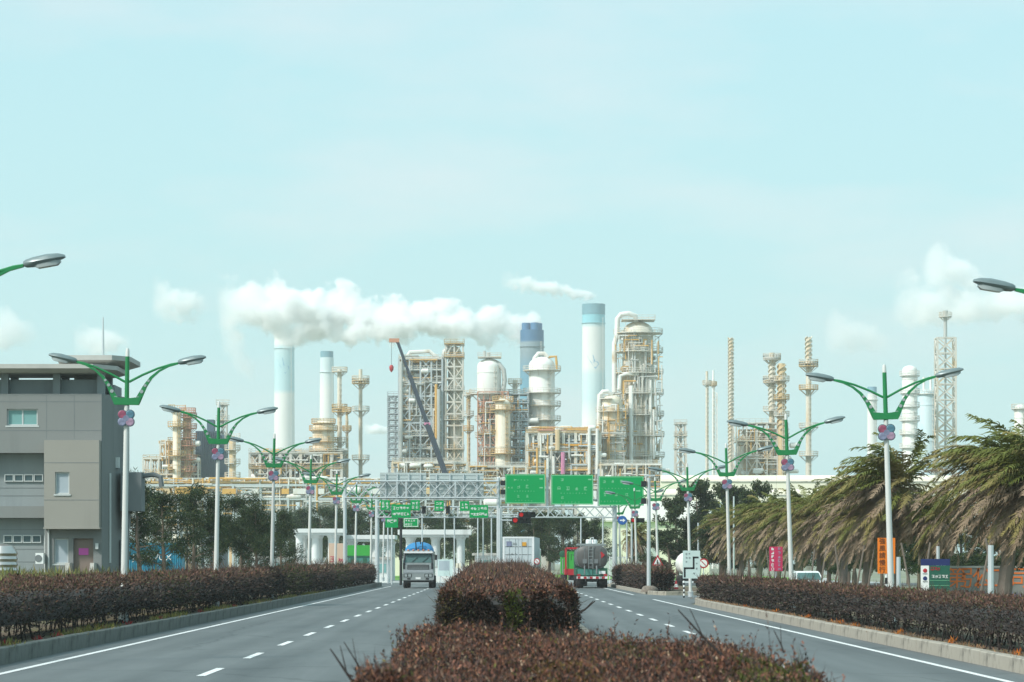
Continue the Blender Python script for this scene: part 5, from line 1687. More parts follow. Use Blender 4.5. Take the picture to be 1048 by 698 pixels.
# blue corrugated container under the trees
dC = 224.0
x0, zt_ = at(128, 556, dC); x1, zb_ = at(186, 584, dC)
bc = thing('blue_container', 'corrugated blue shipping container under the dark trees by the building', 'container', ((x0 + x1) / 2, dC, .0))
w = x1 - x0
pl = []
n = 26
for k in range(n):
    a = -w / 2 + w * k / n
    s = w / n
    pl += [(a, 0), (a + s * .35, 0), (a + s * .5, .07), (a + s * .85, .07)]
pl += [(w / 2, 0), (w / 2, 2.4), (-w / 2, 2.4)]
mb = MB(); nn = len(pl)
mb.add([(x, y, .9) for x, y in pl] + [(x, y, zt_ - .1) for x, y in pl], [tuple(range(nn - 1, -1, -1)), tuple(range(nn, 2 * nn))] + [(i, (i + 1) % nn, (i + 1) % nn + nn, i + nn) for i in range(nn)])
mb.build('corrugated_wall', M['container_blue'], bc)
mb = MB(); mb.span((-w / 2 - .03, -.05, zt_ - .098), (w / 2 + .03, 2.45, zt_ + .04)); mb.span((-w / 2 - .03, -.05, .76), (w / 2 + .03, 2.45, .898)); mb.build('rail', M['container_blue'], bc)
text('J LANVOX', .62, M['letter'], bc, (-.1, -.03, zt_ - 1.05))
mb = MB(); mb.span((-w / 2 + .3, .3, 0), (w / 2 - .3, 2.1, .758)); mb.build('trestle', M['plinth'], bc)
bp2 = post('slim_black_lamp', 'slim black lamp post under the dark trees beyond the building', 191.5, 536, 196, .05, M['black'], 'lamp post')
mb = MB(); mb.box((0, 0, at(0, 536, 196)[1]), (.5, .12, .14)); mb.build('lamp_head', M['black'], bp2)
# peach board and green skip truck
d = 292.0
x0, z1 = at(336.5, 556, d); x1, z0 = at(353, 590, d)
r1 = thing('peach_board', 'peach coloured hoarding with crimson characters beside the gate', 'board', ((x0 + x1) / 2, d, 0))
w = x1 - x0
mb = MB(); mb.span((-w / 2, -.06, .2), (w / 2, .06, z1)); mb.build('board', M['peach'], r1)
mb = MB(); glyph(mb, -.42, 2.35, .55, -.07, 501, .12); glyph(mb, -.42, 1.6, .55, -.07, 502, .12); glyph(mb, .42, 2.3, .6, -.07, 503, .14); mb.build('lettering', M['crimson'], r1)
for sx in (-.6, .6):
    mb = MB(); mb.tube([(sx, .1, 0), (sx, .1, z1)], .05, 6); mb.build('leg', M['galv'], r1, True)
d = 284.0
x0, z1 = at(355.5, 558, d); x1, z0 = at(378.5, 590, d)
w = x1 - x0
r1 = thing('green_skip_truck', 'bright green box truck with dark teal lower doors left of the truck', 'truck', ((x0 + x1) / 2, d, 0))
zm = at(0, 569, d)[1]
mb = MB(); rbox(mb, -w / 2, w / 2, 0, 5, zm + .02, z1, .05); mb.build('upper_body', M['bright_green'], r1)
mb = MB(); mb.span((-w / 2, .03, .8), (w / 2, 5, zm - .04)); mb.build('lower_body', M['teal_panel'], r1)
mb = MB(); mb.span((-w / 2 - .02, -.03, zm - .10), (w / 2 + .02, .02, zm + .03)); mb.span((-w / 2 - .02, -.03, .74), (w / 2 + .02, .02, .86)); mb.build('rear_rail', M['truck_green'], r1)
for sx in (-1, 1):
    for y in (.8, 4.0): wheel(r1, sx * (w / 2 - .3), y, .45, .4)
    mb = MB(); mb.span((sx * .4, .0, .95), (sx * .75, .028, zm - .2)); mb.build('lower_door', M['truck_green'], r1)

# ------------------------------------------------------------------ factory gate
M['gate_white'] = mat('gate_white', (0.66, 0.68, 0.66), 0.7, var=0.05, scale=.5, stain=(.45, .46, .44), amount=.25, sscale=.5, streak=True)
def canopy(label, px0, px1, py0, py1, cols, d, depth=9.0):
    x0, z1 = at(px0, py0, d); x1, z0 = at(px1, py1, d)
    root = thing('gate_canopy', label, 'gate', ((x0 + x1) / 2, d, 0))
    w = x1 - x0
    mb = MB(); mb.span((-w / 2, 0, z0 + .25), (w / 2, depth, z1)); mb.build('fascia', M['gate_white'], root)
    mb = MB(); mb.span((-w / 2 + .3, .3, z0), (w / 2 - .3, depth - .3, z0 + .248)); mb.build('soffit', M['gate_white'], root)
    for px in cols:
        x = by_px(px, d) - (x0 + x1) / 2
        for y in (1.2, depth - 1.2):
            mb = MB(); mb.tube([(x, y, -.02), (x, y, z0 - .35)], .42, 14); mb.tube([(x, y, z0 - .35), (x, y, z0)], [.42, .6], 14); mb.build('column', M['gate_white'], root, True)
canopy('left white gate canopy on round columns, behind the parked cars', 299.5, 351, 541, 547.5, (306, 322, 339), 330)
canopy('long lower white gate canopy left of the silver truck', 352, 404, 547.5, 554, (358, 384, 398), 338)
canopy('white gate canopy on round columns right of the silver truck', 407, 482, 542, 549.5, (419, 445, 471), 330)
d = 326.0
x0, z1 = at(433, 569, d); x1, _ = at(486, 590, d)
r1 = thing('gate_wall', 'low white boundary wall right of the silver truck', 'wall', ((x0 + x1) / 2, d, 0))
w = x1 - x0
mb = MB(); mb.span((-w / 2, 0, -.05), (w / 2, .25, 1.5)); mb.build('wall_body', M['gate_white'], r1)
mb = MB(); mb.span((-w / 2 - .05, -.05, 1.503), (w / 2 + .05, .3, 1.6)); mb.build('coping', M['concrete'], r1)
x0, z1 = at(448, 572.5, 322); x1, z0 = at(463.5, 588, 322)
r1 = thing('picture_board', 'white board with a blue picture right of the silver truck', 'board', ((x0 + x1) / 2, 322, 0))
w = x1 - x0
mb = MB(); mb.span((-w / 2, 0, .6), (w / 2, .08, z1)); bo = mb.build('board', M['pale_sign'], r1)
mb = MB(); mb.span((-w / 2 + .12, -.01, 1.2), (w / 2 - .35, -.002, z1 - .15)); mb.build('picture', M['glass_blue'], bo)
for sx in (-.5, .5):
    mb = MB(); mb.tube([(sx, .12, 0), (sx, .12, z1)], .04, 6); mb.build('leg', M['galv'], r1, True)
x0, z1 = at(466.5, 576.5, 300); x1, z0 = at(471.8, 581.5, 300)
r1 = thing('yellow_notice', 'small pale yellow notice on a dark post at the gate', 'sign', ((x0 + x1) / 2, 300, 0))
mb = MB(); mb.span((x0 - (x0 + x1) / 2, -.04, z0), (x1 - (x0 + x1) / 2, -.01, z1)); mb.build('board', M['cream'], r1)
mb = MB(); mb.tube([(0, 0, 0), (0, 0, z1)], .05, 6); mb.build('post', M['black'], r1, True)
# guard kiosk and white fence right of the tanker, behind the island
def kiosk(label, px0, px1, py0, d, dep=4.0):
    x0, z1 = at(px0, py0, d); x1, _ = at(px1, 0, d)
    w = x1 - x0
    root = thing('guard_kiosk', label, 'kiosk', ((x0 + x1) / 2, d, 0))
    mb = MB(); mb.span((-w / 2, 0, -.02), (w / 2, dep, z1 - .25)); mb.build('wall', M['gate_white'], root)
    mb = MB(); mb.span((-w / 2 - .3, -.3, z1 - .247), (w / 2 + .3, dep + .3, z1)); mb.build('roof', M['concrete'], root)
    n = max(1, int(w / 1.6))
    for k in range(n):
        a = -w / 2 + w * (k + .2) / n
        f = MB(); f.span((a - .05, -.04, .95), (a + w / n * .6 + .05, -.002, z1 - .65)); wi = f.build('window', M['winframe'], root)
        q = MB(); q.span((a, -.055, 1.0), (a + w / n * .6, -.042, z1 - .7)); q.build('pane', M['glass_teal'], wi)
kiosk('low white gate kiosk with windows between the fourth lamp and the trees', 258, 296, 569.5, 316)
kiosk('white gate kiosk just left of the median signal post', 486, 508, 566, 318)
kiosk('small white site hut behind the far end of the left hedge', 384, 398, 570, 312)
d = 290.0
fx0, fx1 = by_px(624, d), by_px(664, d)
r1 = thing('white_fence', 'white railing fence behind the hedge of the traffic island', 'fence', ((fx0 + fx1) / 2, d, 0))
n = 15
pk = MB(); pk.span((-.05, -.03, 0), (.05, .03, 2.6)); pkm = pk.mesh('picket', M['gate_white'])
for k in range(n):
    link('picket', pkm, r1, ((fx1 - fx0) * (k / (n - 1) - .5), 0, 0))
for z in (.4, 1.5, 2.5):
    mb = MB(); mb.span(((fx0 - fx1) / 2, .032, z - .05), ((fx1 - fx0) / 2, .08, z + .05)); mb.build('rail', M['gate_white'], r1)
# slender white poles round the junction
for i, (px, pt, d) in enumerate(((401, 528, 285), (397, 536, 300), (465, 528, 300), (489, 530, 310), (494.5, 528, 270), (503, 524, 300), (617, 530, 262), (641.5, 533, 268), (594.5, 530, 290), (751, 508, 240), (432, 520, 320), (282, 525, 250), (455, 515, 330))):
    post('slender_pole', '%s slender pale pole from the left around the junction' % (ORD + ['last'])[[282, 397, 401, 432, 455, 465, 489, 494.5, 503, 594.5, 617, 641.5, 751].index(px)], px, pt, d, .07, M['galv'], 'pole')
# small road tanker on the side road behind the stepped sign
x, z = at(707, 577, 252)
r1 = thing('side_tanker', 'pale round-ended tank trailer behind the stepped route board', 'trailer', (x, 252, 0))
mb = MB(); mb.lathe([(0, -.2), (.6, -.14), (.95, 0), (1.0, .2), (1.0, 4.6), (.95, 4.8), (0, 5)], n=20); mb.build('tank', M['shell_w'], r1, True, (0, 0, z), (R(-90), 0, 0))
mb = MB(); mb.span((-.8, .2, .5), (.8, 4.6, z - .95)); mb.build('chassis', M['black'], r1)
for sx in (-1, 1):
    for y in (1.0, 3.6): wheel(r1, sx * .8, y, .45, .3)
# ------------------------------------------------------------------ refinery
class Loc:
    """pixel rulers at one distance"""
    def __init__(self, d, px):
        self.d, self.s = d, FPX / d
        self.x0 = (px - VX) / self.s
    def X(self, px): return (px - VX) / self.s - self.x0
    def Z(self, py): return EYE + (VY - py) / self.s
    def L(self, n): return n / self.s

def platform_mesh(mb, r, z, w, a0=0.0, a1=2 * PI, c=(0, 0), rail=True):
    n = max(8, int(22 * (a1 - a0) / (2 * PI)))
    mb.lathe([(r + .02, z - .22), (r + w, z - .22), (r + w, z), (r + .02, z)], (c[0], c[1], 0), n, a0, a1, True)
    if rail:
        for zz in (.55, 1.15):
            mb.lathe([(r + w - .08, z + zz - .06), (r + w, z + zz - .06), (r + w, z + zz + .06), (r + w - .08, z + zz + .06)], (c[0], c[1], 0), n, a0, a1, True)
        for i in range(n + 1):
            a = a0 + (a1 - a0) * i / n
            p = (c[0] + (r + w - .04) * math.cos(a), c[1] + (r + w - .04) * math.sin(a))
            mb.span((p[0] - .05, p[1] - .05, z), (p[0] + .05, p[1] + .05, z + 1.2))
    # brackets below
    for i in range(0, n + 1, 3):
        a = a0 + (a1 - a0) * i / n
        mb.bar((c[0] + (r + w - .1) * math.cos(a), c[1] + (r + w - .1) * math.sin(a), z - .22), (c[0] + r * math.cos(a), c[1] + r * math.sin(a), z - w * .9), .12)

def ladder_mesh(mb, x, y, z0, z1):
    for s in (-.28, .28):
        mb.span((x + s - .06, y - .06, z0), (x + s + .06, y + .06, z1))
    k = z0 + .6
    while k < z1:
        mb.span((x - .4, y - .5, k), (x + .4, y + .02, k + .14))
        k += 1.5

def pipe(parent, pts, r, m, name='pipe', n=8):
    mb = MB(); mb.tube(pts, r, n)
    return mb.build(name, m, parent, True)

def column(label, px, wpx, ptop, d, m, rings=(), name='process_column', dome=True, taper=1.0, ringw=1.4, ladder=True, pm=None, step=None, full=True, cat='column', pbot=None):
    q = Loc(d, px)
    root = thing(name, label, cat, ((px - VX) / q.s, d, 0))
    r, h = q.L(wpx) / 2, q.Z(ptop)
    rt = r * taper
    dz = (r * taper * .7) if dome else 0
    prof = [(r, -.1)]
    if step:                                    # narrower lower body
        zs_, rl = q.Z(step[0]), q.L(step[1]) / 2
        prof = [(rl, -.1), (rl, zs_ - (r - rl) * 1.5), (r, zs_)]
    prof.append((rt, h - dz))
    if dome:
        for k in range(1, 7):
            a = PI / 2 * k / 6
            prof.append((max(.02, rt * math.cos(a)), h - dz + dz * math.sin(a)))
    else:
        prof += [(rt * .98, h), (0.02, h)]
    mb = MB(); mb.lathe(prof, n=28)
    shell = mb.build('shell', m, root, True)
    # weld bands
    nb = max(2, int(h / 9))
    for k in range(nb):
        z = h * (k + .6) / nb
        rr = np.interp(z, [0, h - dz], [r, rt]) if not step else (rl if z < zs_ - (r - rl) * 1.5 else r)
        if z < h - dz - .3 and not (step and zs_ - 3 < z < zs_ + .3):
            b = MB(); b.lathe([(rr - .05, z - .15), (rr + .10, z - .15), (rr + .10, z + .15), (rr - .05, z + .15)], n=28, close=True); b.build('band', m, shell, True)
    for i, py in enumerate(rings):
        z = q.Z(py)
        rr = float(np.interp(z, [0, h - dz], [r, rt]))
        if step and z < zs_: rr = rl
        if z > h - dz:
            rr = rt * math.sqrt(max(.05, 1 - ((z - (h - dz)) / max(dz, .01)) ** 2)) if dome else rt
        if full: a0, a1 = 0, 2 * PI
        else:
            a0 = random.uniform(-.6, .3) + (PI if i % 2 else 0)
            a1 = a0 + random.uniform(3.2, 5.2)
        b = MB(); platform_mesh(b, rr, z, ringw, a0, a1)
        b.build('platform', pm or M['steelwork'], root)
    if ladder:
        b = MB(); ladder_mesh(b, r * .55, -math.sqrt(max(.1, r * r - (r * .55) ** 2)) - .3, 0, h - dz); b.build('ladder', pm or M['steelwork'], root)
    return root, q, r, h

def strake_stack(label, px, wpx, ptop, d, m, plats=(), strake=None, name='slim_stack', pw=1.6):
    """slim vent stack with a spiral strake over its upper part"""
    q = Loc(d, px)
    root = thing(name, label, 'stack', ((px - VX) / q.s, d, 0))
    r, h = q.L(wpx) / 2 * .82, q.Z(ptop)
    mb = MB(); mb.lathe([(r * 1.1, -.1), (r, h * .5), (r * .92, h), (r * .7, h), (r * .7, h - 1)], n=16); mb.build('flue', m, root, True)
    if strake:
        z0, z1 = q.Z(strake[1]), q.Z(strake[0])
        for k in range(3):
            s = MB()
            n = max(10, int((z1 - z0) / (r * 4.5) * 12))
            inn, outp = [], []
            for i in range(n + 1):
                a = 2 * PI * k / 3 + 2 * PI * i / 12
                z = z0 + (z1 - z0) * i / n
                inn.append((r * .9 * math.cos(a), r * .9 * math.sin(a), z)); outp.append((r * 1.35 * math.cos(a), r * 1.35 * math.sin(a), z))
            v = []
            for a_, b_ in zip(inn, outp): v += [a_, b_, (b_[0], b_[1], b_[2] + .25), (a_[0], a_[1], a_[2] + .25)]
            s.loft([v[4 * i:4 * i + 4] for i in range(n + 1)])
            s.build('strake', m, root)
    for py in plats:
        b = MB(); platform_mesh(b, r, q.Z(py), pw); b.build('platform', M['steelwork_o'] if random.random() < .5 else M['steelwork'], root)
    b = MB(); ladder_mesh(b, r * .4, -r - .25, 0, h * .95); b.build('ladder', M['steelwork'], root)
    return root, q, r, h

def frame_mesh(x0, x1, y0, y1, zs, nx, ny, w=.35, brace=True, wb=.22, seed=1):
    r_ = random.Random(seed)
    mb = MB()
    xs = np.linspace(x0, x1, nx + 1); ys = np.linspace(y0, y1, ny + 1)
    for x in xs:
        for y in ys:
            mb.span((x - w / 2, y - w / 2, zs[0]), (x + w / 2, y + w / 2, zs[-1]))
    for z in zs[1:]:
        for y in ys: mb.span((x0, y - w * .35, z - w * .5), (x1, y + w * .35, z + w * .5))
        for x in xs: mb.span((x - w * .35, y0, z - w * .5), (x + w * .35, y1, z + w * .5))
    if brace:
        for z, z2 in zip(zs[:-1], zs[1:]):
            for i in range(nx):
                if r_.random() < .6:
                    a, b = (xs[i], xs[i + 1]) if r_.random() < .5 else (xs[i + 1], xs[i])
                    mb.bar((a, y0, z), (b, y0, z2), wb)
                    if r_.random() < .5: mb.bar((b, y0 + .2, z), (a, y0 + .2, z2), wb)
            for j in range(ny):
                mb.bar((x1, ys[j], z), (x1, ys[j + 1], z2), wb)
                mb.bar((x0, ys[j], z), (x0, ys[j + 1], z2), wb)
    return mb

def deck(parent, x0, x1, y0, y1, z, m, rail=True):
    mb = MB(); mb.span((x0, y0, z - .12), (x1, y1, z + .12))
    if rail:
        for zz in (.6, 1.2):
            for y in (y0, y1): mb.span((x0, y - .05, z + zz - .05), (x1, y + .05, z + zz + .05))
            for x in (x0, x1): mb.span((x - .05, y0, z + zz - .05), (x + .05, y1, z + zz + .05))
        k = x0
        while k <= x1:
            mb.span((k - .05, y0 - .05, z), (k + .05, y0 + .05, z + 1.2)); k += 1.8
    return mb.build('deck', m, parent)

def clutter(parent, x0, x1, y0, y1, z0, z1, n, seed, mats=('pipe_w', 'pipe_o', 'pipe_g'), rmin=.07, rmax=.20, vert=.45):
    n = int(n * 2.8)
    """runs of pipe, a few bends and small drums, one part per colour"""
    r_ = random.Random(seed)
    mbs = {k: MB() for k in mats}
    for i in range(n):
        mb = mbs[r_.choice(mats)]
        r = r_.uniform(rmin, rmax)
        x, y, z = r_.uniform(x0, x1), r_.uniform(y0, y1), r_.uniform(z0, z1)
        t = r_.random()
        if t < vert:
            zz = min(z1, z + r_.uniform(2, 9)); mb.tube([(x, y, z), (x, y, zz)], r, 6)
            if r_.random() < .4: mb.tube([(x, y, zz), (min(x1, x + r_.uniform(1, 5)), y, zz)], r, 6)
        elif t < .94 or vert > .8:
            mb.tube([(x, y, z), (min(x1, x + r_.uniform(2, 9)), y, z)], r, 6)
        else:
            l, rr = r_.uniform(1.5, 3), r_.uniform(.4, .8)
            mbs[mats[-1] if 'pipe_w' not in mats else 'pipe_w'].tube([(x, y, z), (x + .3, y, z), (x + l, y, z), (x + l + .3, y, z)], [rr * .6, rr, rr, rr * .6], 10)
    for k, mb in mbs.items():
        if mb.v:
            o = mb.build('pipework', M[k], parent, True); o['kind'] = 'stuff'

def ramp_stack_mat(name, h, stops, rough=.7):
    m, t, b = nodes_of(name)
    N, L = t.nodes, t.links
    tcn = N.new('ShaderNodeTexCoord'); sx = N.new('ShaderNodeSeparateXYZ'); mt = N.new('ShaderNodeMath'); mt.operation = 'DIVIDE'; mt.inputs[1].default_value = h
    L.new(tcn.outputs['Object'], sx.inputs[0]); L.new(sx.outputs['Z'], mt.inputs[0])
    rp = N.new('ShaderNodeValToRGB'); L.new(mt.outputs[0], rp.inputs[0])
    el = rp.color_ramp.elements
    for i, (p, c) in enumerate(stops):
        e = el[i] if i < 2 else el.new(p)
        e.position = p; e.color = (*c, 1)
    n1 = N.new('ShaderNodeTexNoise'); n1.inputs['Scale'].default_value = .12; n1.inputs['Detail'].default_value = 5
    mp_ = N.new('ShaderNodeMapping'); mp_.inputs['Scale'].default_value = (1, 1, .15); L.new(tcn.outputs['Object'], mp_.inputs[0]); L.new(mp_.outputs[0], n1.inputs['Vector'])
    mr = N.new('ShaderNodeMapRange'); mr.inputs['To Min'].default_value = .72; mr.inputs['To Max'].default_value = 1.10; L.new(n1.outputs['Fac'], mr.inputs['Value'])
    mx = N.new('ShaderNodeMix'); mx.data_type = 'RGBA'; mx.blend_type = 'MULTIPLY'; mx.inputs[0].default_value = 1
    L.new(rp.outputs[0], mx.inputs[6]); L.new(mr.outputs[0], mx.inputs[7]); L.new(mx.outputs[2], b.inputs['Base Color'])
    b.inputs['Roughness'].default_value = rough
    return m
WH, CY, BL, DK = (.80, .80, .76), (.26, .58, .66), (.06, .20, .36), (.20, .30, .35)
def chimney(label, px, wt_, wb_, ptop, d, cols, cap=None, bird=None, flues=1):
    q = Loc(d, px)
    root = thing('chimney', label, 'chimney', ((px - VX) / q.s, d, 0))
    h = q.Z(ptop); rt, rb = q.L(wt_) / 2, q.L(wb_) / 2
    m = ramp_stack_mat('chimney_paint', h, [(q.Z(py) / h if py is not None else 0.0, c) for py, c in cols])
    mb = MB(); mb.lathe([(rb, -.1), ((rb + rt) / 2, h * .5), (rt, h), (rt * .86, h), (rt * .86, h - 6), (0.05, h - 6)], n=36); sh = mb.build('shaft', m, root, True)
    if cap:
        z0 = q.Z(cap[0])
        b = MB(); b.lathe([(rt * .99, z0), (rt * 1.03, z0), (rt * 1.03, h + .4), (rt * .9, h + .4)], n=36); b.build('crown_band', M[cap[1]], root, True)
    if flues > 1:
        for k in range(flues):
            a = 2 * PI * k / flues + .4
            b = MB(); b.lathe([(rt * .36, h - 6), (rt * .36, h + 4.0), (rt * .30, h + 4.0), (rt * .30, h - 4)], (rt * .56 * math.cos(a), rt * .56 * math.sin(a), 0), 16); b.build('flue', M['flue_blue'], root, True)
    b = MB(); platform_mesh(b, rt * 1.0, h * .93, .7, rail=False); b.build('platform', m, root)
    b = MB(); ladder_mesh(b, rb * .7, -rb * .75, 2, h * .95); b.build('ladder', M['pipe_w'], root)
    if bird:
        py, sz = bird
        z = q.Z(py); s = q.L(sz)
        def on(u, v):
            a = -PI / 2 + u / rt
            rr = float(np.interp(z + v, [0, h], [rb, rt])) + .12
            return (rr * math.cos(a), rr * math.sin(a), z + v)
        for pl in ([(-.5, .5), (-.25, .05), (.05, -.05), (-.05, .15)], [(-.1, .6), (0, .1), (.3, 0), (.15, .25)], [(-.2, 0), (.1, -.45), (.35, -.1), (.3, .05)]):
            b = MB(); b.add([on(u * s, v * s) for u, v in pl], [(0, 1, 2, 3)]); b.build('bird_emblem', M['emblem_blue'], root)
    return root, q, h
M['flue_blue'] = mat('flue_blue', (.05, .17, .34), .6, var=.1, scale=.1)
M['emblem_blue'] = mat('emblem_blue', (.16, .36, .52), .6, var=.05, scale=.1)
M['cap_teal'] = mat('cap_teal', (.14, .30, .36), .6, var=.1, scale=.1)
# tall painted chimneys, far behind
chimney('tall white chimney with pale cyan band behind the left lamps', 291, 20.5, 22, 340, 2200, [(None, WH), (404, WH), (399, (.50, .70, .73)), (372, (.46, .69, .73)), (356, (.55, .72, .74)), (352, WH), (341, WH)], bird=(376, 16))
r_, q, hh = chimney('shorter white chimney with dark cap left of the crane', 334.5, 14, 17, 366, 2000, [(None, WH), (400, WH), (376, (.62, .74, .75)), (367, (.62, .74, .75))])
b = MB(); b.lathe([(4.2, hh - .5), (4.2, hh + 4.1), (3.6, hh + 4.1), (3.6, hh - .5)], n=16); b.build('flue_tip', M['cap_teal'], r_, True)
chimney('broad blue and white multi-flue chimney pouring out the big steam plume', 544.5, 24, 26, 338, 1750, [(None, (.10, .34, .46)), (420, (.10, .34, .46)), (380, (.12, .28, .38)), (362, (.22, .30, .34)), (351, (.26, .34, .38)), (349, (.04, .15, .30)), (338, (.04, .15, .30))], flues=4)
chimney('tallest white chimney with teal cap and cyan bands right of centre', 607.5, 23, 26, 312, 2000, [(None, WH), (430, WH), (408, (.56, .72, .74)), (384, (.60, .74, .75)), (376, WH), (336, WH), (330, CY), (322, CY), (319, (.30, .5, .56))], cap=(322, 'cap_teal'), bird=(372, 14))
chimney('slim white chimney with blue cap behind the right lamps', 892.5, 9.5, 11, 396, 1400, [(None, WH), (420, WH), (404, WH), (401, (.3, .5, .6)), (396, (.2, .38, .5))])

# ---- left unit
D1 = 820.0
q = Loc(D1, 200)
lu = thing('left_process_unit', 'left process unit with steel racks and white drums behind the left lamps', 'process unit', ((200 - VX) / q.s, D1, 0))
fm = frame_mesh(q.X(149), q.X(205), -6, 6, [0, q.Z(545), q.Z(520), q.Z(500), q.Z(486), q.Z(470)], 7, 2, .4, seed=3); o = fm.build('frame', M['steelwork'], lu); o['kind'] = 'stuff'
for py in (500, 486, 471): deck(lu, q.X(149), q.X(205), -6, 6, q.Z(py), M['steelwork_o'])
for i, (px, w) in enumerate(((170, 14), (184, 14), (196, 10))):
    b = MB(); b.tube([(q.X(px - w / 2), -3, q.Z(490)), (q.X(px - w / 2) + .6, -3, q.Z(490)), (q.X(px + w / 2) - .6, -3, q.Z(490)), (q.X(px + w / 2), -3, q.Z(490))], [.7, 1.5, 1.5, .7], 14); b.build('drum', M['shell_w'], lu, True)
clutter(lu, q.X(150), q.X(262), -7, 4, q.Z(540), q.Z(492), 240, 5, ('pipe_o', 'pipe_w', 'pipe_g', 'pipe_o'))
clutter(lu, q.X(165), q.X(200), -7, 4, q.Z(488), q.Z(452), 90, 6, ('pipe_o', 'pipe_w', 'shell_o'))
b = MB()
x0, x1 = q.X(200), q.X(223); n = 12
pl = []
for k in range(n): 
    a = x0 + (x1 - x0) * k / n; s = (x1 - x0) / n
    pl += [(a, 0), (a + s * .5, 0), (a + s * .5, .35), (a + s, .35)]
pl += [(x1, 9), (x0, 9)]
nn = len(pl)
b.add([(x, y, 0) for x, y in pl] + [(x, y, q.Z(441)) for x, y in pl], [tuple(range(nn - 1, -1, -1)), tuple(range(nn, 2 * nn))] + [(i, (i + 1) % nn, (i + 1) % nn + nn, i + nn) for i in range(nn)])
hs = b.build('clad_housing', M['cladding'], lu)
b = MB(); b.span((q.X(211), 2, q.Z(441)), (q.X(218), 7, q.Z(429))); b.build('housing_top', M['cladding'], hs)
b = MB(); b.span((q.X(224), 1, 0), (q.X(231), 8, q.Z(445))); b.build('clad_housing', M['cladding'], lu)
column('slim cream column with cage top in the left unit', 181, 8.5, 417, D1 - 8, M['shell'], (419, 436, 452, 466, 480), full=False, ringw=1.3, pm=M['steelwork_o'])
column('orange-banded column beside the blue cladding in the left unit', 191.5, 8.5, 421, D1 - 6, M['shell_o'], (422, 427, 438, 448, 456, 470, 482), full=True, ringw=1.5, pm=M['scaff'])
column('cream column right of the blue cladding in the left unit', 238, 7, 446, D1 - 4, M['shell_o'], (448, 460, 474, 488), full=False, ringw=1.2)
column('short white drum column at the left edge of the left unit', 172, 6, 452, D1 - 4, M['shell'], (455, 470), full=False, ringw=1.2)

def lattice_tower(label, px, wt_, wb_, ptop, d, n, m, mast=None, core=None, wleg=.35, wb=.2, cat='tower', name='lattice_tower', decks=()):
    q = Loc(d, px)
    root = thing(name, label, cat, ((px - VX) / q.s, d, 0))
    h = q.Z(ptop)
    rt, rb = q.L(wt_) / 2, q.L(wb_) / 2
    legs = [(-1, -1), (1, -1), (1, 1), (-1, 1)]
    for sx, sy in legs:
        b = MB(); b.bar((sx * rb, sy * rb, -.1), (sx * rt, sy * rt, h), wleg); b.build('leg', m, root)
    br = MB()
    for k in range(n):
        f0, f1 = k / n, (k + 1) / n
        r0, r1 = rb + (rt - rb) * f0, rb + (rt - rb) * f1
        z0, z1 = h * f0, h * f1
        for i in range(4):
            a, c = legs[i], legs[(i + 1) % 4]
            br.bar((a[0] * r0, a[1] * r0, z0), (c[0] * r1, c[1] * r1, z1), wb)
            br.bar((c[0] * r0, c[1] * r0, z0), (a[0] * r1, a[1] * r1, z1), wb)
            br.bar((a[0] * r1, a[1] * r1, z1), (c[0] * r1, c[1] * r1, z1), wb)
    br.build('bracing', m, root)
    if core:
        b = MB(); b.tube([(0, 0, 0), (0, 0, h)], q.L(core) / 2, 12); b.build('riser', M['pipe_g'], root, True)
    for py in decks:
        rr = rb + (rt - rb) * q.Z(py) / h
        deck(root, -rr - .6, rr + .6, -rr - .6, rr + .6, q.Z(py), m)
    if mast:
        zt_ = q.Z(mast)
        b = MB(); b.tube([(0, 0, h), (0, 0, zt_ - 2), (0, 0, zt_)], [.55, .5, .75], 10); b.build('flare_tip', M['pipe_g'], root, True)
        b = MB(); platform_mesh(b, .6, zt_ - 1.6, 1.2); b.build('platform', m, root)
    return root
lattice_tower('grey lattice stack tower just right of the blue cladding', 228, 8, 9, 413, D1 + 6, 16, M['steelwork'], core=3, decks=(414, 430, 452))
# ---- table structure with vessel, left-centre
D2 = 850.0
q = Loc(D2, 304)
ts = thing('table_structure', 'concrete-framed table structure with pipe decks below the white chimneys', 'process unit', ((304 - VX) / q.s, D2, 0))
fm = frame_mesh(q.X(258), q.X(351), -8, 8, [0, q.Z(530), q.Z(512), q.Z(494), q.Z(480), q.Z(465)], 9, 2, .7, seed=8, wb=.3); o = fm.build('frame', M['steelwork'], ts); o['kind'] = 'stuff'
for py in (494, 480, 464.5): deck(ts, q.X(257), q.X(352), -8.5, 8.5, q.Z(py), M['steelwork'] if py != 480 else M['steelwork_o'])
for i, (px, w) in enumerate(((264, 14), (283, 20), (304, 18), (325, 18), (343, 12))):
    b = MB(); b.tube([(q.X(px - w / 2), -4, q.Z(490)), (q.X(px - w / 2) + .6, -4, q.Z(490)), (q.X(px + w / 2) - .6, -4, q.Z(490)), (q.X(px + w / 2), -4, q.Z(490))], [.6, 1.3, 1.3, .6], 14); b.build('drum', M['shell_w'], ts, True)
clutter(ts, q.X(258), q.X(350), -9, 6, q.Z(500), q.Z(466), 220, 21, ('pipe_w', 'pipe_o', 'pipe_g', 'pipe_g'))
clutter(ts, q.X(262), q.X(350), -6, 6, q.Z(464), q.Z(460), 26, 22, ('pipe_o', 'pipe_g'), vert=.2)
column('fat cream vessel with orange rings standing on the table structure', 331, 22, 430, D2 - 2, M['shell'], (433, 440, 452, 461), pm=M['steelwork_o'], ringw=1.0, dome=True)
b, qq, rr, hh = strake_stack('grey stack with platforms right of the shorter white chimney', 347.5, 6, 378, D2 + 4, M['shell_g'], (380, 418, 421, 452), pw=1.5)
strake_stack('slender grey stack with a square platform left of the crane', 369, 5, 378, D2 + 10, M['shell_g'], (389, 392, 420, 470), strake=None, pw=1.9)
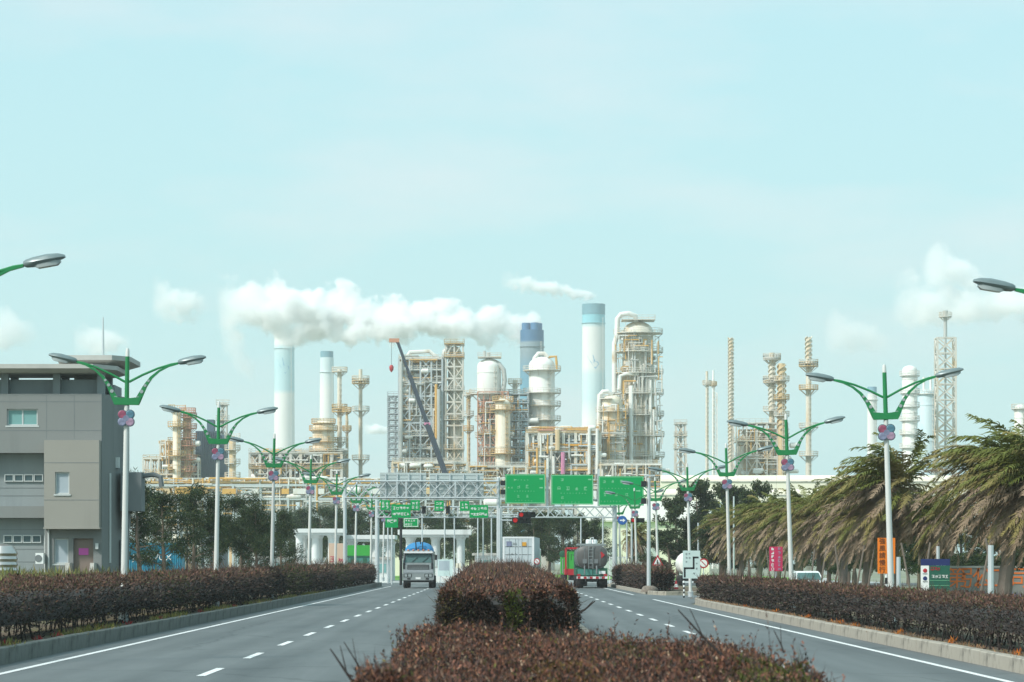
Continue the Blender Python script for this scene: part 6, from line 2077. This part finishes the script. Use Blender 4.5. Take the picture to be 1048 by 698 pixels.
strake_stack('rusty short stack beside the fat cream vessel', 355, 3.4, 420, D2, M['shell_o'], (421, 440), pw=.9)

# ---- reactor structure in the centre-left
D3 = 880.0
q = Loc(D3, 432)
rs_ = thing('reactor_structure', 'tall open steel reactor structure with grey vessel inside behind the crane boom', 'process unit', ((432 - VX) / q.s, D3, 0))
zs = [0] + [q.Z(py) for py in (520, 500, 486, 474, 460, 447, 434, 420, 407, 393, 380, 369)]
fm = frame_mesh(q.X(409), q.X(453), -8, 8, zs, 4, 2, .48, seed=12, wb=.3); o = fm.build('frame', M['steelwork_b'], rs_); o['kind'] = 'stuff'
for i, py in enumerate((486, 474, 460, 447, 420, 393, 380, 369)): deck(rs_, q.X(409), q.X(453), -8.2, 8.2, q.Z(py), M['steelwork'])
b = MB(); b.lathe([(1.6, q.Z(462)), (2.2, q.Z(447)), (5.2, q.Z(432)), (5.2, q.Z(388)), (4.2, q.Z(380)), (0.05, q.Z(376))], (q.X(432), 0, 0), 24); b.build('reactor', M['shell_g'], rs_, True)
b = MB(); b.lathe([(2.9, q.Z(452)), (2.9, q.Z(372)), (2.0, q.Z(366)), (.05, q.Z(362))], (q.X(419), 2, 0), 20); b.build('regenerator', M['shell_g'], rs_, True)
for (px, r, z0, z1) in ((447, .45, 450, 395), (449.5, .6, 480, 400), (411.5, .5, 470, 372)):
    pipe(rs_, [(q.X(px), -8.6, q.Z(z0)), (q.X(px), -8.6, q.Z(z1))], r, M['pipe_o' if px == 447 else 'pipe_g'])
pipe(rs_, [(q.X(418), -6, q.Z(366)), (q.X(420), -6, q.Z(362)), (q.X(440), -6, q.Z(361)), (q.X(446), -6, q.Z(366))], .6, M['pipe_w'])
clutter(rs_, q.X(409), q.X(452), -8.5, 4, q.Z(486), q.Z(366), 260, 31, ('pipe_g', 'pipe_w', 'pipe_g', 'pipe_o'))
st_ = thing('stair_tower', 'open steel stair tower at the left side of the reactor structure', 'tower', ((405 - VX) / q.s, D3, 0))
q2 = Loc(D3, 405)
zs = [0] + [q2.Z(py) for py in np.arange(520, 402, -6.0)]
fm = frame_mesh(q2.X(398), q2.X(411.5), -4, 4, zs, 2, 1, .32, seed=13, wb=.18, brace=True); o = fm.build('frame', M['steelwork_b'], st_); o['kind'] = 'stuff'
for py in np.arange(478, 402, -6.0): deck(st_, q2.X(396.8), q2.X(411.5), -4.4, 4.4, q2.Z(py), M['steelwork_b'])
ft = thing('riser_tower', 'tallest lattice tower with big riser pipe right of the crane boom', 'tower', ((464 - VX) / q.s, D3 - 4, 0))
q3 = Loc(D3 - 4, 464)
zs = [0] + [q3.Z(py) for py in np.arange(520, 350, -12.0)]
fm = frame_mesh(q3.X(456.5), q3.X(474), -3.5, 3.5, zs, 2, 1, .45, seed=14, wb=.28); o = fm.build('frame', M['steelwork'], ft); o['kind'] = 'stuff'
for py in (352.5, 366, 400, 430, 460): deck(ft, q3.X(455), q3.X(475.5), -4.3, 4.3, q3.Z(py), M['steelwork_o'] if py < 370 else M['steelwork'])
pipe(ft, [(q3.X(454.5), -2, 0), (q3.X(454.5), -2, q3.Z(366)), (q3.X(455.5), -2, q3.Z(360)), (q3.X(459), -2, q3.Z(357)), (q3.X(464), -2, q3.Z(359))], .8, M['pipe_g'], 'riser_pipe', 12)
b = MB(); b.lathe([(2.0, 0), (2.0, q3.Z(362)), (1.2, q3.Z(356)), (.05, q3.Z(354))], (q3.X(466), 0, 0), 18); b.build('column_shell', M['shell_g'], ft, True)
# ---- crane
D4 = 790.0
q = Loc(D4, 487)
cr_ = thing('mobile_crane', 'mobile crane with long dark blue telescopic boom in front of the reactor structure', 'crane', ((487 - VX) / q.s, D4, 0))
p0, p1 = Vector((q.X(486.5), 0, 3.4)), Vector((q.X(407), 0, q.Z(350)))
for k, (f0, f1, w) in enumerate(((0, .36, 1.3), (.35, .62, 1.05), (.61, .84, .8), (.83, 1.0, .55))):
    b = MB(); b.tube([p0.lerp(p1, f0), p0.lerp(p1, f1)], w * .7, 6); b.build('boom_section', M['boom'], cr_)
    b = MB(); c_ = p0.lerp(p1, f1); b.box(c_, (w * 1.5, w * 1.2, .6)); b.build('boom_collar', M['boom'] if k != 1 else M['pipe_p'], cr_)
b = MB(); b.box(p1 + Vector((-.9, 0, .4)), (2.6, .9, 1.0)); b.build('boom_head', M['scaff'], cr_)
b = MB(); b.tube([p1 + Vector((-1.6, 0, 0)), p1 + Vector((-1.6, 0, -6))], .05, 5); b.build('hoist_rope', M['black'], cr_)
b = MB(); b.lathe([(0.05, -1.2), (.5, -.6), (.6, .2), (.3, .7), (.05, .7)], p1 + Vector((-1.6, 0, -6.6)), 10); b.build('hook_block', M['red'], cr_, True)
b = MB(); b.span((-1.6, -1.4, 1.6), (5.2, 1.4, 3.2)); b.build('superstructure', M['yellow'], cr_)
b = MB(); b.span((3.4, -2.0, 1.7), (4.8, -1.42, 3.6)); b.build('operator_cab', M['windscreen'], cr_)
b = MB(); b.span((-6, -1.5, .6), (8, 1.5, 1.55)); b.build('carrier', M['yellow'], cr_)
for x in (-5, -3.2, 2.5, 4.5, 6.5):
    for y in (-1.35, 1.35):
        t = MB(); t.lathe([(.35, -.25), (.75, -.25), (.75, .25), (.35, .25)], n=16, close=True); t.build('wheel', M['rubber'], cr_, True, (x, y, .75), (R(90), 0, 0))

# ---- centre columns
D5 = 850.0
strake_stack('thin rusty stack between the riser tower and the round-topped vessel', 479.5, 4.2, 402, D5, M['shell_o'], (404, 425, 440), strake=(402, 424), pw=1.0)
r_, q, rr, hh = column('round-topped cream vessel with red scaffolding below its shoulder', 500.5, 24.5, 367, D5, M['shell_w'], (403, 430, 447), pm=M['steelwork'], step=(404, 13), ringw=2.2, name='round_topped_vessel')
fm = frame_mesh(q.X(489), q.X(520), -4.5, 4.5, [0] + [q.Z(py) for py in (520, 500, 478, 467, 456, 445, 434, 423, 412, 402)], 5, 1, .26, seed=15, wb=.17); o = fm.build('scaffolding', M['scaff'], r_); o['kind'] = 'stuff'
for py in (467, 445, 423): deck(r_, q.X(489), q.X(511), -4.8, 4.8, q.Z(py), M['steelwork_o'])
pipe(r_, [(q.X(500), 0, q.Z(367)), (q.X(500), -.5, q.Z(361))], .5, M['pipe_g'])
pipe(r_, [(q.X(496), 0, q.Z(367)), (q.X(496), 0, q.Z(359))], .4, M['pipe_g'])
pipe(r_, [(q.X(505), -1, q.Z(370)), (q.X(511), -1.5, q.Z(373)), (q.X(515.5), -1.5, q.Z(379)), (q.X(516.5), -1.5, q.Z(390)), (q.X(515), -1.5, q.Z(400)), (q.X(513), -1.5, q.Z(407))], .65, M['pipe_g'], 'overhead_pipe', 10)
deck(r_, q.X(489), q.X(513), -3, 3, q.Z(366), M['steelwork'])
clutter(r_, q.X(489), q.X(522), -5, 3, q.Z(500), q.Z(410), 120, 41, ('pipe_o', 'scaff', 'pipe_w', 'pipe_g'))
column('cream column with flat cap and orange platforms in front of the stair levels', 514.5, 15.5, 408, D5 - 22, M['shell'], (410, 419, 440, 464), pm=M['steelwork_o'], ringw=1.3, full=False)
column('small flared vent stack above the cream column', 527, 5, 389, D5 + 5, M['shell_g'], (392, 403), dome=False, ringw=1.3, ladder=False, name='vent_stack')
q2 = Loc(D5 + 4, 531)
sl = thing('stair_tower', 'grey open steel tower of closely spaced decks left of the domed vessel', 'tower', ((531 - VX) / q2.s, D5 + 4, 0))
zs = [0] + [q2.Z(py) for py in np.arange(530, 403, -9.0)]
fm = frame_mesh(q2.X(522.5), q2.X(540), -4, 4, zs, 2, 1, .36, seed=16, wb=.2); o = fm.build('frame', M['steelwork_b'], sl); o['kind'] = 'stuff'
for py in np.arange(485, 403, -9.0): deck(sl, q2.X(521), q2.X(541), -4.4, 4.4, q2.Z(py), M['steelwork_b'])
clutter(sl, q2.X(523), q2.X(540), -4.5, 3, q2.Z(490), q2.Z(410), 40, 43, ('pipe_g', 'pipe_w', 'pipe_o'))
r_, q, rr, hh = column('white domed vessel with ring platforms in front of the blue chimney', 554.5, 26.5, 365, D5 + 6, M['shell_w'], (379, 402, 415, 430), pm=M['steelwork'], ringw=1.7, name='domed_vessel')
b = MB()
b.tube([(q.X(546), -1, q.Z(376)), (q.X(547), -1, q.Z(367)), (q.X(551), -1, q.Z(362)), (q.X(557), -1, q.Z(362)), (q.X(561), -1, q.Z(366))], .6, 10); b.build('overhead_pipe', M['pipe_w'], r_, True)
pipe(r_, [(q.X(560), -1, q.Z(366)), (q.X(569), -1, q.Z(365)), (q.X(570), -1, q.Z(378))], .4, M['pipe_o'])
pipe(r_, [(q.X(541), -2, q.Z(437)), (q.X(541), -2, q.Z(402))], .35, M['pipe_g'])
# platform structure below the domed vessel
D6 = 830.0
q = Loc(D6, 576)
ps = thing('exchanger_structure', 'wide multi-deck exchanger structure with orange decks above the green boards', 'process unit', ((576 - VX) / q.s, D6, 0))
zs = [0] + [q.Z(py) for py in (520, 500, 480, 462, 443.5)]
fm = frame_mesh(q.X(539), q.X(613), -8, 8, zs, 6, 2, .75, seed=17, wb=.25); o = fm.build('frame', M['steelwork'], ps); o['kind'] = 'stuff'
for py in (480, 462, 443.5): deck(ps, q.X(538), q.X(614), -8.4, 8.4, q.Z(py), M['steelwork_o'])
clutter(ps, q.X(540), q.X(612), -8.5, 0, q.Z(461), q.Z(455), 60, 51, ('pipe_o', 'pipe_o', 'pipe_w', 'yellow'), vert=.25)
clutter(ps, q.X(540), q.X(612), -8.5, 0, q.Z(443), q.Z(438), 60, 52, ('pipe_o', 'pipe_o', 'pipe_w', 'scaff'), vert=.3)
clutter(ps, q.X(541), q.X(611), -8.8, 0, q.Z(500), q.Z(446), 200, 53, ('pipe_g', 'pipe_w', 'pipe_o', 'steelwork_b'), vert=.6, rmin=.12, rmax=.3)
for (px, z0, z1, r, m) in ((575.5, 486, 464, .6, 'pipe_p'), (602, 486, 440, .45, 'pipe_w'), (610, 486, 440, .42, 'pipe_w'), (570, 462, 441, .7, 'shell_o'), (560, 486, 470, .4, 'pipe_w'), (566, 486, 468, .4, 'pipe_w')):
    pipe(ps, [(q.X(px), -9, q.Z(z0)), (q.X(px), -9, q.Z(z1))], r, M[m])
for (x0, x1, py, m) in ((551, 563, 473, 'shell_w'), (583, 597, 474, 'shell'), (552, 566, 452, 'shell_g'), (584, 600, 452, 'shell_w')):
    b = MB(); b.tube([(q.X(x0), -5, q.Z(py)), (q.X(x0) + .7, -5, q.Z(py)), (q.X(x1) - .7, -5, q.Z(py)), (q.X(x1), -5, q.Z(py))], [.7, 1.4, 1.4, .7], 14); b.build('exchanger', M[m], ps, True)
# ---- big columns right of centre
r_, q, rr, hh = column('shorter cream column with looping overhead pipe beside the giant column', 625.5, 22, 404, D5 - 10, M['shell'], (408, 421, 434, 447, 462, 475), pm=M['steelwork'], ringw=1.3, full=False)
pipe(r_, [(q.X(626), -1, q.Z(404)), (q.X(622), -1.5, q.Z(401)), (q.X(617), -1.5, q.Z(401)), (q.X(613.5), -1.5, q.Z(405)), (q.X(612.8), -1.5, q.Z(415)), (q.X(612.8), -1.5, q.Z(490))], .6, M['pipe_w'], 'overhead_pipe', 10)
clutter(r_, q.X(612), q.X(640), -5, 2, q.Z(495), q.Z(415), 60, 61, ('pipe_g', 'pipe_w', 'pipe_o'))
r_, q, rr, hh = column('giant grey-cream column wrapped in ring platforms and scaffolding', 653, 39, 329, D5, M['shell_g'], (341, 360, 382, 403, 425, 446, 467), pm=M['steelwork'], ringw=2.6, taper=.80, name='giant_column')
clutter(r_, -6.5, 6.5, -6.6, -4.4, q.Z(485), q.Z(345), 30, 62, ('pipe_g', 'pipe_w', 'pipe_o', 'steelwork'), rmin=.08, rmax=.2, vert=.9)
deck(r_, q.X(636), q.X(670), -4.5, 4.5, q.Z(328), M['steelwork'])
pipe(r_, [(q.X(651), -1, q.Z(331)), (q.X(650), -2, q.Z(324)), (q.X(643), -2.5, q.Z(321.5)), (q.X(635), -2.5, q.Z(322.5)), (q.X(631.5), -2.5, q.Z(327)), (q.X(631), -2.5, q.Z(345)), (q.X(628.5), -2.5, q.Z(352)), (q.X(628.5), -2.5, q.Z(402))], .72, M['pipe_w'], 'overhead_pipe', 12)
pipe(r_, [(q.X(653), -5.6, q.Z(384)), (q.X(640), -5.8, q.Z(384)), (q.X(634), -5.8, q.Z(386)), (q.X(633), -5.8, q.Z(400))], .55, M['pipe_w'])
pipe(r_, [(q.X(645), -6.2, q.Z(396)), (q.X(645), -6.6, q.Z(480))], .6, M['shell_w'])
for (px, z0, z1, r, m) in ((660, 480, 350, .35, 'pipe_g'), (665, 478, 390, .3, 'pipe_w'), (649, 440, 340, .3, 'pipe_g'), (668, 470, 420, .35, 'pipe_w')):
    pipe(r_, [(q.X(px), -5.9, q.Z(z0)), (q.X(px), -5.2 if z1 < 380 else -5.9, q.Z(z1))], r, M[m])
rc = random.Random(77)
sc_ = MB()
for k in range(150):                              # scaffold standards and ledgers hung round the shell
    a = rc.uniform(-PI, 0.2); z = rc.uniform(q.Z(485), q.Z(345)); R_ = rr * (1 - .2 * z / hh) + rc.uniform(.5, 2.0)
    x, y = R_ * math.cos(a), R_ * math.sin(a)
    if rc.random() < .55: sc_.span((x - .09, y - .09, z), (x + .09, y + .09, z + rc.uniform(2, 6)))
    else:
        a2 = a + rc.uniform(.25, .6); sc_.bar((x, y, z), (R_ * math.cos(a2), R_ * math.sin(a2), z), .2)
o = sc_.build('scaffolding', M['steelwork'], r_); o['kind'] = 'stuff'
for k in range(70):
    a = rc.uniform(-PI * .95, -.05); z = rc.uniform(q.Z(480), q.Z(340)); R_ = rr * (1 - .2 * z / hh) + .7
    b = MB(); b.box((R_ * math.cos(a), R_ * math.sin(a), z), (rc.uniform(.5, 1.5), .7, rc.uniform(.6, 1.6)), a + PI / 2); b.build('nozzle_box', M[rc.choice(('shell_o', 'pipe_o', 'pipe_g', 'shell_w', 'steelwork'))], r_)
# base units under the columns
for (lab, a, c, ptop, seed, d) in (('low pipe-filled equipment block below the reactor structure', 402, 478, 474, 81, 800), ('low pipe-filled equipment block below the round-topped vessel', 480, 538, 478, 82, 812), ('low pipe-filled equipment block at the foot of the giant column', 614, 676, 476, 83, 818)):
    q = Loc(d, (a + c) / 2)
    eb = thing('equipment_block', lab, 'process unit', (((a + c) / 2 - VX) / q.s, d, 0))
    fm = frame_mesh(q.X(a), q.X(c), -4, 4, [0, q.Z(530), q.Z(505), q.Z(ptop)], max(2, int((c - a) / 12)), 1, .5, seed=seed); o = fm.build('frame', M['steelwork'], eb); o['kind'] = 'stuff'
    deck(eb, q.X(a), q.X(c), -4, 4, q.Z(ptop), M['steelwork'])
    clutter(eb, q.X(a), q.X(c), -5, 3, q.Z(525), q.Z(ptop), 110, seed, ('pipe_w', 'pipe_g', 'pipe_o', 'shell_o'))
# ---- right part
lattice_tower('tapered grey lattice tower right of the giant column', 696.5, 9, 15, 433, 900, 10, M['steelwork'], wleg=.55, wb=.3, decks=(434, 446, 459), core=3)
strake_stack('left of two slim dark vent stacks with a wide tip', 723.5, 3.6, 380, 980, M['shell_g'], (393,), pw=1.0)
b, q, rr, hh = strake_stack('thinner right of two slim vent stacks', 730, 2.8, 379, 1060, M['shell_w'], (394,), pw=.9)
lattice_tower('pale slender lattice mast beside the two slim vent stacks', 731.5, 4.5, 5.5, 402, 1100, 22, M['pipe_w'], wleg=.3, wb=.18)
strake_stack('tall slim grey stack with spiral strakes above the fourth palm-side lamp', 748, 6, 346, 900, M['shell_g'], (), strake=(346, 470))
D7 = 880.0
q = Loc(D7, 778)
ru = thing('right_process_unit', 'boxy right-hand process unit with rusty heater casings', 'process unit', ((778 - VX) / q.s, D7, 0))
fm = frame_mesh(q.X(752), q.X(804), -6, 6, [0, q.Z(530), q.Z(505), q.Z(488), q.Z(470), q.Z(452), q.Z(434)], 5, 1, .4, seed=18); o = fm.build('frame', M['steelwork'], ru); o['kind'] = 'stuff'
for py in (470, 452, 434): deck(ru, q.X(752), q.X(788), -6.3, 6.3, q.Z(py), M['steelwork'])
b = MB(); b.prism([(q.X(760), q.Z(456)), (q.X(766), q.Z(445)), (q.X(784), q.Z(440)), (q.X(786), q.Z(456))], -4, 4); b.build('heater_hood', M['shell_o'], ru)
b = MB(); b.span((q.X(754), -4, q.Z(490)), (q.X(776), 4, q.Z(457))); b.build('heater_box', M['shell_g'], ru)
clutter(ru, q.X(755), q.X(806), -6.5, 4, q.Z(490), q.Z(440), 160, 91, ('pipe_o', 'pipe_w', 'shell_o', 'pipe_g'))
strake_stack('rusty stack with square top platform in the right-hand unit', 790, 7.5, 361, D7 - 4, M['shell_g'], (366, 367.5, 389, 391, 420), strake=(372, 420), pw=1.7)
strake_stack('orange-stained stack with strakes just right of the square-topped stack', 800, 9, 372, D7 - 8, M['shell_o'], (389, 408, 425), strake=(374, 440), pw=1.2)
strake_stack('tall stack with orange platform behind a lamp head', 827.5, 7.2, 345, 900, M['shell_g'], (372, 374.5, 398, 437, 466), strake=(345, 368), pw=2.0)
column('ringed white column between the white chimney and the pale blue column', 931, 15.5, 374, 860, M['shell_w'], (384, 402, 416, 430, 444, 458), pm=M['pipe_w'], ringw=.7)
M['tower_blue'] = mat('pale_blue_paint', (.62, .76, .80), .6, var=.1, scale=.15, stain=(.42, .60, .68), amount=.5, sscale=.2)
r_, q, rr, hh = column('pale blue cylindrical tower with small vents beside the lattice flare', 949, 19, 400, 880, M['tower_blue'], (403,), pm=M['pipe_w'], ringw=.6, dome=False, name='pale_blue_tower')
for (px, pt) in ((945, 386), (952, 385)):
    b = MB(); b.tube([(q.X(px), -1, hh - .5), (q.X(px), -1, q.Z(pt))], q.L(1.3), 10); b.build('vent', M['shell_w'], r_, True)
lattice_tower('square lattice flare tower with tall mast', 967.5, 18.5, 19.5, 346, 870, 15, M['steelwork'], mast=318, core=2.4, wleg=.5, wb=.32, name='flare_tower')
column('pale stub column at the right edge behind the palms', 1044, 12, 414, 840, M['shell_w'], (418,), ringw=.8)
# ---- long pipe rack in front of the left half
D8 = 560.0
q = Loc(D8, 330)
pr_ = thing('pipe_rack', 'long steel pipe rack with orange and white pipes across the left half', 'pipe rack', ((330 - VX) / q.s, D8, 0))
xl, xr_ = q.X(128), q.X(520)
cm = MB()
nx = 14
fm = frame_mesh(xl, xr_, -3, 3, [0, q.Z(545), q.Z(528), q.Z(511), q.Z(497)], nx, 1, .38, seed=19, wb=.2); o = fm.build('frame', M['galv'], pr_); o['kind'] = 'stuff'
r2 = random.Random(5)
for py in (497, 511, 528):
    for k in range(6):
        y = -2.6 + 5.2 * k / 5
        r = r2.uniform(.10, .26)
        a = xl
        while a < xr_:
            b_ = min(xr_, a + r2.uniform(9, 40))
            pipe(pr_, [(a, y, q.Z(py) + .3 + r), (b_ - .4, y, q.Z(py) + .3 + r)], r * r2.uniform(.7, 1.1), M[r2.choice(('pipe_o', 'pipe_w', 'pipe_w', 'pipe_g', 'steelwork_o') if py < 520 else ('pipe_w', 'pipe_g', 'pipe_g'))])
            a = b_
clutter(pr_, xl, xr_, -3.4, 2, q.Z(540), q.Z(490), 300, 23, ('pipe_o', 'pipe_w', 'pipe_g', 'pipe_w'), rmin=.06, rmax=.18, vert=.5)
for k in range(16):
    x = xl + (xr_ - xl) * (k + r2.random() * .6) / 16
    b = MB(); b.span((x, -3.3, q.Z(506)), (x + r2.uniform(1, 3), -3.05, q.Z(500.5))); b.build('cable_tray_cover', M[r2.choice(('pipe_o', 'pipe_w', 'shell_o'))], pr_)
# ---- cream galleries and warehouses, right
def gallery(label, px0, px1, py0, py1, d, trestle=True):
    q = Loc(d, (px0 + px1) / 2)
    root = thing('conveyor_gallery', label, 'gallery', (((px0 + px1) / 2 - VX) / q.s, d, 0))
    z1, z0 = q.Z(py0), q.Z(py1)
    h = z1 - z0; w = h * .9
    pl = [(-w / 2, z0), (w / 2, z0), (w / 2, z0 + h * .55)] + [(w / 2 * math.cos(a), z0 + h * .55 + h * .45 * math.sin(a)) for a in np.linspace(.25, PI - .25, 9)] + [(-w / 2, z0 + h * .55)]
    x0, x1 = q.X(px0), q.X(px1)
    n = int((x1 - x0) / 6)
    for k in range(n):
        b = MB(); a, c = x0 + (x1 - x0) * k / n, x0 + (x1 - x0) * (k + 1) / n - .03
        b.prism_x(pl, a, c); b.build('gallery_section', M['cream'], root, True)
    b = MB(); b.span((x0, -w / 2 - .12, z0 + h * .48), (x1, -w / 2 - .003, z0 + h * .56)); b.build('side_rail', M['concrete'], root)
    if trestle:
        k = x0 + 4
        while k < x1:
            b = MB()
            for s in (-1, 1): b.bar((k, s * (w / 2 + .8), 0), (k, s * w * .35, z0), .4)
            b.bar((k, -(w / 2 + .5), z0 * .3), (k, w * .4, z0 * .7), .2); b.bar((k, -w / 2 - .3, z0 * .5), (k, w / 2 + .3, z0 * .5), .2)
            b.build('trestle', M['galv'], root); k += 24
gallery('upper long cream enclosed conveyor gallery across the right half', 676, 1110, 486.5, 500.5, 520)
gallery('lower cream enclosed gallery running under the upper one', 640, 1110, 500.5, 514, 505)
M['roof_pale'] = mat('pale_roof', (.66, .64, .56), .6, var=.06, scale=.1)
def shed(label, px0, px1, ridge, eave, d, dep=30.0, doors=3):
    q = Loc(d, (px0 + px1) / 2)
    root = thing('warehouse', label, 'warehouse', (((px0 + px1) / 2 - VX) / q.s, d, 0))
    x0, x1, zr, ze = q.X(px0), q.X(px1), q.Z(ridge), q.Z(eave)
    b = MB(); b.span((x0, 0, -.02), (x1, dep, ze)); b.build('wall', M['cream'], root)
    b = MB(); b.prism_x([(-.6, ze - .05), (dep / 2, zr), (dep + .6, ze - .05), (dep + .6, ze - .3), (-.6, ze - .3)], x0 - .5, x1 + .5); rf = b.build('roof', M['roof_pale'], root)
    n = int((x1 - x0) / 3)
    for k in range(n):
        b = MB(); x = x0 + (x1 - x0) * (k + .5) / n; b.span((x - .12, -.10, 0), (x + .12, -.003, ze - .35)); b.build('wall_rib', M['roof_pale'], root)
    for k in range(doors):
        x = x0 + (x1 - x0) * (k + .5) / doors
        b = MB(); b.span((x - 1.7, -.14, 0), (x + 1.7, -.105, min(4.2, ze * .6))); b.build('door', M['winframe'], root)
shed('large cream warehouse with pale sloping roof behind the traffic island', 598, 726, 511, 532, 455)
shed('low cream warehouse seen under the gantries beyond the gate', 402, 516, 537, 545, 470, 20)
# ------------------------------------------------------------------ steam plumes
def plume(label, p0, d, L_, R0, R1, rise, dens, name='steam_plume', seed=0.0, flip=-1, amp=1.9, fade=(.0, .06, .72, 1.0), sc=1.0, col=(.998, .998, .998), pw=.75, curve=1.0, soft=2.2):
    """cloud of steam: local x runs down-wind; density falls off from the axis and is broken up by noise"""
    x, z = at(p0[0], p0[1], d)
    k = d / FPX
    L_, R0, R1, rise = L_ * k, R0 * k, R1 * k, rise * k
    m = bpy.data.materials.new('steam'); m.use_nodes = True
    t = m.node_tree; N, Lk = t.nodes, t.links
    N.remove(N['Principled BSDF'])
    pv = N.new('ShaderNodeVolumePrincipled')
    pv.inputs['Color'].default_value = (*col, 1)
    pv.inputs['Anisotropy'].default_value = 0.0
    Lk.new(pv.outputs[0], N['Material Output'].inputs['Volume'])
    tcn = N.new('ShaderNodeTexCoord'); sx = N.new('ShaderNodeSeparateXYZ'); Lk.new(tcn.outputs['Object'], sx.inputs[0])
    def ma(op, a, b=None, clamp=False):
        n = N.new('ShaderNodeMath'); n.operation = op; n.use_clamp = clamp
        for i, v in enumerate((a, b)):
            if v is None: continue
            if isinstance(v, (int, float)): n.inputs[i].default_value = v
            else: Lk.new(v, n.inputs[i])
        return n.outputs[0]
    u = ma('DIVIDE', sx.outputs['X'], L_, True)
    Rr = ma('ADD', ma('MULTIPLY', ma('POWER', u, pw), R1 - R0), R0)
    zc = ma('MULTIPLY', ma('POWER', u, curve), rise)
    dz = ma('SUBTRACT', sx.outputs['Z'], zc)
    r2 = ma('ADD', ma('POWER', ma('ABSOLUTE', sx.outputs['Y']), 2.0), ma('POWER', ma('ABSOLUTE', dz), 2.0))
    rr = ma('DIVIDE', ma('SQRT', r2), Rr)
    mp_ = N.new('ShaderNodeMapping'); mp_.inputs['Location'].default_value = (seed * 37.1, seed * 11.3, seed * 5.7)
    Lk.new(tcn.outputs['Object'], mp_.inputs[0])
    nz_ = N.new('ShaderNodeTexNoise'); nz_.inputs['Scale'].default_value = sc * .62 / max(R0 * .4 + R1 * .6, 1); nz_.inputs['Detail'].default_value = 7; nz_.inputs['Roughness'].default_value = .58
    Lk.new(mp_.outputs[0], nz_.inputs['Vector'])
    v = ma('ADD', ma('SUBTRACT', .78, rr), ma('MULTIPLY', ma('SUBTRACT', nz_.outputs['Fac'], .5), amp))
    v = ma('MULTIPLY', v, soft, True)
    fr = N.new('ShaderNodeValToRGB')
    el = fr.color_ramp.elements
    el[0].position = fade[0]; el[0].color = (0, 0, 0, 1)
    el[1].position = fade[1]; el[1].color = (1, 1, 1, 1)
    e = el.new(fade[2]); e.color = (1, 1, 1, 1)
    e = el.new(fade[3]); e.color = (0, 0, 0, 1)
    Lk.new(u, fr.inputs[0])
    dn = ma('MULTIPLY', ma('MULTIPLY', v, fr.outputs[0]), dens / max(R0 * .4 + R1 * .6, 1))
    Lk.new(dn, pv.inputs['Density'])
    m.cycles.volume_step_rate = 0.35
    # closed hull round the cloud
    n = 9
    rings = []
    for i in range(n):
        uu = i / (n - 1)
        Rr_ = (R0 + (R1 - R0) * uu ** pw) * 1.55
        zz = rise * uu ** curve
        rings.append([(L_ * uu, Rr_ * math.cos(a), zz + Rr_ * math.sin(a)) for a in [2 * PI * j / 12 for j in range(12)]])
    mb = MB(); mb.loft(rings)
    o = mb.build(name, m, None, False, (x, d, z), (0, 0, PI if flip < 0 else 0))
    return tag(o, label, 'steam', None, 'stuff')
plume('big white steam plume drifting left from the blue multi-flue chimney', (555, 341), 1755, 333, 16, 37, 28, 8.0, seed=1.3, fade=(.0, .02, .70, 1.0), curve=.8, pw=.75, sc=1.7, amp=3.0, soft=3.0)
plume('wispy white steam trail from the tallest white chimney', (612, 303), 2005, 100, 5, 12, 16, 3.5, seed=2.2, fade=(.0, .10, .4, 1.0), amp=3.0, sc=1.4)
plume('small round white steam cloud left of the tall white chimney', (214, 317), 1900, 58, 12, 27, 10, 2.4, seed=3.1, fade=(.0, .35, .6, 1.0), amp=3.2, sc=1.4)
plume('faint steam puff above the grey building roof', (135, 350), 1900, 60, 10, 24, 6, 1.8, seed=4.4, fade=(.0, .3, .6, 1.0), amp=3.0, sc=1.3)
plume('large drifting steam cloud around the flare tower mast', (1012, 322), 2000, 100, 18, 34, 18, 2.6, seed=5.5, fade=(.0, .25, .55, 1.0), amp=3.2, sc=1.5)
plume('upper white steam curl right of the flare tower mast', (1010, 290), 2000, 66, 12, 30, 16, 2.6, seed=6.4, fade=(.0, .3, .55, 1.0), amp=3.2, sc=1.4)
plume('white steam bank at the right edge behind the lamp head', (1095, 312), 2000, 110, 16, 26, 4, 2.8, seed=7.7, fade=(.0, .15, .55, 1.0), amp=3.0, sc=1.4)
plume('faint steam puff above the right-hand stacks', (912, 352), 2000, 70, 12, 26, 8, 1.2, seed=8.2, fade=(.0, .3, .6, 1.0), amp=3.2)
plume('thin steam patch at the left edge of the sky', (40, 345), 2000, 66, 12, 28, 8, 1.4, seed=9.2, fade=(.0, .3, .6, 1.0), amp=3.2)
plume('small low white steam puff left of the reactor structure', (404, 441), 1300, 32, 4, 8, 3, 2.5, seed=9.9, fade=(.0, .3, .6, 1.0), amp=2.6)
plume('faint steam wisp rising left of the tall white chimney', (262, 385), 2100, 36, 14, 36, 40, .9, seed=10.4, fade=(.0, .2, .6, 1.0), amp=3.0)

# ------------------------------------------------------------------ haze
hm = bpy.data.materials.new('haze_air'); hm.use_nodes = True
t = hm.node_tree
t.nodes.remove(t.nodes['Principled BSDF'])
pv = t.nodes.new('ShaderNodeVolumePrincipled')
pv.inputs['Color'].default_value = (.97, .99, .99, 1)
pv.inputs['Density'].default_value = 0.00015
pv.inputs['Anisotropy'].default_value = 0.1
t.links.new(pv.outputs[0], t.nodes['Material Output'].inputs['Volume'])
hm.cycles.homogeneous_volume = True
mb = MB(); mb.span((-3100, -80, -1.1), (3100, 5300, 262))
hz_o = mb.build('haze', hm)
tag(hz_o, 'thin pale haze filling the air over the whole site', 'haze', None, 'stuff')
